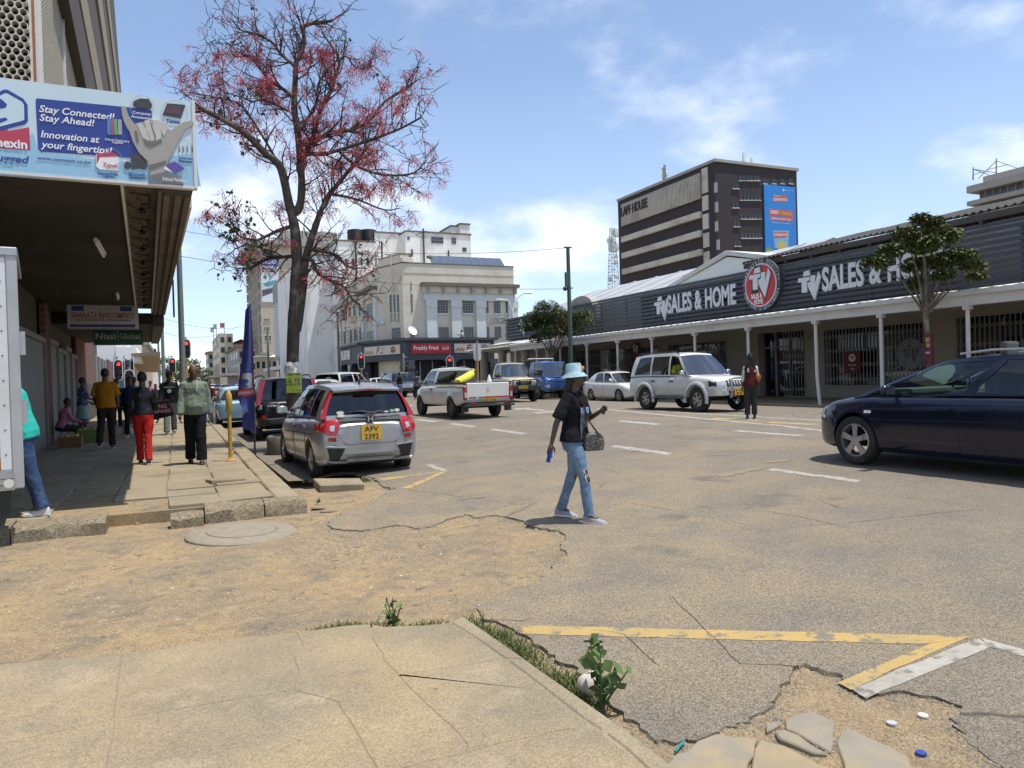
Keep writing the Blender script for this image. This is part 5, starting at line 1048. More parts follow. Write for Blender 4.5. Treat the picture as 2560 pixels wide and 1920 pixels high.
p=onY(431,745,22);b=B();b.hexa([p+V((dx,dy,dz))for dz in(-.45,.5)for dy in(0,.9)for dx in(0,.05)]);tag(b.build('side_board','slat_navy'),'dark projecting board on the canopy edge beside the steel pole','sign')
# -- far left corner beyond the junction
fb=thing('far_left_block','white-gabled block with sloping beige street awning beyond the junction on the left','building',(-10,75,0),world=True)
b=B();b.box(-40,-3.6,69,100,0,7.2);b.build('wall','plaster_white',fb);b=B();pl=YF(68.8);c=[pl.px(*q)for q in[(290,866),(338,868),(352,892),(352,905),(290,905)]];pl.poly(b,c,-6,0);b.build('gable','gable_white',fb)
b=B();q=[onY(*c_)for c_ in[(292,893,70),(401,887,66.5),(395,931,88),(335,931,90)]];b.prism([V(p)for p in q],(0,0,.25));b.build('awning',K('awning_beige',(.36,.28,.18),.8),fb)
b=B();b.box(-40,-3.4,68.5,68.9,.1,3.6);b.build('shop_front',K('shop_blue',(.05,.08,.14),.5),fb)
for k,(x0,x1,yt,Yf,mt,nm)in enumerate([(340,366,862,110,'tan_stone','beige narrow block beyond the sloping beige awning'),(362,386,872,160,'plaster_white','white block with dark top floor beyond the awning')]):
 pl=YF(Yf);a0=pl.px(x0,yt)[0]-30;a1,z=pl.px(x1,yt);t=thing('left_block',nm,'building',(a1-4,Yf,0),world=True);b=B();b.box(a0,a1,Yf,Yf+25,0,z);b.build('wall',mt,t)
 b=B();b.box(a0,a1+.3,Yf-.3,Yf+25,z-1.8 if k else z,z if k else z+.5);b.build('top_band','window_dark' if k else 'plaster_grey',t)
 for i in range(3):b=B();pl.box(b,a1-3.2-i*4,a1-1.4-i*4,z-5.2,z-3.2,-.1,.04);b.build('window','window_dark',t)
pl=YF(420);a0,z=pl.px(500,925);a1=pl.px(530,925)[0];t=thing('white_end_house','small white building closing the far end of the street','building',((a0+a1)/2,424,0),world=True);b=B();b.box(a0,a1,420,440,0,z);b.build('wall','plaster_white',t);b=B();pl.box(b,(a0+a1)/2-1,(a0+a1)/2+1.5,z-6,z-2.5,-.1,.1);b.build('window','window_dark',t)
# == vehicles
def paint(name,col,metal=0,rough=.32,dust=.15):
 return mat(name,col,rough,metal=metal,var=.05,vs=2,coat=.8 if sum(col)>.1 else .45,spec=.5 if sum(col)>.1 else .3,coord='obj',c2=tuple((1-dust)*c+dust*d for c,d in zip(col,(.3,.25,.18))),c2s=1.3,c2p=(.45,.8))
paint('paint_silver',(.36,.37,.385),metal=.6,rough=.34);paint('paint_black',(.007,.007,.008),rough=.25,dust=.06);paint('paint_white',(.66,.65,.61),rough=.38);paint('paint_lower',(.50,.50,.48),rough=.45);paint('paint_sand',(.55,.46,.26));paint('paint_blue',(.015,.09,.34));paint('paint_navy',(.0035,.006,.020),rough=.2,dust=.05);paint('paint_grey',(.05,.055,.058),metal=.4);paint('paint_sky',(.20,.36,.46))
mat('tyre',(.022,.021,.020),.88,var=.25,vs=9,coord='obj',c2=(.055,.047,.038),c2s=6);mat('rim_alloy',(.42,.42,.42),.35,metal=.7,var=.1);mat('rim_steel',(.11,.11,.105),.6,metal=.3,var=.1);mat('trim_black',(.022,.022,.024),.6,var=.1);mat('under',(.012,.012,.012),.9)
mat('chrome',(.62,.62,.62),.12,metal=1,var=0);mat('lamp_red',(.38,.012,.018),.15,coat=.5,var=.05,vs=30);mat('lamp_clear',(.52,.54,.56),.1,metal=.4,coat=.5,var=.1,vs=30);mat('lamp_amber',(.50,.20,.02),.2);mat('plate_yellow',(.60,.36,.03),.5,var=.04);mat('interior',(.045,.043,.042),.85);mat('seat_grey',(.10,.10,.10),.9)
glass('car_glass',(.36,.42,.41),.015,1.5,.03);glass('car_glass_dark',(.035,.042,.045),.015,1.5,.03);glass('car_glass_clear',(.48,.55,.52),.01,1.5,.02);glass('screen_glass',(.32,.38,.38),.02,1.5,.16)
def curve(tab):
 xs=[q[0]for q in tab];ys=[q[1]for q in tab];n=len(tab);d=[(ys[i+1]-ys[i])/(xs[i+1]-xs[i])for i in range(n-1)]
 m=[d[0]]+[0 if d[i-1]*d[i]<=0 else 2*d[i-1]*d[i]/(d[i-1]+d[i])for i in range(1,n-1)]+[d[-1]]
 def f(x):
  if x<=xs[0]:return ys[0]
  if x>=xs[-1]:return ys[-1]
  i=max(k for k in range(n-1)if xs[k]<=x);h=xs[i+1]-xs[i];t=(x-xs[i])/h
  return ys[i]*(1+2*t)*(1-t)**2+h*m[i]*t*(1-t)**2+ys[i+1]*t*t*(3-2*t)+h*m[i+1]*t*t*(t-1)
 return f
WH={}
def wheel_mesh(r,tw,kind,rimr=None):
 key=(r,tw,kind)
 if key in WH:return WH[key]
 h=tw/2;ri=rimr or r*.66
 b=B();b.lathe([(ri,-h*.8),(r*.86,-h),(r*.96,-h*.88),(r,-h*.6),(r,h*.6),(r*.96,h*.88),(r*.86,h),(ri,h*.8),(ri*.96,h*.3),(ri*.96,-h*.3)],(0,0,0),28,axis='Y',caps=False);b.loft([],0)if False else None
 ty=b.mesh('tyre','tyre',smooth=40)
 b=B();b.lathe([(ri,h*.78),(ri*.93,h*.82),(ri*.9,h*.45),(ri*.88,-h*.3)],(0,0,0),28,axis='Y',caps=False)
 if kind=='steel':b.lathe([(ri*.9,h*.35),(ri*.6,h*.30),(ri*.35,h*.55),(ri*.18,h*.62),(.001,h*.62)],(0,0,0),20,axis='Y',caps=False)
 elif kind=='cover':
  b.lathe([(ri*.92,h*.6),(ri*.3,h*.82),(.001,h*.85)],(0,0,0),24,axis='Y',caps=False)
  for i in range(14):a=rad(i*360/14);c,s=math.cos(a),math.sin(a);b.tube([(c*ri*.35,h*.86,s*ri*.35),(c*ri*.88,h*.66,s*ri*.88)],.012,4)
 else:
  k={'five':5,'star':5,'six':6,'multi':9}[kind];wd={'five':.17,'star':.13,'six':.13,'multi':.07}[kind]
  b.lathe([(ri*.30,h*.5),(ri*.28,h*.78),(ri*.16,h*.84),(.001,h*.8)],(0,0,0),18,axis='Y',caps=False)
  for i in range(k):
   a=rad(i*360/k+18);u_=V((math.cos(a),0,math.sin(a)));w_=V((-math.sin(a),0,math.cos(a)));rg=[]
   for rr,yy,ww in((ri*.2,h*.78,wd*.9),(ri*.55,h*.76,wd),(ri*.95,h*.74,wd*1.25)):p=u_*rr+V((0,yy,0));q=w_*(ww*ri*.95);rg.append([p-q,p+q,p+q*.8-V((0,h*.3,0)),p-q*.8-V((0,h*.3,0))])
   b.loft(rg)
 WH[key]=(ty,b.mesh('rim','rim_steel' if kind=='steel' else 'rim_alloy',smooth=35));return WH[key]
SH=curve([(0,.90),(.08,.955),(.25,.985),(.5,1.0),(.72,.985),(.88,.95),(.96,.90),(1,.82)])
class Car:
 def __init__(s,name,label,cat,rear_axle,rz,S,group=None):
  s.S=S;s.t=thing(name,label,cat,rear_axle,rz,group);s.top=curve(S['top']);s.bot=curve(S['bot']);s.wid=curve(S['wid']);s.x0=S['wid'][0][0];s.x1=S['wid'][-1][0]
  s.ar=[(0.0,S['r']),(S['wb'],S['r'])];s.Ra=S.get('Ra',S['r']*1.14);s.pm=S['paint'];s.fl=S.get('flare',0);s.body();s.wheels();s.under()
  if 'cab' in S:s.cabin()
 def zb(s,x):
  z=s.bot(x)
  for xw,r in s.ar:
   if abs(x-xw)<s.Ra:z=max(z,r+math.sqrt(max(0,s.Ra**2-(x-xw)**2)))
  return z
 def sy(s,x,z):
  z0,z1=s.bot(x),s.top(x);t=min(1,max(0,(z-z0)/max(.01,z1-z0)));y=s.wid(x)*SH(t)
  if s.fl:
   for xw,r in s.ar:d=math.hypot(x-xw,z-r)-s.Ra;y+=s.fl*math.exp(-(max(0,d)/.07)**2)
  return y
 def ex(s,y,z,front=True):
  x=s.x1 if front else s.x0
  for i in range(160):
   if s.bot(x)-.02<=z<=s.top(x)+.03 and s.sy(x,min(z,s.top(x)))>=abs(y):return x
   x+=-.006 if front else .006
  return x
 def body(s):
  xs=[s.x0+(s.x1-s.x0)*i/46 for i in range(47)]+[s.x0+q for q in(.01,.03,.06,.12)]+[s.x1-q for q in(.01,.03,.06,.12)]
  for xw,r in s.ar:
   for k in range(-8,9):xs.append(xw+s.Ra*math.sin(rad(90*k/8)))
   xs+=[xw-s.Ra*1.001,xw+s.Ra*1.001,xw-s.Ra*.999,xw+s.Ra*.999]
  xs=sorted(set(round(x,4)for x in xs));rg=[];cr=s.S.get('crown',.03)
  for x in xs:
   zb,zt=s.zb(x),s.top(x);n=11;half=[(s.sy(x,z),z)for z in[zb+(zt-zb)*(i/n)**1.0 for i in range(n+1)]]
   hy=half[-1][0];half+=[(hy*.7,zt+cr*.55),(hy*.35,zt+cr*.9)]
   rg.append([(x,0,zb)]+[(x,y,z)for y,z in half]+[(x,0,zt+cr)]+[(x,-y,z)for y,z in half[::-1]])
  b=B();b.loft(rg);b.build('body',s.pm,s.t,smooth=38)
 def wheels(s):
  S=s.S;ty,ri=wheel_mesh(S['r'],S['tw'],S['rim'],S.get('rimr'));tr=S['track']/2
  for xw,_ in s.ar:
   for sg in(1,-1):o=inst('wheel',ty,s.t,(xw,sg*tr,S['r']),(0,0,0 if sg>0 else math.pi));inst('rim',ri,o)
 def under(s):
  S=s.S;b=B();w_=s.wid((s.x0+s.x1)/2)-S['tw']-.08;b.box(min(s.x0+.25,-.2),s.x1-.25,-w_,w_,s.bot(1)+.03,s.bot(1)+.45)
  for xw,r in s.ar:b.cyl((xw,-S['track']/2+.1,r),(xw,S['track']/2-.1,r),.05)
  b.build('underbody','under',s.t)
 def cp(s,xb,xt,v,sg=1,off=0):
  S=s.S;p0=V((xb,s.wid(xb)*S.get('cw',.86),s.top(xb)-.005));p1=V((xt,curve(S['ry'])(xt),curve(S['rz'])(xt)));p=p0.lerp(p1,v);p.y+=.03*math.sin(math.pi*v)+off;p.y*=sg;return p
 def cabin(s):
  S=s.S;bd=S['cab'];ty=S['types'];b=B();gl=S.get('glass','car_glass');rz,ry=curve(S['rz']),curve(S['ry'])
  def patch(bb,A,C,v0,v1,sg,off=0,nu=3,nv=4):
   vs=[]
   for j in range(nv+1):
    for i in range(nu+1):t=i/nu;vs.append(s.cp(A[0]+(C[0]-A[0])*t,A[1]+(C[1]-A[1])*t,v0+(v1-v0)*j/nv,sg,off))
   bb.add(vs,[(j*(nu+1)+i,j*(nu+1)+i+1,(j+1)*(nu+1)+i+1,(j+1)*(nu+1)+i)for j in range(nv)for i in range(nu)])
  for sg in(1,-1):
   for k,T in enumerate(ty):
    A,C=bd[k],bd[k+1]
    if T=='P':patch(b,A,C,0,1,sg)
    else:
     patch(b,A,C,0,.05,sg);patch(b,A,C,.88,1,sg);g=B();patch(g,A,C,.05,.88,sg,-.008)
     if not(S.get('open')==k and sg<0):g.build('side_window',S.get('glass_rear',gl)if T=='D' else gl,s.t,smooth=60)
  A,Z=bd[0],bd[-1];n=8;ns=8;cr=S.get('rcrown',.035)
  def across(p,bow,cup):return[V((p.x+bow*(1-q*q),p.y*q,p.z+cup*(1-q*q)))for q in[-1+2*i/ns for i in range(ns+1)]]
  rows=[across(V((x,ry(x),rz(x))),0,cr)for x in[Z[1]+(A[1]-Z[1])*i/n for i in range(n+1)]]
  rows[0]=across(V((Z[1],ry(Z[1]),rz(Z[1]))),-S.get('rbow',.05)*.5,cr);rows[-1]=across(V((A[1],ry(A[1]),rz(A[1]))),S.get('fbow',.10)*.6,cr)
  b.loft(rows,closed=False,caps=False)
  for(q,bow,nm,v0,v1)in((A,S.get('fbow',.10),'windscreen',.03,.93),(Z,-S.get('rbow',.05),'rear_window',*S.get('rv',(.12,.88)))):
   def row(v):return across(s.cp(q[0],q[1],v),bow*(1-.4*v),cr*v)
   b.loft([row(0),row(v0)],closed=False,caps=False);b.loft([row(v1),row(1)],closed=False,caps=False);g=B();g.loft([row(v0+(v1-v0)*i/4)for i in range(5)],closed=False,caps=False)
   o=g.build(nm,S.get('glass_front',gl)if q is A else S.get('glass_rear',gl),s.t,smooth=60)
  b.build('cabin_frame',S.get('pillar',s.pm),s.t,smooth=40)
  if S.get('roofp'):pass
  b=B();xb0,xb1=bd[-1][0]+.1,bd[0][0]-.05;hw=s.wid((xb0+xb1)/2)*.80;zt=s.top((xb0+xb1)/2)
  b.box(xb0,xb1-.1,-hw,hw,zt-.06,zt+.02);b.build('cabin_floor','interior',s.t)
  b=B();b.box(xb1-.75,xb1-.25,-hw,hw,zt-.05,zt+.07);b.build('dashboard',S.get('dash','interior'),s.t,bevel=.04)
  xf=bd[0][1]-.45 if S.get('seatx')is None else S['seatx']
  for y in(.36,-.36):
   b=B();b.hexa([(xf-.2-.1*k,y+w_,zt-.1+.62*k)for k in(0,1)for w_ in(-.2,.2)for _ in(0,)][:0]or[(xf-.25+dx-.12*kz,y+dy,zt-.1+.52*kz)for kz in(0,1)for dy in(-.22,.22)for dx in(0,.12)]);b.box(xf-.33,xf-.25,y-.12,y+.12,zt+.44,zt+.62);b.build('front_seat','seat_grey',s.t,bevel=.03)
  if S.get('bench',True)and xf-1.1>xb0-.2:b=B();b.box(max(xb0,xf-1.15),max(xb0,xf-1.15)+.14,-hw+.08,hw-.08,zt-.1,zt+.34);b.build('rear_seat','seat_grey',s.t,bevel=.04)
  sw=-.36 if S.get('rhd',True)else .36;b=B();c=V((xb1-.72,sw,zt+.06));pts=[c+V((.05*math.sin(rad(30*i))*-1,.18*math.cos(rad(30*i)),.17*math.sin(rad(30*i))))for i in range(13)];b.tube(pts,.014,6);b.build('steering_wheel','trim_black',s.t)
 def skinned(s,q,f,th):
  n=len(q);cx_=sum(p_[0]for p_ in q)/n;cy_=sum(p_[1]for p_ in q)/n;b=B();R_=[[f(*p_,th)for p_ in q],[f(*p_)for p_ in q]]+[[f(p_[0]+(cx_-p_[0])*g,p_[1]+(cy_-p_[1])*g)for p_ in q]for g in(.35,.7)]
  b.loft(R_,caps=False);k=len(b.v)-n;b.v.append(tuple(f(cx_,cy_)))
  for i in range(n):b.f.append([k+i,k+(i+1)%n,k+n]);b.m.append(0)
  return b
 def side(s,pts,mt,name,off=.004,sides=(1,-1),th=.012,parent=None,sub=1,**k):
  o=None
  q=[]
  for i,p in enumerate(pts):
   n=pts[(i+1)%len(pts)]
   for j in range(sub):q.append((p[0]+(n[0]-p[0])*j/sub,p[1]+(n[1]-p[1])*j/sub))
  for sg in sides:
   f=lambda x,z,d=0:V((x,sg*(s.sy(x,z)+off-d),z));o=s.skinned(q,f,th).build(name,mt,parent or s.t,**k)
  return o
 def strip(s,pts,wd,mt,name,off=.002,sides=(1,-1)):
  for sg in sides:
   b=B();pp=[]
   for i in range(len(pts)-1):
    k=max(1,int(math.dist(pts[i],pts[i+1])/.08));pp+=[tuple(pts[i][j]+(pts[i+1][j]-pts[i][j])*q/k for j in(0,1))for q in range(k)]
   pp.append(pts[-1]);b.tube([V((x,sg*(s.sy(x,z)+off),z))for x,z in pp],wd,4);b.build(name,mt,s.t)
 def end(s,pts,mt,name,front=True,off=.005,th=.02,parent=None,sub=2,mirror=False,**k):
  o=None
  for m in((1,-1)if mirror else(1,)):
   q=[]
   for i,p in enumerate(pts):
    n=pts[(i+1)%len(pts)]
    for j in range(sub):q.append(((p[0]+(n[0]-p[0])*j/sub)*m,p[1]+(n[1]-p[1])*j/sub))
   sg=1 if front else-1;f=lambda y,z,d=0:V((s.ex(y,z,front)+sg*(off-d),y,z));o=s.skinned(q,f,th).build(name,mt,parent or s.t,**k)
  return o
 def plate(s,txt,z,front,y=0,w_=.44,h=.12,lines=1,off=.02):
  sg=1 if front else-1;x=s.ex(y,z,front)+sg*off;b=B();b.box(x-.006,x+.006,y-w_/2,y+w_/2,z-h/2,z+h/2);o=b.build('number_plate','plate_yellow',s.t)
  pl=Pl((x+sg*.008,y,z),(0,1*sg,0));rows=txt.split('|')
  for i,r in enumerate(rows):text(r,h/len(rows)*.68,'sign_black',pl,0,h*(.5-(i+.5)/len(rows)),.001,o,bold=.01,fit=w_*(.86 if len(rows)==1 else .7),ext=.001)
  return o
 def mirror(s,x,z,mt,chrome=None,sz=1):
  for sg in(1,-1):
   y=s.wid(x)*.9;b=B();b.ball((x,sg*(y+.13*sz),z+.07),(.055*sz,.11*sz,.08*sz),12,8);b.tube([(x-.02,sg*y*.96,z),(x,sg*(y+.08),z+.03)],.025,6);o=b.build('wing_mirror',mt,s.t,smooth=60)
   b=B();b.box(x-.062*sz,x-.056*sz,sg*(y+.13*sz)-.085*sz,sg*(y+.13*sz)+.085*sz,z+.02,z+.125);b.build('mirror_glass','chrome',o)
 def handle(s,xs_,z,mt='trim_black',sides=(1,-1)):
  for x in xs_:s.side([(x-.09,z-.022),(x+.09,z-.022),(x+.09,z+.022),(x-.09,z+.022)],mt,'door_handle',off=.022,th=.03,sides=sides)
 def seams(s,xs_,z0,zfun=None,sides=(1,-1)):
  for x in xs_:s.strip([(x,z0),(x+.01,(z0+s.top(x))/2),(x,s.top(x)-.03)],.005,'under','door_seam',0.0,sides)
# -- silver hatchback, seen from behind
S=dict(paint='paint_silver',wb=2.53,r=.295,tw=.18,track=1.49,rim='cover',top=[(-.70,.84),(-.66,.92),(-.55,.965),(.3,.97),(1.6,.94),(2.45,.90),(2.9,.80),(3.2,.64),(3.3,.55)],bot=[(-.72,.40),(-.62,.27),(-.3,.20),(.5,.18),(2.6,.18),(3.1,.2),(3.3,.3)],wid=[(-.74,.45),(-.72,.60),(-.66,.76),(-.5,.83),(0,.85),(1.2,.85),(2.4,.84),(2.9,.78),(3.15,.66),(3.3,.40)],rz=[(-.55,1.42),(-.2,1.475),(.5,1.51),(1.2,1.50),(1.65,1.43)],ry=[(-.55,.53),(.5,.58),(1.65,.54)],cab=[(2.62,1.62),(2.42,1.50),(1.32,.98),(1.22,.90),(.32,.12),(.24,.05),(-.22,-.22),(-.56,-.44)],types='PGPDPDP',glass='car_glass',glass_rear='car_glass_dark',glass_front='car_glass',rv=(.12,.93),rbow=.08,cw=.90,fbow=.22,crown=.03)
p=V((2.80,12.5,0));c=Car('silver_hatchback','silver hatchback parked at the kerb with its tail towards the camera','car',p,rad(92.5),S)
c.seams((.28,1.28),.28);c.handle((.45,1.45),.82,'paint_silver');c.mirror(2.15,.98,'paint_silver');c.strip([(-.3,.72),(.8,.70),(2.2,.66)],.006,'under','body_crease')
xr_=lambda y,z:c.ex(y,z,False)
for sg in(1,-1):
 q=[c.cp(-.56,-.44,v,sg)for v in(.02,.3,.6,.95)];b=B();rg=[[p_+V((-.045,sg*.045-sg*.02*i,0)),p_+V((-.05,-sg*.05+sg*.006*i,0)),p_+V((.06,sg*.02,0))]for i,p_ in enumerate(q)];b.loft(rg);b.build('tail_lamp','lamp_red',c.t,smooth=50)
 c.end([(sg*.50,.98),(sg*.78,.93),(sg*.80,.83),(sg*.72,.72),(sg*.56,.70),(sg*.50,.86)],'lamp_red','tail_lamp',False,off=.03,th=.06,smooth=40)
 c.side([(-.60,.95),(-.34,.90),(-.30,.86),(-.44,.78),(-.62,.76)],'lamp_red','tail_lamp',off=.012,th=.03,sides=(sg,));c.end([(sg*.57,.87),(sg*.65,.865),(sg*.66,.79),(sg*.60,.77)],'lamp_clear','reverse_lamp',False,off=.037)
 c.end([(sg*.56,.67),(sg*.68,.68),(sg*.68,.62),(sg*.56,.61)],'lamp_red','reflector_strip',False,off=.012);c.end([(sg*.43,.50),(sg*.70,.52),(sg*.66,.32),(sg*.52,.30)],'trim_black','bumper_vent',False,off=.010)
 c.end([(sg*.40,.53),(sg*.74,.55),(sg*.74,.52),(sg*.42,.505)],'paint_silver','bumper_fold',False,off=.03);c.end([(sg*.36,.28),(sg*.70,.31),(sg*.66,.275),(sg*.40,.25)],'paint_silver','bumper_fold',False,off=.035)
c.end([(-.42,.27),(.42,.27),(.38,.33),(-.38,.33)],'paint_silver','bumper_step',False,off=.02);c.end([(-.53,.99),(.53,.99),(.52,.92),(-.52,.92)],'trim_black','hatch_garnish',False,off=.03)
c.end([(-.60,.56),(.60,.56),(.60,.552),(-.60,.552)],'under','hatch_seam',False,off=.003)
for sg in(1,-1):b=B();b.tube([V((xr_(y,z)-.002,sg*y,z))for y,z in((.53,.72),(.50,.66),(.46,.60),(.40,.565))],.005,4);b.build('hatch_seam','under',c.t)
c.plate('AFV|2392',.73,False,0,.33,.24)
b=B();x=xr_(0,.93)-.05;pl=Pl((x,0,.945),(0,-1,0));text('H',.085,'chrome',pl,0,0,0,c.t,name='badge',ext=.01,bold=.03,fit=.085);b=B();pl.poly(b,circle(0,0,.065,.055,16),-.01,.0);b.build('badge_plate','trim_black',c.t);text('FIT',.05,'chrome',Pl((xr_(.4,.80)-.02,.42,.82),(0,-1,0)),0,0,0,c.t,name='badge',ext=.004,fit=.17,shear=.2)
q0=[V((-.56-.08*(1-y*y/.36)-.02,y,1.0))for y in(.25,0,-.1)]
b=B();b.tube([(-.70,-.02,1.035),(-.67,.12,1.075),(-.64,.33,1.06)],[.022,.016,.009],6);b.tube([(-.70,-.02,1.035),(-.67,-.16,1.06),(-.66,-.30,1.03)],[.022,.02,.014],6);b.build('rear_wiper','trim_black',c.t,smooth=40)
b=B();b.loft([[(-.70+.12*abs(y)/.55,y,1.435-.05*abs(y)),(-.40,y,1.475-.05*abs(y)),(-.40,y,1.44-.05*abs(y)),(-.68+.12*abs(y)/.55,y,1.405-.05*abs(y))]for y in(-.55,-.3,0,.3,.55)]);b.build('roof_spoiler','paint_silver',c.t,smooth=40)
b=B();b.box(-.72,-.69,-.20,.20,1.405,1.428);b.build('brake_lamp','lamp_red',c.t);b=B();b.tube([(-.10,0,1.50),(-.12,0,1.54),(-.24,0,1.68)],[.03,.014,.004],6);b.build('aerial','trim_black',c.t)
for(y,z,rx,ry_,cc)in[(.47,1.06,.06,.028,(.55,.56,.42)),(.46,1.015,.06,.022,(.6,.6,.58)),(-.38,1.06,.04,.024,(.2,.42,.18)),(-.47,1.065,.045,.026,(.2,.38,.62)),(-.28,1.05,.04,.014,(.5,.5,.55))]:
 b=B();xx=-.655+(1.06-z)*-.2-.05*(1-(y/.5)**2);b.prism([V((xx+.16*(zz-1.0),yy,zz))for yy,zz in circle(y,z,rx,ry_,14)],(-.006,0,0));b.build('window_sticker',K('sticker%d'%int(abs(y)*1000+z*100),cc,.5),c.t)
# -- black off-roader ahead of it
S=dict(paint='paint_black',wb=2.63,r=.345,tw=.21,track=1.53,rim='six',top=[(-.74,.98),(-.70,1.05),(0,1.06),(1.8,1.05),(2.7,1.0),(3.2,.92),(3.45,.75)],bot=[(-.76,.48),(-.6,.36),(0,.28),(2.6,.28),(3.3,.32),(3.45,.45)],wid=[(-.78,.55),(-.75,.72),(-.6,.85),(0,.88),(2.6,.88),(3.2,.78),(3.45,.5)],rz=[(-.6,1.64),(.4,1.69),(1.4,1.67),(1.7,1.62)],ry=[(-.6,.60),(.5,.64),(1.7,.60)],cab=[(2.45,1.68),(2.3,1.55),(1.25,1.0),(1.15,.92),(.2,.1),(.1,.02),(-.5,-.42),(-.68,-.58)],types='PGPDPDP',glass='car_glass_dark',cw=.92)
p=V((2.75,21.3,0));c=Car('black_suv','black off-road car parked beyond the flowering tree, half hidden by the blue banner','car',p,rad(91),S)
for sg in(1,-1):
 b=B();b.loft([[(-.71+.12*(z-1.0),sg*y0,z),(-.72+.12*(z-1.0),sg*(y0-.11),z),(-.56+.12*(z-1.0),sg*(y0+.01),z)]for z,y0 in((.98,.845),(1.3,.79),(1.62,.69))]);b.build('tail_lamp','lamp_red',c.t,smooth=40);c.end([(sg*.70,.98),(sg*.80,.98),(sg*.80,.84),(sg*.71,.86)],'lamp_clear','reverse_lamp',False)
 b=B();b.tube([(1.6,sg*.60,1.70),(1.2,sg*.62,1.755),(-.2,sg*.62,1.76),(-.5,sg*.60,1.70)],.022,6);b.build('roof_rail','trim_black',c.t)
c.end([(-.78,.62),(.78,.62),(.78,.44),(-.78,.44)],'trim_black','rear_bumper',False,off=.04);c.end([(.62,.70),(.72,.70),(.72,.62),(.62,.62)],'lamp_red','reflector_disc',False,off=.012)
text('X-TRAIL',.05,'chrome',Pl((c.ex(.3,.95,False)-.02,.42,.95),(0,-1,0)),0,0,0,c.t,name='badge',ext=.004,fit=.34);c.strip([(-.6,.72),(0,.73)],.012,'chrome','side_trim');c.seams((.15,1.2),.4);c.mirror(2.1,1.08,'paint_black')
S2=dict(S,paint='paint_sky',r=.30,rim='cover',top=[(-.70,.84),(-.6,.93),(1.6,.93),(2.5,.88),(3.2,.72),(3.35,.6)],bot=[(-.7,.36),(0,.2),(2.6,.2),(3.35,.35)],wid=[(-.72,.55),(-.6,.80),(0,.83),(2.6,.82),(3.2,.7),(3.35,.45)],rz=[(-.5,1.36),(.5,1.44),(1.7,1.38)],ry=[(-.5,.52),(.5,.56),(1.7,.52)],cab=[(2.55,1.7),(2.4,1.58),(1.25,1.0),(1.15,.92),(.2,.1),(.1,.02),(-.4,-.3),(-.6,-.46)],types='PGPDPDP',track=1.46)
Car('light_blue_car','light blue car showing left of the black off-road car','car',V((2.1,28.5,0)),rad(92),S2)
# -- white pickup
S=dict(paint='paint_white',wb=2.98,r=.345,tw=.21,track=1.50,rim='steel',flare=.025,top=[(-1.13,1.06),(-1.0,1.07),(1.35,1.07),(1.5,1.10),(2.6,1.08),(3.3,.98),(3.7,.85),(3.82,.72)],bot=[(-1.14,.52),(-.9,.44),(.3,.40),(2.8,.40),(3.5,.42),(3.82,.5)],wid=[(-1.15,.76),(-1.12,.81),(-.9,.835),(.5,.84),(2.6,.84),(3.4,.78),(3.7,.66),(3.84,.45)],rz=[(1.42,1.60),(1.8,1.645),(2.25,1.63),(2.42,1.59)],ry=[(1.42,.60),(2.4,.58)],cab=[(3.02,2.40),(2.88,2.28),(1.75,1.62),(1.45,1.46)],types='PGP',rv=(.10,.86),bench=False,cw=.90,glass_front='screen_glass',glass='car_glass_clear',rbow=.02,seatx=2.0)
a=onR(1133,1047);c_=onR(1236.6,1038);p=(a+c_)/2+V((.0,0,0));p.z=zroad(p.x)
c=Car('white_pickup','white single-cab pickup driving away with a yellow sack in its load bed','pickup truck',p,rad(92),S)
b=B();b.box(-1.06,1.38,-.70,.70,1.075,1.105);b.build('bed_floor','rim_steel',c.t)
for sg in(1,-1):b=B();b.box(-1.12,1.40,sg*.79-.035,sg*.79+.035,1.07,1.155);b.build('bed_rail','trim_black',c.t);b=B();b.box(-1.10,1.40,sg*.79-.055,sg*.79+.055,1.06,1.10);b.build('bed_side','paint_white',c.t)
b=B();b.box(-1.175,-1.12,-.74,.74,.60,1.13);tg=b.build('tailgate','paint_white',c.t,bevel=.015);b=B();b.box(-1.15,-1.10,-.74,.74,1.13,1.155);b.build('bed_rail','trim_black',c.t)
b=B();b.box(-1.19,-1.176,-.72,.12,.655,.70);b.build('red_band','lamp_red',tg);b=B();b.box(-1.19,-1.176,.12,.36,.657,.69);b.build('grey_band','rim_steel',tg);text('NP300',.055,'sign_black',Pl((-1.18,.55,.67),(0,-1,0)),0,0,0,tg,name='badge',ext=.003,fit=.26,bold=.02);b=B();b.lathe([(.05,0),(.045,-.012),(.02,-.012)],(-1.177,0,.95),14,axis='X');b.build('badge','chrome',tg)
for sg in(1,-1):
 b=B();b.box(-1.20,-1.10,sg*.79-.055,sg*.79+.055,.60,1.02);o=b.build('tail_lamp','lamp_red',c.t,bevel=.012);b=B();b.box(-1.21,-1.19,sg*.79-.04,sg*.79+.04,.68,.84);b.build('reverse_lamp','lamp_clear',o)
 b=B();b.box(-1.02,-.98,sg*.75-.12,sg*.75+.12,.22,.50);b.build('mud_flap','trim_black',c.t);b=B();b.box(-1.30,-1.28,sg*.58-.07,sg*.58+.07,.50,.56);b.build('reflector','lamp_red',c.t)
for z in(.42,.53):b=B();b.tube([(-1.26,-.86,z),(-1.27,0,z),(-1.26,.86,z)],.035,8);b.build('step_bar','trim_black',c.t)
b=B();b.box(-1.28,-1.2,-.10,.10,.40,.56);b.build('tow_bracket','rim_steel',c.t);c.plate('AGD 3426',.59,False,-.02,.50,.11,off=.06);c.seams((1.68,2.86),.46);c.handle((1.82,),.93);c.mirror(2.72,1.12,'trim_black',sz=1.1)
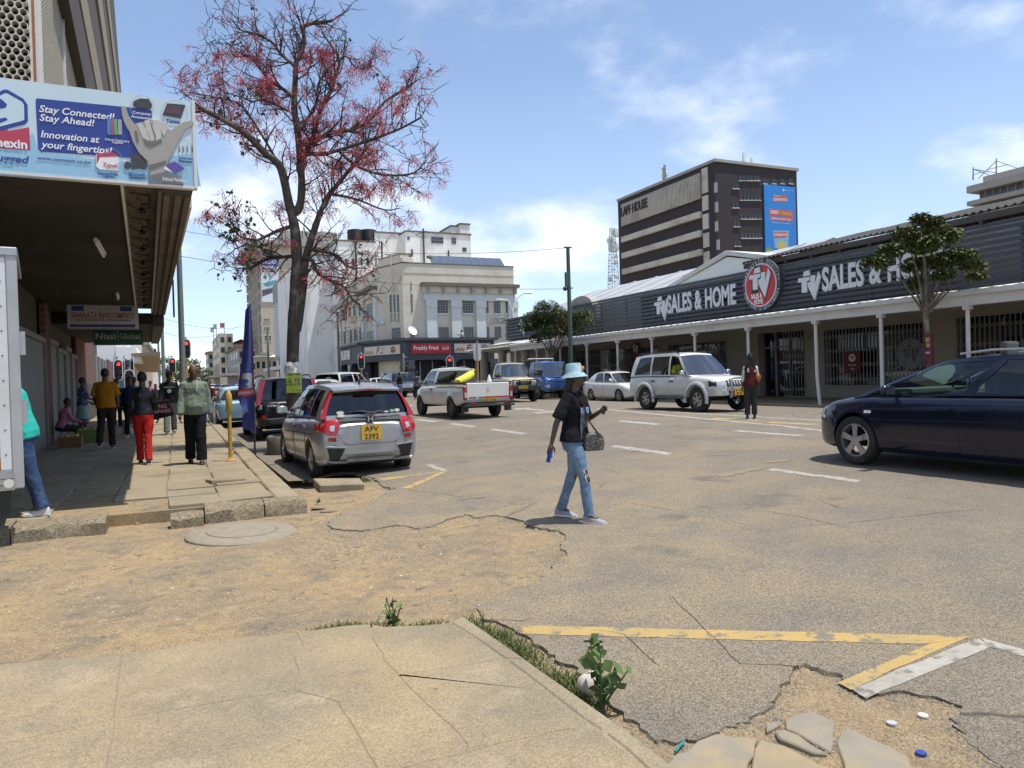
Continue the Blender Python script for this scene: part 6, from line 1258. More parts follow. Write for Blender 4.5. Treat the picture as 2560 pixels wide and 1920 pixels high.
c.strip([(-1.0,.98),(1.6,.98),(3.3,.90)],.005,'under','body_crease',-.002);c.side([(3.45,.52),(3.80,.56),(3.80,.74),(3.45,.70)],'trim_black','front_bumper',off=.02)
def in_bed(x,y,z):return c.t.matrix_basis@V((x,y,z))
c.t.rotation_euler=(0,0,rad(92));mb=M.Translation(p)@M.Rotation(rad(92),4,'Z')
b=B();b.tube([mb@V(q)for q in[(-.15,.62,1.17),(.1,.45,1.20),(.42,.1,1.28),(.6,-.18,1.42),(.66,-.26,1.50),(.70,-.31,1.56)]],[.10,.17,.19,.16,.06,.09],10,flat=.75);tag(b.build('yellow_sack',K('sack_yellow',(.62,.50,.04),.7,bump=.5,bs=30),smooth=50),'yellow woven sack lying in the white pickup load bed','sack')
q=mb@V((-.35,-.42,1.06));b=B();b.lathe([(.12,0),(.02,.32)],q,12);tag(b.build('white_cone','sign_white',smooth=50),'small white cone standing in the white pickup load bed','cone')
# -- white estate off-roader coming the other way
S=dict(paint='paint_white',wb=2.675,r=.395,tw=.27,track=1.56,rim='six',rimr=.225,flare=.05,Ra=.47,top=[(-1.05,1.06),(-1.0,1.14),(-.5,1.16),(2.1,1.15),(2.5,1.13),(3.2,1.07),(3.4,.98),(3.5,.85)],bot=[(-1.06,.55),(-.7,.48),(.4,.46),(2.2,.46),(3.0,.50),(3.5,.52)],wid=[(-1.07,.70),(-1.04,.80),(-.8,.87),(0,.88),(2.6,.88),(3.1,.84),(3.4,.76),(3.5,.62)],rz=[(-.85,1.83),(0,1.89),(1.2,1.89),(1.62,1.84)],ry=[(-.9,.62),(.5,.66),(1.62,.63)],cab=[(2.28,1.60),(2.12,1.48),(1.30,1.22),(1.20,1.14),(.30,.28),(.20,.18),(-.72,-.50),(-1.0,-.82)],types='PGPDPDP',open=1,glass='car_glass',glass_rear='car_glass_dark',cw=.94,glass_front='screen_glass')
a,c_=onR(1749,1030),onR(1615,1024);p=V((c_.x+.86,c_.y,zroad(c_.x+.86)))
c=Car('white_offroader','white estate off-road car with silver bull bar coming towards the right','car',p,rad(-88.5),S)
c.side([(-1.0,.56),(-.5,.50),(-.5,.78),(-1.0,.78)],'paint_lower','lower_panel');c.side([(.48,.50),(2.18,.50),(2.18,.74),(.48,.76)],'paint_lower','lower_panel',sub=4);c.side([(3.08,.55),(3.45,.56),(3.45,.76),(3.08,.76)],'paint_lower','lower_panel')
for xw in(0,2.675):
 for sg in(1,-1):
  b=B();rg=[]
  for k in range(13):t=rad(-12+204*k/12);rg.append([V((xw+(.47+d)*math.cos(t),sg*(c.sy(xw,.8)+o),.395+(.47+d)*math.sin(t)))for d,o in((0,-.02),(0,.045),(.07,.04),(.10,.0))])
  b.loft(rg,closed=False,caps=False);b.build('arch_flare','paint_lower',c.t,smooth=50)
for sg in(1,-1):
 b=B();b.box(.52,2.15,sg*.90-.09,sg*.90+.09,.42,.46);b.build('side_step','rim_steel',c.t,bevel=.01);b=B();b.tube([(1.5,sg*.56,1.86),(1.3,sg*.60,1.94),(-.6,sg*.60,1.94),(-.75,sg*.58,1.86)],.02,6);b.build('roof_rail','trim_black',c.t)
 c.end([(sg*.48,.98),(sg*.74,.96),(sg*.74,.80),(sg*.46,.80)],'lamp_clear','head_lamp',True,off=.02,th=.08,smooth=40);c.side([(3.12,.99),(3.40,.93),(3.42,.80),(3.16,.80)],'trim_black','corner_lamp',off=.01,sides=(sg,))
c.end([(-.42,.98),(.42,.98),(.42,.80),(-.42,.80)],'trim_black','grille',True,off=.01)
for i in range(7):y=-.33+.11*i;c.end([(y-.02,.96),(y+.02,.96),(y+.02,.82),(y-.02,.82)],'paint_white','grille_bar',True,off=.025,sub=1)
c.end([(-.80,.70),(.80,.70),(.78,.52),(-.78,.52)],'paint_lower','front_bumper',True,off=.06,th=.12);c.end([(-.40,.66),(.40,.66),(.36,.56),(-.36,.56)],'trim_black','air_intake',True,off=.065)
for sg in(1,-1):b=B();x=c.ex(0,.7)+.09;b.tube([(x-.05,sg*.30,.46),(x+.03,sg*.32,.60),(x+.03,sg*.34,.92),(x-.03,sg*.36,1.02)],.035,8);b.build('bull_bar','rim_alloy',c.t,smooth=50)
b=B();x=c.ex(0,.7)+.06;b.tube([(x,-.36,1.02),(x+.03,-.2,1.05),(x+.03,.2,1.05),(x,.36,1.02)],.035,8);b.build('bull_bar','rim_alloy',c.t,smooth=50)
c.plate('K AE|94',.63,True,-.05,.34,.2,off=.12);c.seams((.24,1.24),.52,sides=(-1,));c.handle((.42,1.40),.98);c.mirror(2.08,1.17,'chrome',sz=1.15);c.strip([(-.95,.80),(3.1,.80)],.006,'paint_lower','body_crease')
prado=c
# -- dark blue estate at the right edge
S=dict(paint='paint_navy',wb=2.77,r=.325,tw=.22,track=1.54,rim='five',rimr=.225,flare=.012,top=[(-1.0,.90),(-.9,.96),(.5,.95),(2.4,.93),(2.7,.915),(3.3,.83),(3.6,.70),(3.68,.62)],bot=[(-1.0,.40),(-.8,.28),(.4,.19),(2.4,.19),(3.2,.20),(3.6,.24),(3.68,.36)],wid=[(-1.02,.60),(-.98,.76),(-.6,.86),(0,.885),(2.6,.88),(3.1,.83),(3.45,.70),(3.62,.52),(3.70,.35)],rz=[(-.75,1.33),(0,1.39),(.9,1.41),(1.5,1.38),(1.85,1.31)],ry=[(-.75,.52),(.7,.56),(1.85,.52)],cab=[(2.85,1.75),(2.68,1.60),(1.34,.96),(1.20,.84),(.30,.10),(.20,.0),(-.55,-.42),(-.85,-.72)],types='PGPGPGP',glass='car_glass_clear',glass_rear='car_glass',glass_front='car_glass_clear',cw=.88,fbow=.2,dash=K('dash_pale',(.20,.26,.24),.8))
a=onR(2147,1161);p=V((a.x+.82,a.y-2.77,zroad(a.x+.82)))
c=Car('navy_estate','dark navy estate car driving in from the right edge','car',p,rad(91),S)
c.seams((.26,1.30,2.62),.25);c.handle((.42,1.48),.76,'paint_navy');c.mirror(2.22,.93,'paint_navy',sz=.95);c.side([(2.50,.70),(2.60,.70),(2.60,.735),(2.50,.735)],'sign_white','side_repeater');c.side([(3.36,.60),(3.60,.54),(3.60,.66),(3.40,.76)],'lamp_clear','head_lamp',off=.006);c.strip([(-.7,.66),(1.3,.64),(2.5,.62)],.007,'under','body_crease')
for sg in(1,-1):b=B();b.tube([(1.5,sg*.51,1.44),(1.1,sg*.54,1.475),(-.3,sg*.53,1.46),(-.6,sg*.51,1.40)],.016,6);b.build('roof_rail','rim_alloy',c.t)
b=B();b.box(1.62,1.66,-.12,.12,1.22,1.28);b.build('rear_view_mirror','trim_black',c.t)
# -- sand-coloured workhorse pickup
S=dict(paint='paint_sand',wb=3.18,r=.40,tw=.28,track=1.55,rim='steel',flare=.06,Ra=.50,top=[(-1.2,1.02),(-1.1,1.05),(1.5,1.05),(1.7,1.22),(2.6,1.22),(3.6,1.17),(3.78,1.10),(3.85,1.0)],bot=[(-1.2,.65),(0,.60),(2.6,.55),(3.85,.60)],wid=[(-1.22,.75),(-1.1,.84),(1.5,.85),(1.9,.82),(2.6,.78),(3.5,.74),(3.85,.70)],rz=[(1.55,1.90),(2.1,1.93),(2.45,1.90)],ry=[(1.55,.60),(2.45,.60)],cab=[(2.70,2.42),(2.58,2.32),(1.85,1.72),(1.60,1.56)],types='PGP',bench=False,cw=.92,glass='car_glass',glass_front='screen_glass',fbow=.04,rv=(.2,.8),seatx=2.0)
q=onR(1344,1003);p=V((15.55,33.1+3.18,zroad(15.55)))
c=Car('sand_pickup','sand-coloured off-road pickup with black bull bar facing the camera','pickup truck',p,rad(-93),S)
for sg in(1,-1):
 c.end([(sg*.40,1.02),(sg*.68,1.02),(sg*.68,.84),(sg*.42,.84)],'lamp_clear','head_lamp',True,off=.02);b=B();b.tube([(1.40,sg*.74,1.05),(1.45,sg*.70,1.6),(1.5,sg*.62,1.95),(1.5,0,1.98)],.04,6);b.tube([(1.44,sg*.70,1.6),(.5,sg*.70,1.06)],.035,6);b.build('roll_bar','trim_black',c.t)
c.end([(-.40,1.02),(.40,1.02),(.40,.84),(-.40,.84)],'trim_black','grille',True,off=.02);b=B();x=c.ex(0,.7)+.1;b.box(x-.1,x+.12,-.86,.86,.56,.80);b.build('front_bumper','trim_black',c.t,bevel=.03)
b=B();x+=.05
for y in(-.62,-.28,.28,.62):b.tube([(x,y,.78),(x+.04,y,1.08)],.03,6)
b.tube([(x-.1,-.80,.95),(x+.04,-.62,1.08),(x+.04,.62,1.08),(x-.1,.80,.95)],.032,6);b.build('bull_bar','trim_black',c.t,smooth=50)
c.plate('AFG 8473',.72,True,-.12,.46,.12,off=.24);c.mirror(2.5,1.25,'trim_black',sz=1.2);c.seams((1.8,2.6),.65);b=B();b.tube([(3.0,.80,1.15),(2.7,.80,1.3),(2.5,.74,1.85),(2.55,.74,2.0)],.045,8);b.ball((2.56,.74,2.02),(.09,.06,.07));b.build('snorkel','trim_black',c.t,smooth=50)
text('TOYOTA',.05,'chrome',Pl((c.ex(0,.93)+.035,0,.93),(0,1,0)),0,0,0,c.t,name='badge',fit=.3)
# -- blue flatbed lorry at the far kerb
S=dict(paint='paint_blue',wb=3.0,r=.37,tw=.22,track=1.4,rim='steel',top=[(1.9,1.2),(2.0,1.3),(3.5,1.3),(3.85,1.22),(3.95,1.1)],bot=[(1.9,.6),(3.95,.5)],wid=[(1.88,.80),(2.0,.85),(3.6,.85),(3.9,.80),(3.97,.70)],rz=[(2.0,2.05),(2.6,2.1),(3.4,2.05)],ry=[(2.0,.72),(3.4,.70)],cab=[(3.85,3.45),(3.7,3.33),(2.6,2.6),(2.0,2.0)],types='PGP',bench=False,cw=.95,glass_front='screen_glass')
p=V((19.0,37.4+2.2,zroad(19)));c=Car('blue_lorry','small blue flatbed lorry parked at the far kerb behind the walking woman','lorry',p,rad(-91),S)
b=B();b.box(-1.4,1.8,-.95,.95,.75,.92);b.build('flat_bed','rim_steel',c.t);b=B();b.box(-1.4,1.8,-.97,-.94,.80,.90);b.build('reflector_strip','lamp_amber',c.t)
b=B()
for y in(-.85,.85):b.tube([(1.8,y,.9),(1.8,y,2.1),(1.9,y*.9,2.28)],.035,6)
b.tube([(1.9,-.77,2.28),(1.9,.77,2.28)],.035,6);b.build('headboard_frame','porch_white',c.t)
for sg in(1,-1):c.end([(sg*.5,.82),(sg*.78,.82),(sg*.78,.66),(sg*.5,.66)],'lamp_clear','head_lamp',True)
c.end([(-.7,1.02),(.7,1.02),(.7,.94),(-.7,.94)],'trim_black','grille',True);c.end([(-.8,.64),(.8,.64),(.8,.5),(-.8,.5)],'trim_black','front_bumper',True,off=.03);c.mirror(3.6,1.5,'trim_black',sz=1.3)
# -- white saloon at the far kerb
SED=dict(paint='paint_white',wb=2.55,r=.30,tw=.19,track=1.47,rim='star',top=[(-.95,.88),(-.9,.98),(-.4,1.0),(.2,.97),(1.6,.94),(2.4,.90),(2.95,.78),(3.2,.65)],bot=[(-.97,.35),(-.6,.24),(.4,.19),(2.4,.19),(3.0,.22),(3.25,.35)],wid=[(-.98,.55),(-.92,.74),(-.5,.83),(0,.85),(2.4,.84),(2.95,.74),(3.25,.42)],rz=[(.05,1.38),(.6,1.45),(1.2,1.45),(1.5,1.40)],ry=[(.05,.53),(.8,.57),(1.5,.53)],cab=[(2.45,1.50),(2.3,1.38),(1.24,1.0),(1.14,.92),(.30,.34),(-.42,.06)],types='PGPDP',glass='car_glass',cw=.88,fbow=.18)
p=V((20.0-.06,32.5,zroad(19.9)));c=Car('white_saloon','white saloon parked at the far kerb behind the white off-road car','car',p,rad(-90),SED)
c.seams((.32,1.22),.28);c.handle((.5,1.42),.80,'paint_white');c.mirror(2.05,.97,'paint_white');c.side([(-.92,.92),(-.62,.92),(-.66,.80),(-.92,.78)],'lamp_red','tail_lamp')
# -- traffic at the junction
S=dict(paint='paint_grey',wb=3.1,r=.37,tw=.25,track=1.55,rim='six',flare=.03,top=[(-1.2,1.05),(-1.1,1.10),(2.5,1.12),(3.5,1.05),(3.85,.85)],bot=[(-1.2,.55),(0,.45),(2.7,.45),(3.9,.5)],wid=[(-1.22,.75),(-1.1,.86),(2.6,.88),(3.5,.80),(3.9,.55)],rz=[(-1.1,1.75),(.5,1.80),(1.8,1.78),(2.1,1.72)],ry=[(-1.1,.66),(.8,.66),(2.1,.60)],cab=[(2.75,2.05),(2.62,1.93),(1.75,1.40),(1.65,1.32),(.9,.80),(.75,.66),(-.9,-.85),(-1.15,-1.05)],types='PGPDPDP',glass='car_glass',cw=.93)
p=V((14.6,50,zroad(14.6)-.05));c=Car('grey_pickup','dark grey double-cab pickup with canopy waiting at the junction, facing the camera','pickup truck',p+V((0,3.1,0)),rad(-92),S)
for sg in(1,-1):c.end([(sg*.45,.95),(sg*.74,.95),(sg*.72,.78),(sg*.48,.78)],'lamp_clear','head_lamp',True)
c.end([(-.40,.95),(.40,.95),(.38,.72),(-.38,.72)],'chrome','grille',True);c.mirror(2.5,1.15,'paint_grey',sz=1.2)
HB=dict(S2,paint='paint_white',rim='cover')
def place(name,label,px,t,rz,sp,cat='car',group='distant traffic'):
 q=atD(px,960,t);z=zroad(q.x)if q.y<70 else 0;k=Car(name,label,cat,V((q.x,q.y,z)),rz,sp,group)
 k.end([(.45,.85),(.70,.85),(.70,.70),(.45,.70)],'lamp_red','tail_lamp',False,mirror=True);k.end([(.42,.75),(.70,.75),(.68,.62),(.45,.62)],'lamp_clear','head_lamp',True,mirror=True);return k
place('white_hatchback','white hatchback turning across the junction behind the silver car roof',938,66,rad(-12),HB);place('white_van_car','white high-roofed car seen beyond the black off-road car, tail to the left',840,44,rad(52),dict(S,paint='paint_white',glass='car_glass_dark'))
place('white_small_car','small white car showing only its rear window beyond the black off-road car',812,34,rad(90),HB)
for k,(px,t,sp,nm)in enumerate([(562,118,dict(SED),'white car coming up the street left of the blue banner'),(600,96,dict(SED,paint='paint_sky'),'pale blue car just left of the blue banner'),(545,150,dict(HB,paint='paint_grey'),'dark car in the distant traffic above the green hoodie'),(532,170,dict(SED),'furthest white car in the distant street traffic'),(456,200,dict(HB),'white car far away between the bald man and the pole')]):
 place('distant_car',nm,px,t,rad(-90 if k<4 else 90),sp)
place('silver_far_car','grey-blue car roof showing through behind the blue banner',640,62,rad(-90),dict(SED,paint='paint_sky'));place('teal_far_car','second grey-blue car roof between banner and flowering tree',678,56,rad(-90),dict(SED,paint='paint_silver'))
# -- white box lorry at the left edge
xc,yc=-1.44,8.95;tk=thing('box_lorry','white box lorry with battered side panel cut off by the left edge','lorry',(xc,yc,0),world=True);mat('lorry_white',(.66,.67,.67),.5,var=.05,vs=1.2,c2=(.50,.49,.46),c2s=.9,c2p=(.55,.8));z0,z1=.62,2.93
b=B();b.box(-6.6,xc-.09,yc,yc+1.85,z0+.02,z1);b.build('box_panel','lorry_white',tk)
b=B();b.box(xc-.10,xc,yc-.02,yc+.16,z0-.05,z1+.01);b.build('corner_post',K('lorry_post',(.42,.43,.43),.5,metal=.3),tk,bevel=.012);b=B();b.box(xc-.19,xc-.10,yc-.015,yc,z0+.15,z1-.02);b.build('corner_angle','lorry_white',tk)
b=B();b.box(-6.6,xc+.01,yc-.03,yc+1.86,z1,z1+.09);b.build('roof_rail','rim_alloy',tk,bevel=.01)
for i,z in enumerate((z0-.06,z0,z0+.06)):b=B();b.box(-6.6,xc-.08,yc-.03-.008*(i%2),yc,z,z+.052);b.build('floor_rail','rim_alloy',tk)
b=B();b.box(-6.6,xc-.19,yc-.006,yc,z0+.14,z0+.27);b.build('reflective_strip','lamp_amber',tk);b=B();b.lathe([(.045,0),(.045,.014),(.03,.016)],(xc-.13,yc-.045,z0+.01),16,axis='Y');b.build('reflector','sign_pale',tk)
b=B();b.box(-6.5,xc-.15,yc+.3,yc+1.5,.42,z0-.06);b.build('chassis','under',tk);b=B();b.box(xc-.30,xc-.12,yc+.02,yc+.3,.30,z0-.06);b.build('mud_flap','trim_black',tk)
for(x0_,x1_,zc,h)in[(-1.9,-1.56,2.66,.09),(-1.9,-1.6,1.66,.012)]:
 b=B();b.prism([V((x0_,yc-.004,zc-h)),V((x1_,yc-.004,zc-h*.6)),V((x1_+.04,yc-.004,zc-h*.9)),V((x1_-.05,yc-.004,zc+h*.3)),V((x1_-.14,yc-.004,zc+h)),V((x0_,yc-.004,zc+h*.5))],(0,-.004,0));b.build('scuff',K('scuffed',(.19,.18,.155),.9,var=.4,vs=25),tk)
for z in(2.05,1.35):b=B();b.box(xc,xc+.05,yc+.03,yc+.12,z-.12,z+.12);b.build('hinge','rim_alloy',tk)
for i in range(9):b=B();b.lathe([(.009,0),(.006,.006)],(xc-.145,yc-.018,z0+.3+i*.25),8,axis='Y');b.build('rivet','rim_steel',tk)
for x in(-2.6,-5.9):
 ty,ri=wheel_mesh(.36,.22,'steel')
 for y in(yc+.2,yc+1.65):o=inst('wheel',ty,tk,(x,y,.33));inst('rim',ri,o)
tk.rotation_euler=(0,0,rad(8))
# == trees, poles and street furniture
mat('bark',(.075,.060,.048),.95,var=.35,vs=7,bump=1.0,bs=30,c2=(.20,.17,.13),c2s=3,c2p=(.52,.68));mat('bark_light',(.13,.105,.08),.95,var=.3,vs=8,bump=1,bs=25,c2=(.25,.21,.16),c2s=5,c2p=(.5,.6));mat('twig',(.055,.044,.038),.9,var=.2);mat('blossom',(.50,.085,.10),.7,var=.35,vs=9);mat('leaf_dark',(.055,.085,.022),.6,var=.4,vs=6,c2=(.11,.12,.03),c2s=1.6);mat('leaf_mid',(.085,.115,.028),.6,var=.4,vs=6,c2=(.13,.12,.045),c2s=1.3);mat('galv',(.17,.20,.185),.6,metal=.2,var=.15,vs=4);mat('pole_green',(.055,.095,.075),.6,var=.15,vs=4);mat('yellow_pole',(.50,.30,.05),.7,var=.15,vs=6);mat('lamp_lit',(1,.05,.04),.4,emit=1.3,var=0)
rt_=random.Random(11)
def rv():return V((rt_.uniform(-1,1),rt_.uniform(-1,1),rt_.uniform(-1,1)))
def leafquad(b,p,d,s,w_=.45):
 d=d.normalized();n=d.cross(rv());n=n.normalized()if n.length>1e-3 else V((1,0,0));q=n*s*w_;b.add([p,p+d*s*.5+q,p+d*s,p+d*s*.5-q],[(0,1,2,3)])
TD=16.6;base=V((2.42,16.95,0))
tr_=thing('flame_tree','tall bare tree with dark limbs and hanging red blossom beside the parked cars','tree',tuple(base),world=True)
LIMB=[(.155,.10,0,[(737,1085),(733,980),(731.7,893),(735.6,788),(738,723),(742,657),(738,579),(728,530)]),(.11,.05,-.9,[(728,530),(721,502),(711,452),(701,418),(684,398),(661,381),(614,334),(560,301),(497,268)]),(.10,.035,.2,[(730,535),(748,518),(754,468),(751,411),(745,335),(735,268),(738,201),(740,157),(751,140),(761,100),(761,65),(830,52)]),(.055,.02,-.7,[(751,405),(768,385),(808,385),(848,375),(902,358),(952,341),(1002,321),(1052,294)]),(.06,.02,.9,[(752,400),(775,368),(788,318),(805,264),(828,227),(838,194),(848,150),(821,104),(805,80)]),(.055,.02,1.2,[(775,368),(800,345),(832,331),(888,321),(925,298),(962,254),(1015,221),(1042,201)]),(.10,.03,.6,[(742,828),(755,736),(763,657),(776,605),(795,547),(801,530),(825,485),(868,432),(895,401),(919,365)]),(.035,.012,.8,[(825,485),(868,492),(902,502),(962,525),(1000,520)]),(.04,.012,-1.2,[(848,378),(885,411),(935,432),(985,438),(1036,432),(1066,400)]),(.045,.014,.5,[(735,241),(694,214),(668,194),(644,161),(634,140),(587,140),(577,114)]),(.04,.012,-.5,[(735,164),(701,134),(678,104),(634,84),(601,74),(580,50)]),(.035,.012,-1.1,[(722,278),(688,261),(654,248),(631,254),(607,244),(560,230)]),(.05,.015,-.6,[(735,565),(697,576),(663,592),(627,607),(585,623)]),(.03,.012,-.6,[(640,600),(606,594),(585,576),(570,563)]),(.045,.012,.7,[(735,640),(697,644),(663,647),(627,670),(595,670)]),(.05,.015,-.4,[(755,644),(781,652),(795,683),(829,702),(860,718),(881,749),(900,762)]),(.045,.012,.8,[(770,623),(821,631),(847,644),(873,668),(920,670)]),(.03,.01,0,[(690,398),(650,330),(600,262),(530,242),(490,236)]),(.04,.012,.4,[(748,330),(790,260),(800,200),(860,140),(890,170),(935,165)])]
bt=B();bb2=B();tips=[];twigb=B()
for k,(r0,r1,dd,pts)in enumerate(LIMB):
 n=len(pts);P_=[atD(x,y,TD+dd*(i/(n-1))**1.3+(0 if k else .25*(1-i/(n-1))*0))for i,(x,y)in enumerate(pts)];R_=[r0+(r1-r0)*i/(n-1)for i in range(n)]
 if k==0:P_[0]=V((P_[0].x,P_[0].y,-.05));R_[0]=.21
 S_=[];RS_=[]
 for i in range(n-1):
  for j in range(3):
   f=j/3;p0,p1,p2,p3=P_[max(0,i-1)],P_[i],P_[i+1],P_[min(n-1,i+2)];S_.append(.5*((2*p1)+(p2-p0)*f+(2*p0-5*p1+4*p2-p3)*f*f+(3*p1-p0-3*p2+p3)*f**3));RS_.append((R_[i]+(R_[i+1]-R_[i])*f)*rt_.uniform(.93,1.08))
 S_.append(P_[-1]);RS_.append(R_[-1]);(bt if k in(0,6)else bb2).tube(S_,RS_,10 if k in(0,6)else 7,mi=0)
 st=0 if k else 99
 for i in range(1 if k!=6 else 8,len(S_)):
  if k==0:break
  if k in(1,2)and i<5:continue
  for _ in range(2 if RS_[i]<.06 else 1):
   if rt_.random()>.82:continue
   d=(S_[i]-S_[i-1]).normalized();o=rv();o=(o-d*o.dot(d)).normalized();dr=(d*.55+o*.8+V((0,0,.18))).normalized();ln=rt_.uniform(.35,.95);p=S_[i];tp=[p]
   for q in range(4):dr=(dr+rv()*.30+V((0,0,.10))).normalized();p=p+dr*ln/4;tp.append(p)
   r_=min(RS_[i]*.5,.022);twigb.tube(tp,[r_,r_*.8,r_*.65,r_*.5,r_*.3],4)
   for q in(2,3,4):
    for _ in range(2):
     d2=(dr*.4+rv()).normalized();l2=rt_.uniform(.12,.38);e1=tp[q]+d2*l2*.5;e2=e1+(d2+rv()*.5+V((0,0,.2))).normalized()*l2*.5;twigb.tube([tp[q],e1,e2],[.009,.007,.004],3);tips.append(e2)
   tips.append(tp[-1])
bt.build('trunk','bark',tr_,smooth=60);bb2.build('limbs','bark',tr_,smooth=60);stuff(twigb.build('twigs','twig',tr_))
bl_=B();lf_=B()
for p in tips:
 pr=ray(0,0);z=p.z;c_=p-CAM;tt=c_.dot(_f);px=CX+FPX*c_.dot(_r)/tt;py=CY-FPX*c_.dot(_u)/tt
 cl=NZ.noise((p.x*1.1,p.y*1.1,p.z*1.1));dens=1.0 if cl>-.05 else .22
 if py<110:dens*=.3
 if py>560:dens*=.4
 if rt_.random()<dens*.74:
  for _ in range(rt_.randint(9,18)):
   d=(rv()+V((0,0,-.9))).normalized();l_=rt_.uniform(.06,.20);o=p+rv()*.07;e=o+d*l_;s_=d.cross(rv()).normalized()*.0035;bl_.add([o-s_,o+s_,e+s_,e-s_],[(0,1,2,3)]);q=rv().normalized()*.013;w_=d.cross(q).normalized()*.011;bl_.add([e-q,e+w_,e+q,e-w_],[(0,1,2,3)])
 if(px<660 and py>230 and rt_.random()<.17)or rt_.random()<.006:
  for _ in range(rt_.randint(2,5)):leafquad(lf_,p+rv()*.08,rv()+V((0,0,-.6)),rt_.uniform(.06,.12))
stuff(bl_.build('blossom_sprays','blossom',tr_));stuff(lf_.build('leaves','leaf_dark',tr_))
b=B();b.lathe([(.60,0),(.60,.36),(.57,.40),(.50,.40),(.48,.36),(.48,.28),(.0,.27)],(0,0,0),36,caps=False);pr_=b.build('planter_ring',K('planter',(.17,.15,.125),.9,var=.15,c2=(.30,.26,.20),c2s=2),smooth=40,loc=(base.x-.05,base.y,0));tag(pr_,'round concrete planter ring at the foot of the flowering tree','planter')
pc=atD(735,957,TD-.24);pp=Pl(pc,_r0);b=B();pp.box(b,-.17,.17,-.22,.22,0,.006);ps=b.build('tree_poster',K('poster_lime',(.50,.62,.08),.6));tag(ps,'lime green price poster taped to the flowering tree trunk','poster')
text('Hyper Tech',.045,'green_dark',pp,0,.185,.008,ps,bold=.02,fit=.28);text('5\nCELL\nTYPE\nRATED',.035,'green_dark',pp,-.09,.03,.008,ps,bold=.02);text('Pro $3.90',.03,'food_red',pp,.06,-.17,.008,ps,fit=.18)
for i,(x,y,c_)in enumerate([(.04,.06,(.5,.06,.22)),(.10,.06,(.1,.22,.25)),(.03,-.03,(.12,.35,.15)),(.075,-.03,(.5,.3,.08)),(.12,-.03,(.3,.08,.4))]):b=B();pp.box(b,x-.02,x+.02,y-.035,y+.035,.006,.008);b.build('poster_picture',K('poster_pic%d'%i,c_),ps)
b=B();q=atD(733,926,TD-.05);b.tube([q+V((0,0,z))for z in(-.12,0,.1,.18)],[.185,.19,.17,.14],12,caps=False);b.v=[tuple(V(v)+rv()*.018)for v in b.v];tag(b.build('torn_paper','sign_pale'),'torn white papers wrapped round the trunk above the lime poster','paper')
def street_tree(label,X,Yt,clumps,trunk,n,lf,seed):
 t=thing('street_tree',label,'tree',(X,Yt,RS),world=True);R0=random.Random(seed);b=B();b.tube([V((X,Yt,0))+V(q[:3])for q in trunk],[q[3]for q in trunk],9);top_=V((X,Yt,0))+V(trunk[-1][:3]);l_=B()
 for(px,py,rp,fl)in clumps:
  dd=(top_-CAM).dot(_f)+R0.uniform(-.9,.9);c_=atD(px,py,dd);r_=rp*dd/FPX;m_=top_.lerp(c_,.5)+V((0,0,-.12));b.tube([V((X,Yt,0))+V(trunk[-2][:3]),m_,c_],[.04,.024,.008],5)
  for i in range(int(n*(rp/30)**2)):
   while True:
    v=V((R0.uniform(-1,1),R0.uniform(-1,1),R0.uniform(-1,1)))
    if .25<v.length<1 and NZ.noise(tuple((c_+v*r_)*2.6))>-.12:break
   p=c_+V((v.x*r_,v.y*r_,v.z*r_*fl));d=V((R0.uniform(-1,1),R0.uniform(-1,1),R0.uniform(-.5,.35))).normalized();s_=R0.uniform(.09,.17);w_=d.cross(V((R0.uniform(-.4,.4),R0.uniform(-.4,.4),1))).normalized()*s_*.27;l_.add([p,p+d*s_*.5+w_,p+d*s_-V((0,0,s_*.2)),p+d*s_*.5-w_],[(0,1,2,3)])
 b.build('trunk','bark_light',t,smooth=60);stuff(l_.build('crown',lf,t));return t
street_tree('small flat-crowned street tree with poster on its trunk, in front of the shop name',20.2,14.75,[(2300,545,24,.5),(2330,560,34,.55),(2260,585,34,.5),(2310,610,44,.5),(2370,590,38,.5),(2230,625,36,.45),(2190,655,36,.4),(2400,640,42,.5),(2425,665,36,.4),(2290,660,36,.5),(2350,650,40,.5),(2360,685,28,.5),(2285,705,22,.9),(2440,690,22,.4)],[(0,0,.1,.10),(.02,0,1.2,.085),(0,.03,2.2,.078),(-.05,.05,3.0,.075),(0,0,3.7,.055)],900,'leaf_mid',3)
street_tree('round bushy street tree behind the green pole',20.3,38.9,[(1370,780,40,.8),(1340,800,40,.6),(1400,795,40,.6),(1320,815,26,.5),(1450,790,34,.6),(1465,805,22,.6),(1370,825,34,.6),(1410,830,30,.6),(1440,820,24,.6),(1355,765,22,.6),(1340,845,20,.6)],[(0,0,.1,.16),(0,0,1.6,.13),(0,0,2.5,.11),(.1,0,3.3,.08)],1300,'leaf_dark',4)
b=B();q=V((20.06,14.7,2.0));b.tube([V((20.2,14.75,z))for z in(1.55,2.45)],.125,14,caps=False);o=b.build('trunk_poster',K('poster_maroon'));tag(o,'maroon and yellow poster wrapped round the nearer street tree trunk','poster');pl=Pl(V((20.2,14.75,2.0))-(V((20.2,14.75,0)).normalized()*.127),_r0);text('GEORG\nOWN',.12,'ad_yellow',pl,0,.2,0,o,bold=.03,fit=.2);text('SATURDAY',.06,'sign_white',pl,0,-.1,0,o,fit=.2)
b=B();b.tube([(19.9,14.4,RS),(19.9,14.4,1.45)],.06,8);tag(b.build('white_bollard','porch_white'),'short white post beside the nearer street tree trunk','post')
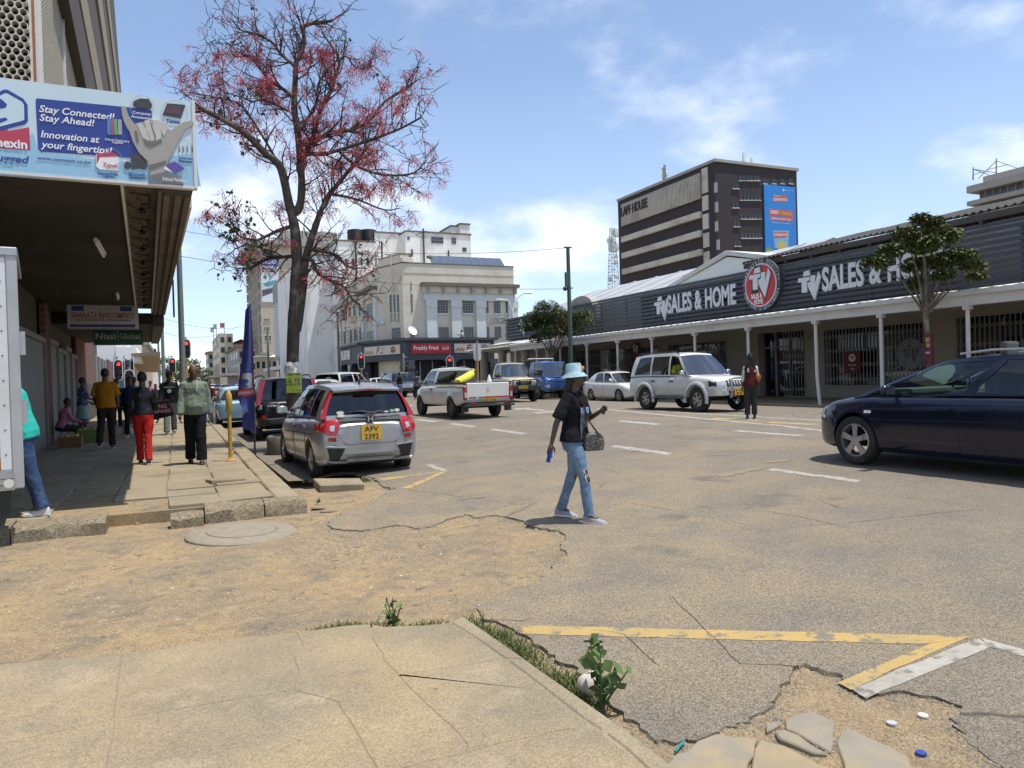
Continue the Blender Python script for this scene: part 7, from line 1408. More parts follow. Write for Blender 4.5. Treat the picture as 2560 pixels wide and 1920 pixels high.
for k,(px,py,rp,t_,nm)in enumerate([(372,925,22,190,'dark tree over the left pavement end'),(412,918,26,230,'tall dark tree above the distant street'),(470,925,30,260,'broad brownish-green tree right of the steel pole far away'),(505,938,20,300,'low tree closing the far street, next to the white end house'),(440,935,24,240,'tree behind the red traffic signal far away')]):
 c_=atD(px,py,t_);r_=rp*t_/FPX;t=thing('distant_tree',nm,'tree',(c_.x,c_.y,0),group='trees at the street end',world=True);b=B();b.tube([(c_.x,c_.y,0),(c_.x,c_.y,c_.z)],[.4,.25],6)
 for i in range(4):b.tube([(c_.x,c_.y,c_.z-r_*.5),tuple(c_+rv()*r_*.6)],[.2,.05],5)
 b.build('trunk','bark',t);l_=B()
 for i in range(900):v=rv().normalized()*rt_.uniform(.4,1)**.5;v*=1+.3*NZ.noise(tuple(v*2.5+V((k,0,0))));leafquad(l_,c_+V((v.x*r_*1.25,v.y*r_,v.z*r_)),rv(),r_*.16,.5)
 stuff(l_.build('crown','leaf_mid' if k==2 else 'leaf_dark',t))
# -- poles, lamps, wires
def pole(name,label,X,Yp,z0,z1,r0,r1,mt,lean=0):b=B();b.tube([(X,Yp,z0),(X-lean*.5,Yp,(z0+z1)/2),(X-lean,Yp,z1)],[r0,(r0+r1)/2,r1],12);return tag(b.build(name,mt,smooth=60),label,'pole')
q=onX(1428,930,20.0);p0=pole('steel_pole','dark green steel pole with wires in front of the shop porch',20.0,q.y,.1,onX(1420,617,20.0).z,.135,.10,'pole_green');GP=V((20.0,q.y,0))
for z in(8.55,6.3):b=B();b.box(19.78,20.22,q.y-.06,q.y+.06,z,z+.06);b.build('cross_arm','pole_green',p0)
b=B();b.box(19.80,19.92,q.y-.1,q.y+.1,6.4,7.2);b.build('junction_box','pole_green',p0);b=B();b.ball((19.7,q.y-.1,6.28),.13,8,6);b.build('insulator','trim_black',p0)
pole('steel_pole','tall galvanised pole rising beside the canopy edge behind the bald man',.32,38.5,0,12.5,.15,.10,'galv');q=atD(410,960,60);pole('steel_pole','second galvanised pole further along the left pavement',q.x,q.y,0,11.5,.14,.10,'galv');q=atD(399,960,95);pole('steel_pole','thin dark pole furthest along the left pavement',q.x,q.y,0,10,.14,.1,'galv')
q=onX(848,930,19.0);pole('steel_pole','grey pole in front of the shaded side of the cream corner building',19.0,q.y,0,onX(846,778,19.0).z,.18,.14,'galv');q=atD(672,940,120);pole('steel_pole','thin dark pole between the blue banner and the flowering tree',q.x,q.y,0,10.5,.2,.15,'galv')
q=onY(1283,862,62);l0=thing('street_lamp','pale blue two-armed street lamp beside the cream corner building','street lamp',(q.x,62,0),world=True);b=B();b.tube([(q.x,62,0),(q.x,62,7.6)],[.14,.10],10);b.build('post','trim_pale',l0)
for xt,yt in((1322,733),(1250,749)):e=onY(xt,yt,62);b=B();b.tube([(q.x,62,7.5),(q.x+(e.x-q.x)*.3,62,8.4+(e.z-8.4)*.4),(q.x+(e.x-q.x)*.7,62,e.z),tuple(e)],.07,6);b.build('arm','trim_pale',l0);b=B();b.ball(tuple(e),(.4,.15,.08),8,6);b.build('lamp_head','trim_pale',l0)
def wire(a,c_,sag,label,r_=.012):b=B();a,c_=V(a),V(c_);b.tube([a.lerp(c_,i/12)-V((0,0,sag*4*(i/12)*(1-i/12)))for i in range(13)],r_,4);tag(b.build('overhead_wire','trim_black'),label,'wire','overhead wires')
wire((19.8,GP.y,6.28),tuple(atD(403,632,34)),.5,'overhead wire with hanging lamps crossing from the green pole to the canopy');wire((19.9,GP.y,8.55),tuple(atD(395,566,40)),.8,'topmost thin wire from the green pole across the street');wire(atD(408,832,60),atD(600,812,80),.8,'low wire left of the blue banner');wire(atD(465,903,90),atD(540,905,120),.3,'lowest far wire over the street');wire(atD(410,796,60),atD(640,806,90),.8,'faint wire above the distant flags')
for k,(x,y)in enumerate([(904,632),(1075,641)]):q=atD(x,y+1,36+4*k);b=B();b.lathe([(.10,-.1),(.2,-.06),(.2,.04),(.06,.1)],q,12);tag(b.build('hanging_lamp','plaster_grey'),['left','right'][k]+' round street light hung on the wire before the white building','light','lamps on wires')
# -- traffic signals
def signal(label,px,py,t_,lit=True,face=0,pole_mt='yellow_pole',mast=True,sc=1.0):
 c_=atD(px,py,t_);yaw=math.atan2(-c_.x,c_.y)*0+rad(face);T_=thing('traffic_signal',label,'traffic light',(c_.x,c_.y,0),yaw);z=c_.z
 b=B();out=[(x*.26*sc,y*.62*sc)for x,y in[(-1,-.62),(-.7,-.92),(0,-1),(.7,-.92),(1,-.62),(1,.62),(.7,.92),(0,1),(-.7,.92),(-1,.62)]];b.prism([V((x,.04,z+y))for x,y in out],(0,.02,0));b.build('white_border','sign_white',T_);b=B();b.prism([V((x*.84,.018,z+y*.93))for x,y in out],(0,.02,0));b.build('backing_board','trim_black',T_)
 for k in range(3):
  zz=z+(.34-.34*k)*sc;b=B();b.lathe([(.11*sc,-.02),(.10*sc,-.03),(.02,-.02)],(0,0,zz),14,axis='Y');b.build('lens','lamp_lit' if(lit and k==0)else K('lens_off',(.03,.04,.03),.3),T_)
  b=B();b.loft([[(r_*math.cos(rad(a))*sc,y,zz+r_*math.sin(rad(a))*sc)for a in range(0,181,20)]for r_,y in((.125,.02),(.12,-.22*sc))],closed=False,caps=False);b.build('visor','trim_black',T_)
 if mast:b=B();b.tube([(0,.12,0),(0,.12,max(.6,z-.5*sc))],.06,10);b.build('post',pole_mt,T_);b=B();b.tube([(0,.12,z-.5*sc),(0,.12,z+.75*sc)],.05,10);b.build('post_top','plaster_grey',T_)
 return T_
for a_ in[('red signal on yellow post below the corner shop sign',903,903,58,True,-15),('red signal peeping over the white pickup roof',1125,912,52,True,-18),('side-on signal at the corner shop arch',1012,906,60,False,75),('tall signal seen from behind by the round porch columns',1193,880,50,False,160),('red signal at the left pavement edge, lens just over the street',431,914,58,True,8),('red signal half behind the galvanised pole',466,872,46,True,4),('red signal on yellow post over the mustard T-shirt',296,925,42,True,25),('unlit pair signal facing left under the beige awning',329,916,52,False,-70),('unlit pair signal facing right under the beige awning',316,916,52,False,80),('signal with only its white rim showing above the dark jacket',324,952,40,False,12)]:signal(*a_)
# -- kerbside things
q=at(577,1152)if 'at' in globals()else V((*onZ(577,1152,FS).xy,FS));mt_=thing('parking_meter','yellow parking meter post on the left pavement edge','parking meter',tuple(q));b=B();b.lathe([(.085,0),(.085,.02),(.06,.035),(.06,.05),(.035,.06),(.035,.90)],(0,0,0),16);b.build('post','yellow_pole',mt_,smooth=40)
b=B();b.lathe([(.03,.86),(.055,.92),(.06,1.12),(.055,1.22),(.02,1.30),(.001,1.31)],(0,0,0),14);b.build('head','yellow_pole',mt_,smooth=50);b=B();b.lathe([(.10,.0),(.10,.014),(.07,.03)],(0,0,0),18);b.build('base_ring',K('ring_orange',(.5,.25,.12)),mt_)
bq=onZ(638,1150,.0);t_=(bq-CAM).dot(_f);fb_=thing('feather_banner','tall purple-blue feather banner with red and white logo beside the kerb','banner',(bq.x,bq.y,0),world=True)
tp=atD(626,760,t_);b=B();b.tube([(bq.x,bq.y,0),atD(634,1000,t_),atD(631,850,t_),tp],[.02,.016,.012,.006],8);b.build('mast','trim_black',fb_);L_=[(613,776),(610,830),(604,900),(596,960),(594,990),(600,1010),(612,1030),(606,1052),(604,1068)];R_=[(626,757),(629,830),(633,900),(636,960),(637,990),(637,1010),(638,1030),(639,1052),(641,1085)];b=B();rows=[]
def cloth_pt(f,u,off=0):
 i=min(int(f),len(L_)-2);g=f-i;x0=L_[i][0]+(L_[i+1][0]-L_[i][0])*g;y0=L_[i][1]+(L_[i+1][1]-L_[i][1])*g;x1=R_[i][0]+(R_[i+1][0]-R_[i][0])*g;y1=R_[i][1]+(R_[i+1][1]-R_[i][1])*g
 return atD(x0+(x1-x0)*u,y0+(y1-y0)*u,t_+.10*math.sin(u*5+f*.8)*(1-u)-off)
mat('banner_cloth',(.055,.065,.25),.8,var=.08,vs=6,c2=(.09,.08,.30),c2s=1.5);NF=40
def cpatch(f0,f1,u0,u1,mt,off,name='banner_print',nu=10,nf=NF,mask=None):
 b=B();vs_=[[cloth_pt(f0+(f1-f0)*j/nf,(u0(f0+(f1-f0)*j/nf)if callable(u0)else u0)+((u1(f0+(f1-f0)*j/nf)if callable(u1)else u1)-(u0(f0+(f1-f0)*j/nf)if callable(u0)else u0))*i/nu,off)for i in range(nu+1)]for j in range(nf+1)]
 b.loft(vs_,closed=False,caps=False);return b.build(name,mt,fb_,smooth=60)
cpatch(0,8,0,1,'banner_cloth',0,'cloth');cpatch(2.55,3.35,lambda f:.12+.10*abs(f-3),lambda f:.92,'print_grey',.006,nf=8);cpatch(2.8,3.3,.05,lambda f:.55+.1*math.sin(f*18),'banner_cloth',.012,nf=10);cpatch(3.38,4.05,0,1,K('banner_red',(.42,.05,.06)),.006,nf=6)
o_=cloth_pt(3.7,.5,.02);pl=Pl(o_,(cloth_pt(3.55,1)-cloth_pt(3.75,0)).normalized()*-1);text('Connexin',.075,'print_grey',pl,0,0,-.02,fb_,bold=.03,fit=.30)
for k,(x,y,w_,h,c_,nm)in enumerate([(-2.35,20.6,.5,.26,(.22,.12,.06),'open cardboard fruit box on the pavement nearest the shutters'),(-2.1,22.0,.55,.34,(.10,.14,.05),'green crate of yellow fruit by the brick wall'),(-1.8,22.3,.4,.28,(.24,.14,.08),'brown carton behind the mustard T-shirt man')]):
 t=thing('vendor_crate',nm,'crate',(x,y,FS),.2*k,'street vendor crates');b=B()
 for(x0,x1,y0,y1)in((-w_/2,w_/2,-.2,-.18),(-w_/2,w_/2,.18,.2),(-w_/2,-w_/2+.02,-.18,.18),(w_/2-.02,w_/2,-.18,.18)):b=B();b.box(x0,x1,y0,y1,0,h);b.build('side_board',K('crate%d'%k,c_),t)
 b=B();b.box(-w_/2+.02,w_/2-.02,-.18,.18,.01,.04);b.build('bottom','crate%d'%k,t)
 for i in range(12):b=B();b.ball((-w_/2+.08+.1*(i%4),-.12+.11*(i//4),h-.02+.03*(i%2)),.05,8,6);b.build('fruit',K('fruit_yellow',(.5,.36,.05))if k!=2 else K('fruit_green',(.18,.26,.05)),t,smooth=60)
b=B();b.lathe([(.13,0),(.17,.42),(.175,.43),(.16,.42),(.125,.02),(.001,.02)],(-1.35,25.0,FS),18,caps=False);tag(b.build('white_bucket','print_grey',smooth=40),'pale plastic bucket on the pavement behind the dark-jacketed woman','bucket')
for k,(x,y)in enumerate([(-1.93,9.98),(-2.12,9.75)]):b=B();b.lathe([(.08,0),(.095,.02),(.095,.22),(.09,.25),(.035,.32),(.035,.36),(.001,.36)],(x,y,FS),16);tag(b.build('water_bottle',K('bottle_blue',(.25,.45,.62),.2,c2=(.5,.6,.68),c2s=12),smooth=40),['nearer one of two blue water bottles under the box lorry tail','further one of two blue water bottles, partly behind the other'][k],'bottle','water bottles')
# -- loose stones, grass and weeds
def scatter(name,mt,n,rng,smin,smax,seed,flat=.6):
 R0=random.Random(seed);b=B();k=0
 for _ in range(n*3):
  if k>=n:break
  x,y=rng(R0)
  if inside(x,y)or(y<4.55-.2*x and x<1.62)or(y>9.0 and-3.6<x<1.5):continue
  s_=R0.uniform(smin,smax)*R0.uniform(.5,1);z=dirt_z(x,y);a=R0.uniform(0,6.3);c_,d_=math.cos(a)*s_,math.sin(a)*s_;f=flat*s_*R0.uniform(.5,1);b.add([(x+c_,y+d_,z),(x-d_*.7,y+c_*.7,z),(x-c_,y-d_,z),(x+d_*.8,y-c_*.8,z),(x+c_*.2,y+d_*.2,z+f),(x-c_*.4,y,z+f*.8)],[(0,1,4),(1,5,4),(1,2,5),(2,3,5),(3,4,5),(3,0,4)]);k+=1
 return stuff(tag(b.build(name,mt),None))
R1=lambda R0:(R0.uniform(-5,4.2),4+6.5*R0.random()**1.15);R2=lambda R0:(lambda p:(p.x,p.y))(onZ(R0.uniform(1900,2420),R0.uniform(1720,1915),0));RE=lambda R0:(lambda e:(e.x+R0.gauss(0,.05),e.y+R0.gauss(0,.05)))(R0.choice(edge));R3_=lambda R0:(lambda p:(p.x,p.y))(onZ(R0.gauss(930,150),R0.gauss(1365,25),0))
for nm,mt,n,rg,a0,a1,sd_ in[('gravel','pebble',5200,R1,.008,.022,1),('gravel','pebble_grey',3600,R1,.007,.02,2),('gravel','pebble_white',150,R1,.006,.018,3),('gravel','pebble_grey',1500,R3_,.01,.026,4),('gravel','pebble',900,R2,.005,.015,5),('gravel','pebble_grey',130,R1,.025,.05,6),('gravel','pebble_grey',2600,RE,.006,.022,7),('gravel','pebble',1500,RE,.006,.02,8)]:tag(scatter(nm,mt,n,rg,a0,a1,sd_),{'pebble':'fine sandy gravel scattered over the dirt','pebble_grey':'grey chips scattered over the dirt','pebble_white':'small white pebbles dotted over the dirt'}[mt],'gravel')
def grass(pxs,n,hgt,spread,label):
 b=B()
 for _ in range(n):
  f=rt_.random()*(len(pxs)-1);i=int(f);q=onZ(pxs[i][0]+(pxs[i+1][0]-pxs[i][0])*(f-i),pxs[i][1]+(pxs[i+1][1]-pxs[i][1])*(f-i),0);p=V((q.x+rt_.gauss(0,spread),q.y+rt_.gauss(0,spread),-.03));d=V((rt_.gauss(0,.45),rt_.gauss(0,.45),1)).normalized();h=hgt*rt_.uniform(.3,1.1)*(.45+.9*abs(NZ.noise((q.x*5,q.y*5,3))+.25));s_=V((rt_.uniform(-1,1),rt_.uniform(-1,1),0)).normalized()*.0035;e=p+d*h*.6;e2=e+(d+V((rt_.gauss(0,.5),rt_.gauss(0,.5),-.2))).normalized()*h*.5;b.add([p-s_,p+s_,e+s_*.8,e-s_*.8,e2],[(0,1,2,3),(3,2,4)])
 tag(stuff(b.build('grass','grass')),label,'grass')
grass([(1185,1558),(1250,1590),(1320,1640),(1400,1702),(1450,1740),(1500,1778)],1700,.12,.04,'green grass tufts along the near kerb');grass([(790,1568),(850,1562),(900,1556),(985,1560),(1040,1566),(1110,1556)],700,.08,.03,'thin grass along the back edge of the near pavement');grass([(620,1185),(660,1190),(700,1195)],260,.07,.05,'dry grass between the broken paving slabs');grass([(905,1200),(925,1208)],260,.12,.04,'grass tuft by the loose concrete slab')
def weed(label,px,py,n,hgt,leaf):
 q=onZ(px,py,0);t=thing('weed',label,'plant',(q.x,q.y,0),world=True);b=B();l_=B()
 for i in range(n):
  d=V((rt_.gauss(0,.35),rt_.gauss(0,.35),1)).normalized();h=hgt*rt_.uniform(.4,1);e=q+d*h;b.tube([q,q+d*h*.5,e],[.006,.005,.003],4)
  for j in range(int(h/.022)):leafquad(l_,q+d*h*rt_.uniform(.1,1),V((rt_.uniform(-1,1),rt_.uniform(-1,1),rt_.uniform(-.1,.7))),leaf*rt_.uniform(.5,1.1),.42)
 b.build('stem','weed',t);stuff(l_.build('leaves','weed',t))
weed('leafy weed growing out of the near kerb foot',1505,1770,5,.32,.075);weed('small feathery weed at the back edge of the near pavement',985,1566,9,.17,.05);weed('low weed by the far kerb corner',795,1258,5,.08,.04)
q=onZ(1478,1725,0);b=B();b.ball((q.x,q.y,.03),(.075,.055,.06),12,8);b.v=[tuple(V(v)+rv()*.006)for v in b.v];tag(b.build('white_stone','pebble_white',smooth=60),'white stone beside the leafy weed at the near kerb','stone')
for k,(x,y,mt,nm)in enumerate([(2230,1827,'print_grey','flat grey bottle cap on the sandy patch'),(2308,1811,'sign_pale','pale bottle cap right of the grey one'),(2303,1900,'phone_blue' if 'phone_blue' in MATS else 'board_blue','blue bottle cap near the bottom edge')]):q=onZ(x,y,0);b=B();b.lathe([(.022,0),(.021,.008),(.001,.009)],(q.x,q.y,dirt_z(q.x,q.y)+.004),12);tag(b.build('bottle_cap',mt),nm,'bottle cap','bottle caps')
q=onZ(1700,1868,0);b=B();b.tube([(q.x-.04,q.y-.02,.0),(q.x,q.y,.008),(q.x+.045,q.y+.03,.0)],.006,5);tag(b.build('teal_string',K('teal_plastic',(.02,.25,.25))),'scrap of teal plastic beside the flagstones','litter')
# == people
TS=bpy.data.scenes.new('workbench')
def remesh(b,name,mt,vx,sm=4,fold=0):
 ob_=bpy.data.objects.new('t',b.mesh(name,mt));TS.collection.objects.link(ob_)
 md=ob_.modifiers.new('r','REMESH');md.mode='VOXEL';md.voxel_size=vx;m2=ob_.modifiers.new('s','SMOOTH');m2.iterations=sm;m2.factor=.5
 vl=TS.view_layers[0];vl.update();me=bpy.data.meshes.new_from_object(ob_.evaluated_get(vl.depsgraph));me.name=name
 me.materials.clear();me.materials.append(MATS[mt]if isinstance(mt,str)else mt);me.polygons.foreach_set('use_smooth',[True]*len(me.polygons));me.polygons.foreach_set('material_index',[0]*len(me.polygons));bpy.data.objects.remove(ob_)
 if fold:
  n=len(me.vertices);co=np.empty(n*3,'f');no=np.empty(n*3,'f');me.vertices.foreach_get('co',co);me.vertex_normals.foreach_get('vector',no);co=co.reshape(-1,3);no=no.reshape(-1,3)
  co+=no*np.array([fold*(NZ.noise((x*9,y*9,z*6))+.6*NZ.noise((x*22,y*22,z*17)))for x,y,z in co.tolist()],'f')[:,None];me.vertices.foreach_set('co',co.ravel());me.update()
 return me
mat('skin_a',(.085,.046,.032),.5,var=.1,vs=30,coord='obj');mat('skin_b',(.12,.066,.044),.5,var=.1,vs=30,coord='obj');mat('hair',(.010,.009,.009),.6,var=.2,vs=40,coord='obj');mat('eye_white',(.55,.52,.48),.3,var=0)
def cloth(n,c,c2=None,**k):return K(n,c,.9,var=.14,vs=14,bump=.35,bs=35,coord='obj',spec=.15,c2=c2,c2s=k.get('s',9),c2p=(.5,.62)if c2 else(.5,.68))
cloth('denim',(.13,.20,.29),(.22,.31,.40));cloth('denim_dark',(.035,.065,.14),(.06,.10,.19));cloth('black_cloth',(.012,.012,.014));cloth('charcoal',(.035,.036,.038));cloth('hoodie_green',(.17,.20,.15));cloth('red_cloth',(.46,.025,.02));cloth('mustard',(.36,.15,.012));cloth('brown_dark',(.030,.022,.018));cloth('grey_cloth',(.17,.18,.185));cloth('turquoise',(.03,.42,.36));cloth('maroon',(.085,.018,.018));cloth('white_cloth',(.62,.61,.57));cloth('navy_cloth',(.015,.025,.075));cloth('teal_cloth',(.02,.22,.26));cloth('plaid',(.05,.06,.14),(.32,.32,.42),s=22);cloth('mint',(.25,.42,.36));cloth('pink',(.42,.16,.22));cloth('print_bw',(.015,.015,.017),(.45,.45,.45),s=26);cloth('hi_vis',(.50,.55,.03));cloth('wash_denim',(.28,.42,.48),(.42,.54,.56));mat('leather',(.012,.012,.014),.38,var=.15,vs=20,bump=.3,bs=40);mat('shoe_dark',(.02,.016,.014),.5);mat('shoe_white',(.58,.57,.54),.6,var=.1);mat('sole',(.62,.61,.58),.8);mat('shoe_grey',(.30,.30,.31),.6,var=.15);mat('tan_leather',(.30,.10,.03),.5)
def person(label,loc,rz,H=1.72,fem=False,skin='skin_a',legs=((20,2,14),(-14,2,12)),arms=((-16,9,18,0),(18,9,24,0)),lean=2,turn=0,nod=0,top='black_cloth',sleeve=2.0,hem=-.04,toff=.016,bot='charcoal',boff=.012,flare=0,leg_len=1.0,skirt=None,shoe='shoe_dark',sole='sole',hair='crop',hat=None,vx=.013,jacket=None,eyes=False,group=None,sit=None,belly=0,name='person'):
 s=H/1.75;t=thing(name,label,'person',loc,rz,group);sw=.140 if fem else .160
 up=V((0,math.sin(rad(lean)),math.cos(rad(lean))));fw=V((0,math.cos(rad(lean)),-math.sin(rad(lean))));L=[]
 for(fl,ab,kn),sg in zip(legs,(1,-1)):
  h=V((sg*.080,0,0));ab=ab-2;k=h+V((sg*math.sin(rad(ab)),math.sin(rad(fl)),-math.cos(rad(fl))))*.44;a=k+V((sg*math.sin(rad(ab))*.6,math.sin(rad(fl-kn)),-math.cos(rad(fl-kn))))*.425;L.append((h,k,a,fl-kn))
 zp=(-min(a.z for _,_,a,_ in L)+.085)if sit is None else sit/s;P=V((0,0,zp));L=[(h+P,k+P,a+P,f)for h,k,a,f in L]
 nb=P+up*.545;sh=[nb-up*.088+V((sg*sw,0,0))for sg in(1,-1)];A=[]
 for(fl,ab,el,iw),sg,S0 in zip(arms,(1,-1),sh):
  d=V((sg*math.sin(rad(ab)),math.sin(rad(fl))*math.cos(rad(ab)),-math.cos(rad(fl))*math.cos(rad(ab))));e=S0+d*.285;g=fl+el;d2=V((-sg*math.sin(rad(iw))+sg*math.sin(rad(ab))*.4,math.sin(rad(g)),-math.cos(rad(g)))).normalized();A.append((S0,e,e+d2*.255,d2))
 Q=lambda p:tuple(V(p)*s)
 if fem:T=[(-.12,.150,.115),(-.03,.182,.130),(.06,.172,.122),(.16,.132,.098),(.24,.130,.100),(.34,.150,.122),(.42,.152,.112),(.47,.125,.088),(.52,.066,.06),(.58,.048,.05)]
 else:T=[(-.12,.145,.105),(-.02,.168,.120),(.08,.160,.118),(.18,.156,.115),(.30,.172,.122),(.40,.182,.122),(.465,.150,.10),(.52,.080,.07),(.58,.055,.056)]
 def torso(b,z0,z1,off,grow=0):
  zs=sorted(set([z0,z1]+[q[0]for q in T if z0<q[0]<z1]));cw,cdp=curve([(q[0],q[1])for q in T]),curve([(q[0],q[2])for q in T]);rg=[]
  for z in zs:c=P+up*z;w_,d_=cw(z)+off+grow*max(0,(.2-z)),cdp(z)+off+belly*math.exp(-((z-.1)/.12)**2);rg.append([Q(c+V((1,0,0))*(w_*math.cos(q))+fw*(d_*math.sin(q)+belly*.4*math.exp(-((z-.1)/.12)**2)))for q in[2*math.pi*i/16 for i in range(16)]])
  b.loft(rg)
 def bend(p0,p1,p2):return[p0,p0.lerp(p1,.5),p1+(p0-p1).normalized()*.05,p1+(p2-p1).normalized()*.05,p1.lerp(p2,.4),p2]
 def limb(b,pts,rs,off=0,n=12):
  if abs(pts[0].z-sh[0].z)<.03:pts=[pts[0]+V((-.055 if pts[0].x>0 else .055,0,.012))]+list(pts);rs=[rs[0]*.55]+list(rs)
  b.tube([Q(p)for p in pts],[(r+off)*s for r in rs],n)
 LR=[.090,.080,.060,.056,.056,.040];AR=[.052,.046,.040,.040,.037,.028]
 if fem:AR=[r*.86 for r in AR];LR=[.094,.084,.058,.054,.054,.037]
 hc=nb+up*.145+V((0,.02,0));HM=M.Translation(hc)@M.Rotation(rad(turn),4,'Z')@M.Rotation(rad(-nod-lean*.3),4,'X');X=lambda p:HM@V(p);R3=HM.to_3x3()
 b=B();torso(b,-.12,.58,0);b.tube([Q(nb-up*.03),Q(X((0,-.015,-.06)))],[.062*s,.055*s],12)
 b.ball(Q(X((0,-.012,.028))),tuple(q*s for q in(.075,.096,.103)),16,12,R=R3);b.ball(Q(X((0,.028,-.045))),tuple(q*s for q in(.056,.064,.074)),14,10,R=R3);b.tube([Q(X((0,.088,.012))),Q(X((0,.102,-.022))),Q(X((0,.088,-.034)))],[.010*s,.019*s,.014*s],8);b.ball(Q(X((0,.084,-.062))),tuple(q*s for q in(.026,.014,.013)),8,6,R=R3);b.ball(Q(X((0,.072,.032))),tuple(q*s for q in(.05,.022,.014)),8,6,R=R3)
 for sg in(1,-1):b.ball(Q(X((sg*.076,-.012,-.008))),tuple(q*s for q in(.012,.022,.032)),8,6,R=R3)
 for h,k,a,f in L:limb(b,bend(h,k,a),LR);limb(b,[a,a+V((0,.1,-.045))],[.04,.03])
 for S0,e,w_,d2 in A:limb(b,bend(S0,e,w_),AR);b.ball(Q(w_+d2*.05),tuple(q*s for q in(.036,.030,.052)),10,8,R=d2.to_track_quat('Z','Y').to_matrix())
 me=remesh(b,'body',skin,vx);b=B()
 for(S0,e,w_,d2),sg in zip(A,(1,-1)):
  pal=V((-sg,0,0));pal=(pal-d2*pal.dot(d2)).normalized();ac=d2.cross(pal).normalized()*sg
  if ac.y<0:ac=-ac
  for i,ln in enumerate((.072,.082,.076,.058)):p=w_+d2*.085+ac*(.024-.016*i);b.tube([Q(p-d2*.02),Q(p+d2*ln*.45+pal*.006),Q(p+d2*ln*.8+pal*.024),Q(p+d2*ln*.85+pal*.045)],[.010*s,.0095*s,.0088*s,.0065*s],6)
  p=w_+d2*.03+ac*.026;b.tube([Q(p),Q(p+ac*.022+d2*.028+pal*.012),Q(p+ac*.02+d2*.058+pal*.026)],[.013*s,.011*s,.008*s],6)
 bm=bmesh.new();bm.from_mesh(me);fm=b.mesh('f',skin,smooth=60);bm.from_mesh(fm);bm.to_mesh(me);bm.free();inst('body',me,t)
 if eyes:
  for sg in(1,-1):b=B();b.ball(Q(X((sg*.031,.079,.014))),tuple(q*s for q in(.011,.004,.005)),8,6,R=R3);o=b.build('eye','eye_white',t,smooth=60);b=B();b.ball(Q(X((sg*.031,.085,.014))),.0055*s,8,6);b.build('iris','hair',o)
 if top:
  b=B();torso(b,hem,.53,toff,.04 if toff>.02 else 0)
  for S0,e,w_,d2 in A:
   if sleeve<=0:continue
   p=bend(S0,e,w_);rr=list(AR)
   if sleeve<1.2:e2=S0.lerp(e,min(1,sleeve));p=[S0-(e-S0).normalized()*.02,S0.lerp(e2,.5),e2];rr=[AR[0],AR[0]+.004,AR[1]+.014]
   elif sleeve<2:p=p[:-1];rr=rr[:-1]
   limb(b,p,rr,toff*.9)
  inst('jacket' if jacket else 'top',remesh(b,'top',top,vx,6,.011),t)
 if bot:
  b=B();torso(b,-.13,.06,boff)
  if skirt:b.loft([[Q(P+V((math.cos(q)*(.17+.06*k),math.sin(q)*(.13+.06*k),-.02-skirt*k)))for q in[2*math.pi*i/16 for i in range(16)]]for k in(0,.35,.7,1)])
  else:
   for h,k,a,f in L:
    p=bend(h,k,a.lerp(k,1-leg_len)if leg_len<1 else a+(a-k).normalized()*.01);r2=[LR[0],LR[1]+flare*.3,LR[2]+flare*.7,LR[3]+flare*.8,LR[4]+flare*.6,LR[5]+.012+flare];limb(b,p,r2,boff)
  inst('skirt' if skirt else 'trousers',remesh(b,'bottom',bot,vx,3,.008),t)
 if shoe:
  for(h,k,a,f)in L:
   R_=M.Rotation(rad(max(-45,min(30,-f*.55 if abs(a.z-min(q[2].z for q in L))>.03 else 0))),3,'X');rg=[]
   for(y,w_,z0,z1)in((-.075,.022,-.07,-.02),(-.06,.034,-.083,.02),(0,.038,-.083,.025),(.07,.042,-.083,-.015),(.13,.045,-.083,-.035),(.175,.036,-.08,-.048),(.195,.015,-.075,-.06)):rg.append([Q(a+R_@V((w_*cx_,y,z0+(z1-z0)*cz)))for cx_,cz in((-1,0),(-1.02,.35),(-.7,.9),(0,1),(.7,.9),(1.02,.35),(1,0))])
   b=B();b.loft(rg);o=b.build('shoe',shoe,t,smooth=60);b=B();b.loft([[Q(a+R_@V((w_*sg,y,z)))for sg,z in((-1,-.088),(-1,-.066),(1,-.066),(1,-.088))]for y,w_ in((-.08,.03),(-.06,.04),(.0,.042),(.1,.049),(.17,.042),(.2,.02))]);b.build('sole',sole,o)
 HB_=B()
 if hair!='bald':HB_.ball(Q(X((0,-.022,.040))),tuple(q*s for q in(.084,.098,.104)),16,10,R=R3)
 if hair=='long':HB_.loft([[Q(X((math.cos(q)*w_,y+math.sin(q)*d_,z)))for q in[2*math.pi*i/12 for i in range(12)]]for z,w_,y,d_ in((.06,.085,-.03,.08),(-.06,.09,-.05,.06),(-.18,.10,-.085,.045),(-.32,.085,-.11,.03),(-.40,.05,-.115,.02))])
 if hair=='braids':
  for i in range(16):q=rad(-170+22*i*1.0);x_=.085*math.cos(q*.5+1.57);HB_.tube([Q(X((x_*.9,-.06,.09))),Q(X((x_*1.15,-.10,-.02))),Q(X((x_*1.25,-.13,-.2))),Q(X((x_*1.1-.03,-.14,-.42-.03*(i%4))))],.011*s,5)
  HB_.ball(Q(X((0,-.06,.11))),.05*s,8,6)
 if hair=='bun':HB_.ball(Q(X((0,-.10,.09))),.045*s,8,6)
 if hair!='bald':HB_.build('hair','hair',t,smooth=60)
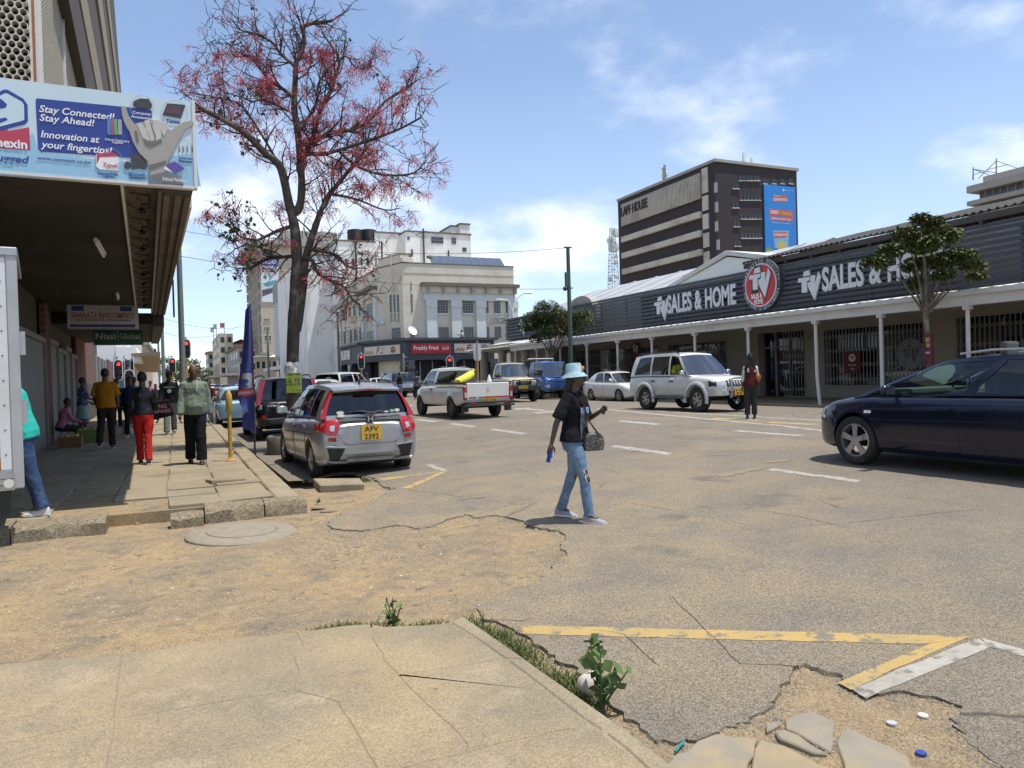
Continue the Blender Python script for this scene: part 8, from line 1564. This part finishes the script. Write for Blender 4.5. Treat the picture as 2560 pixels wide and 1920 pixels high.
 if hat:
  k,mt=hat;b=B();b.v=[]
  if k=='bucket':pr=[(.001,.155),(.075,.15),(.088,.13),(.098,.06),(.104,.045),(.15,-.005),(.147,-.008),(.10,.04)]
  elif k=='sun':pr=[(.001,.16),(.08,.15),(.092,.06),(.20,.045),(.20,.04),(.09,.05)]
  else:pr=[(.001,.152),(.06,.14),(.088,.09),(.092,.05),(.09,.048)]
  b.lathe(pr,(0,-.012,0),24,caps=False)
  if k=='cap':b.prism([V((x,y,.052))for x,y in[(-.08,.05),(-.07,.12),(0,.16),(.07,.12),(.08,.05)]],(0,0,.01))
  b.v=[Q(HM@(M.Rotation(rad(8 if k=='bucket' else 0),4,'X')@V(q)))for q in b.v];b.build('hat',mt,t,smooth=50)
 t.update_tag();return t,s,dict(P=P,nb=nb,sh=sh,A=A,L=L,HM=HM,fw=fw,up=up,mw=M.Translation(loc)@M.Rotation(rz,4,'Z')@M.Diagonal((s,s,s,1)))
def W(J,p):return J['mw']@V(p)
def at(px,py,z=FS):q=onZ(px,py,z);return V((q.x,q.y,z))
def onto(px,py):q=onR(px,py);q.z=road_z(q.x,q.y);return q
WALK=dict(legs=((22,2,16),(-15,2,14)),arms=((-18,9,16,0),(20,9,26,0)))
# --- the woman crossing in front
t,s,J=person('woman in black printed T-shirt, ripped blue jeans and denim bucket hat crossing the road',onto(1442,1299),rad(-146),1.60,True,'skin_a',legs=((20,4,12),(-12,4,10)),arms=((-20,24,10,-4),(8,16,108,30)),lean=1,turn=18,nod=4,top='black_cloth',sleeve=.92,hem=-.03,toff=.028,bot='denim',boff=.006,shoe='shoe_grey',hair='long',hat=('bucket','wash_denim'),vx=.0095,eyes=True)
Lr=J['L'][0];mw=J['mw']
for(f,side_,rr,leg)in((.86,.0,(.030,.034,.036),0),(1.06,.0,(.034,.04,.05),0),(1.02,0,(.03,.034,.045),1)):
 h,k,a,_=J['L'][leg];c=h.lerp(k,f)if f<=1 else k.lerp(a,f-1);c=c+V((.014,.038 if f<1 else .036,0));q=(k-h).normalized();R_=q.to_track_quat('Z','Y').to_matrix();b=B();b.ball(c*s,tuple(v*s for v in rr),12,8,R=R_);b.build('torn_knee','skin_a',t,smooth=60)
 b=B();pts=[(c+R_@V((rr[0]*.95*math.cos(rad(30*i))*1.05,.012,rr[2]*.95*math.sin(rad(30*i)))))*s for i in range(13)];b.tube(pts,.0045,5);b.build('frayed_rim','white_cloth',t)
c=J['P']+J['up']*.26;fwv=J['fw']
def chest(x,z,d):return(c+V((x,0,0))+J['up']*z+fwv*d)*s
b=B();b.loft([[chest(x,z,.148-1.6*x*x)for x in(-.10,-.05,0,.05,.10)]for z in(.02,.09)],closed=False,caps=False);b.build('shirt_print',K('shirt_blue',(.16,.36,.62),.7,c2=(.5,.62,.75),c2s=30,coord='obj'),t);b=B();b.loft([[chest(x,z,dd-1.6*x*x)for x in(-.09,-.045,0,.05,.10)]for z,dd in((-.25,.150),(-.12,.136),(.015,.146))],closed=False,caps=False);b.build('shirt_print',K('shirt_grey',(.07,.075,.085),.8,c2=(.22,.23,.25),c2s=14,coord='obj'),t)
b=B();b.ball(J['HM']@V((.035,.085,.10))*s,(.022,.012,.02),8,6);b.build('hat_patch',K('patch_orange',(.60,.25,.08),.7),t)
bag=[W(J,chest(.02,-.26,.20)/s),W(J,chest(.17,-.30,.16)/s)]
bt=thing('crossbody_bag','small patterned handbag hanging on a brown strap at the hip of the woman crossing','bag',tuple(bag[0]-V((0,0,.12))),world=True)
b=B();cb=W(J,J['P']+V((-.06,.20,-.03)));ax=(mw.to_3x3()@V((-.8,.6,0))).normalized();zz=V((0,0,1));pr=[(-.10,-.10),(.10,-.10),(.115,-.04),(.10,.05),(.055,.085),(-.055,.085),(-.10,.05),(-.115,-.04)];nn=ax.cross(zz)
b.prism([cb+ax*x+zz*y-nn*.045 for x,y in pr],nn*.09);b.build('pouch',K('bag_pattern',(.05,.045,.04),.6,c2=(.34,.31,.26),c2s=60),bt,bevel=.015)
sp_=[cb+ax*.05+zz*.08,W(J,c+V((-.02,.165,-.06))),W(J,c+V((.06,.155,.10))),W(J,J['sh'][0]+V((-.075,.055,.055))),W(J,J['sh'][0]+V((-.07,-.03,.065)))];b=B();b.tube(sp_,.02,6,flat=.3);b.build('strap',K('strap_brown',(.10,.035,.025),.6,c2=(.35,.2,.12),c2s=40),bt)
hd=J['A'][0];q=W(J,hd[2]+hd[3]*.13+V((.0,.01,0)));b=B();d=(mw.to_3x3()@hd[3]).normalized();R_=d.to_track_quat('Z','Y').to_matrix();b.box(-.036,.036,-.006,.006,-.05,.075);b.v=[tuple(q+R_@V(v))for v in b.v];tag(b.build('phone',K('phone_blue',(.015,.06,.38),.3)),'blue phone in the right hand of the woman crossing','phone')
for(a_,kk)in((J['L'][0][2],1),(J['L'][1][2],1)):
 b=B();b.prism([(a_+V((.045,y,z)))*s for y,z in((-.05,-.03),(.0,-.065),(.06,-.04),(.0,-.045))],(.006*s,0,0));b.build('shoe_flash',K('flash_pink',(.55,.22,.24)),t)
# --- people on the left pavement
t,s,J=person('bald man in green hoodie and black trousers walking towards the camera',at(491,1159),rad(178),1.80,False,'skin_b',legs=((-10,3,8),(16,3,10)),arms=((10,10,12,0),(-8,12,14,0)),top='hoodie_green',sleeve=2,hem=-.06,toff=.030,bot='black_cloth',boff=.016,flare=.022,shoe='shoe_dark',sole='shoe_dark',hair='bald',vx=.011,eyes=True,belly=.05,nod=6)
b=B();b.tube([(J['nb']+V((.09*math.cos(rad(a)),.05+.065*math.sin(rad(a))-.07,.0-.03*math.sin(rad(a)))))*s for a in range(-200,21,20)],.03,8);b.build('hood','hoodie_green',t,smooth=60)
b=B();b.tube([(J['nb']+V((-.05,.10,-.01)))*s,(J['nb']+V((-.055,.145,-.10)))*s,(J['nb']+V((-.045,.165,-.20)))*s],.006,5);b.build('hood_cord','white_cloth',t);b=B();b.ball((J['P']+V((0,.155,.08)))*s,(.12,.05,.075),14,8);b.build('pouch_pocket','hoodie_green',t,smooth=60)
q=W(J,J['A'][1][2]+J['A'][1][3]*.12);b=B();b.tube([q+V((0,0,.04)),q-V((.02,0,.06))],.012,6);tag(b.build('rolled_paper','sign_white'),'white rolled paper in the left hand of the bald man','paper')
t,s,J=person('woman in black leather jacket and bright red trousers walking away',at(362,1160),rad(2),1.68,True,'skin_a',legs=((-10,1,6),(14,1,14)),arms=((6,16,22,0),(-4,10,10,0)),top='leather',jacket=True,sleeve=2,hem=-.0,toff=.022,bot='red_cloth',boff=.012,flare=.006,shoe='shoe_dark',hair='crop',vx=.0115)
b=B();q=W(J,J['P']+V((.235,-.02,.10)));bt=thing('tote_bag','black printed tote bag on the arm of the woman in red trousers','bag',tuple(q-V((0,0,.2))),world=True)
b.hexa([q+V(v)for v in[(-.06,-.03,-.20),(.30,-.03,-.12),(-.06,.07,-.20),(.30,.07,-.12),(-.05,-.02,.15),(.20,-.02,.18),(-.05,.06,.15),(.20,.06,.18)]]);b.build('sack','black_cloth',bt,bevel=.02);b=B();b.tube([q+V((-.02,0,.14)),q+V((-.02,0,.40)),q+V((.10,.02,.42)),q+V((.14,0,.16))],.011,6);b.build('handle','black_cloth',bt)
pl=Pl(q+V((.10,-.045,0)),(1,-.05,.15));text('NG',.07,'pink',pl,.0,.05,0,bt,bold=.02);text('UNGES',.06,'pink',pl,.0,-.04,0,bt,bold=.02)
person('man in mustard T-shirt and dark trousers walking away under the canopy',at(268,1122),rad(-3),1.84,False,'skin_b',legs=((10,3,6),(-14,3,26)),arms=((2,14,50,10),(4,14,46,10)),top='mustard',sleeve=.85,hem=-.05,toff=.026,bot='brown_dark',flare=.008,shoe='shoe_dark',vx=.013,belly=.02)
t,s,J=person('man in black printed hoodie, cap and grey trousers walking towards the camera',at(427,1086),rad(180),1.83,False,'skin_a',legs=((14,3,4),(-12,3,16)),arms=((6,10,30,0),(-4,10,30,0)),top='black_cloth',sleeve=2,hem=-.05,toff=.028,bot='grey_cloth',flare=.016,shoe='shoe_dark',hat=('cap','black_cloth'),vx=.013)
pl=Pl((J['P']+V((0,.165,.34)))*s,(-1,0,0));text('BRAND NEWS',.045,'mint',pl,0,.04,0,t,name='shirt_print',bold=.02,fit=.26);b=B();pl.poly(b,circle(0,-.07,.06,n=14),0,.004);b.build('shirt_print','mint',t)
person('woman in dark jacket over red top walking towards the camera under the canopy',at(329,1091),rad(176),1.72,True,'skin_a',**WALK,top='navy_cloth',sleeve=2,hem=.0,toff=.02,bot='black_cloth',shoe='shoe_grey',hair='bun',vx=.014);
person('person in teal top and wide sun hat, back turned, behind the leather jacket',V((-1.35,29,FS)),rad(4),1.74,True,top='teal_cloth',sleeve=1,bot='black_cloth',hat=('sun','charcoal'),vx=.016,**WALK)
person('man in navy jacket walking away just beyond the mustard T-shirt',at(294,1070),rad(0),1.70,top='navy_cloth',bot='black_cloth',vx=.016,**WALK)
person('person in blue checked shirt and mint skirt standing by the brick wall',V((-2.55,25.3,FS)),rad(-60),1.70,True,top='plaid',sleeve=1.1,bot='mint',skirt=.42,legs=((2,3,2),(-2,3,2)),arms=((15,8,60,10),(10,8,50,10)),vx=.016)
person('seated street vendor in pink sleeves beside the fruit crates',V((-2.75,22.4,FS)),rad(-70),1.62,True,top='pink',sleeve=2,bot='charcoal',legs=((80,12,75),(75,10,70)),arms=((30,10,40,0),(25,10,50,0)),lean=14,sit=.42,hair='crop',vx=.016)
person('person in turquoise shirt and blue jeans half hidden behind the white box lorry',V((-1.60,9.95,FS)),rad(86),1.80,False,'skin_a',legs=((26,3,14),(-10,3,4)),arms=((40,8,40,10),(46,8,40,10)),lean=16,top='turquoise',sleeve=.8,hem=-.10,toff=.034,bot='denim_dark',flare=.010,shoe='shoe_white',vx=.011)
person('woman in brown top and light jeans half sitting by the parked black car',V((1.10,27.6,FS)),rad(150),1.60,True,'skin_b',legs=((48,4,58),(20,4,34)),arms=((-6,14,12,0),(20,14,30,0)),lean=12,top='maroon',sleeve=1.0,bot='denim',shoe='tan_leather',hair='bun',turn=30,vx=.014)
# --- people on the road and at the shops
t,s,J=person('woman in maroon top with white sleeves standing on the centre line, back turned',onto(1879,1048),rad(-38),1.66,True,'skin_a',legs=((0,2,0),(2,4,2)),arms=((-2,9,18,0),(0,10,12,0)),top='white_cloth',sleeve=1.95,hem=-.02,toff=.018,bot='charcoal',boff=.014,flare=.012,leg_len=.9,shoe='shoe_dark',hair='braids',vx=.0125)
b=B();rg=[]
for z in(-.04,.05,.12,.28,.42,.50):w_={-.04:.208,.05:.203,.12:.172,.28:.168,.42:.18,.50:.15}[z];rg.append([(J['P']+J['up']*z+V((w_*math.cos(q),(.155 if z<.1 else .135 if z<.45 else .11)*math.sin(q),0)))*s for q in[2*math.pi*i/18 for i in range(18)]])
b.loft(rg);b.build('maroon_panel','maroon',t,smooth=60)
q=W(J,J['P']+V((.19,-.10,.18)));bt=thing('shoulder_bag','small tan shoulder bag on the woman at the centre line','bag',tuple(q),world=True);b=B();b.ball(q,(.08,.05,.10),12,8);b.build('pouch','tan_leather',bt,smooth=60);b=B();b.tube([q+V((0,0,.08)),W(J,J['sh'][0]+V((-.02,-.04,.05))),W(J,J['sh'][0]+V((-.02,.05,.0)))],.009,5);b.build('strap','tan_leather',bt)
person('woman in black vest and blue jeans with hand on hip near the junction',onto(1000,997),rad(-10),1.70,True,'skin_b',legs=((0,3,0),(4,3,6)),arms=((0,8,20,0),(-20,32,80,45)),top='black_cloth',sleeve=0,hem=.0,bot='denim',hair='crop',vx=.016)
person('woman with long black hair and patterned top near the grey pickup',V((13.3,43.2,zroad(13.3))),rad(-30),1.72,True,top='print_bw',sleeve=1.9,hem=-.15,toff=.03,bot='black_cloth',hair='long',vx=.016)
person('person in dark clothes standing beyond the silver car roof',V((11.0,46.5,zroad(11))),rad(200),1.74,top='charcoal',bot='charcoal',vx=.018)
person('person in dark jacket walking under the porch behind the white saloon',V((23.6,35.6,RS)),rad(30),1.74,top='charcoal',bot='black_cloth',vx=.018,**WALK);person('person in black standing at the shop window beyond the white saloon roof',V((24.6,32.6,RS)),rad(160),1.72,top='black_cloth',bot='charcoal',vx=.018)
for k,(y,nm)in enumerate([(45.0,'black-clad person by the round porch columns'),(43.4,'second dark figure by the round porch columns, nearer the blue lorry')]):person(nm,V((22.9,y,RS)),rad(90+60*k),1.70,top='black_cloth',bot='charcoal',vx=.02)
q=fr.px(1150,856);person('person in white shirt sitting on the navy shop cornice',V((q[0],YL-.9,5.70)),rad(120),1.70,top='white_cloth',sleeve=1,bot='charcoal',legs=((85,4,80),(80,4,70)),arms=((50,8,40,0),(46,8,40,0)),lean=18,sit=.10,vx=.02)
pm=prado.t;pq=M.Translation(pm.location)@M.Rotation(pm.rotation_euler.z,4,'Z')@V((1.12,-.36,0));person('driver of the white off-road car with a hi-vis sleeve at the open window',V((pq.x,pq.y,pm.location.z+.55)),pm.rotation_euler.z-rad(90),1.70,top='hi_vis',sleeve=2,bot='charcoal',legs=((80,4,60),(80,4,60)),arms=((30,38,70,0),(40,5,40,0)),sit=.46,vx=.018,hat=('cap','white_cloth'),shoe=None)
for k,(px,t_,tp,nm)in enumerate([(376,36,'pink','person in pink further along the left pavement'),(402,50,'white_cloth','person in white furthest along the left pavement'),(388,42,'charcoal','person in grey between the pink and white shirts on the pavement')]):
 q=atD(px,965,t_);person(nm,V((q.x,q.y,FS if q.y<46 else 0)),rad(170+20*k),1.68,top=tp,bot='charcoal',vx=.022,**WALK)
bpy.data.scenes.remove(TS)
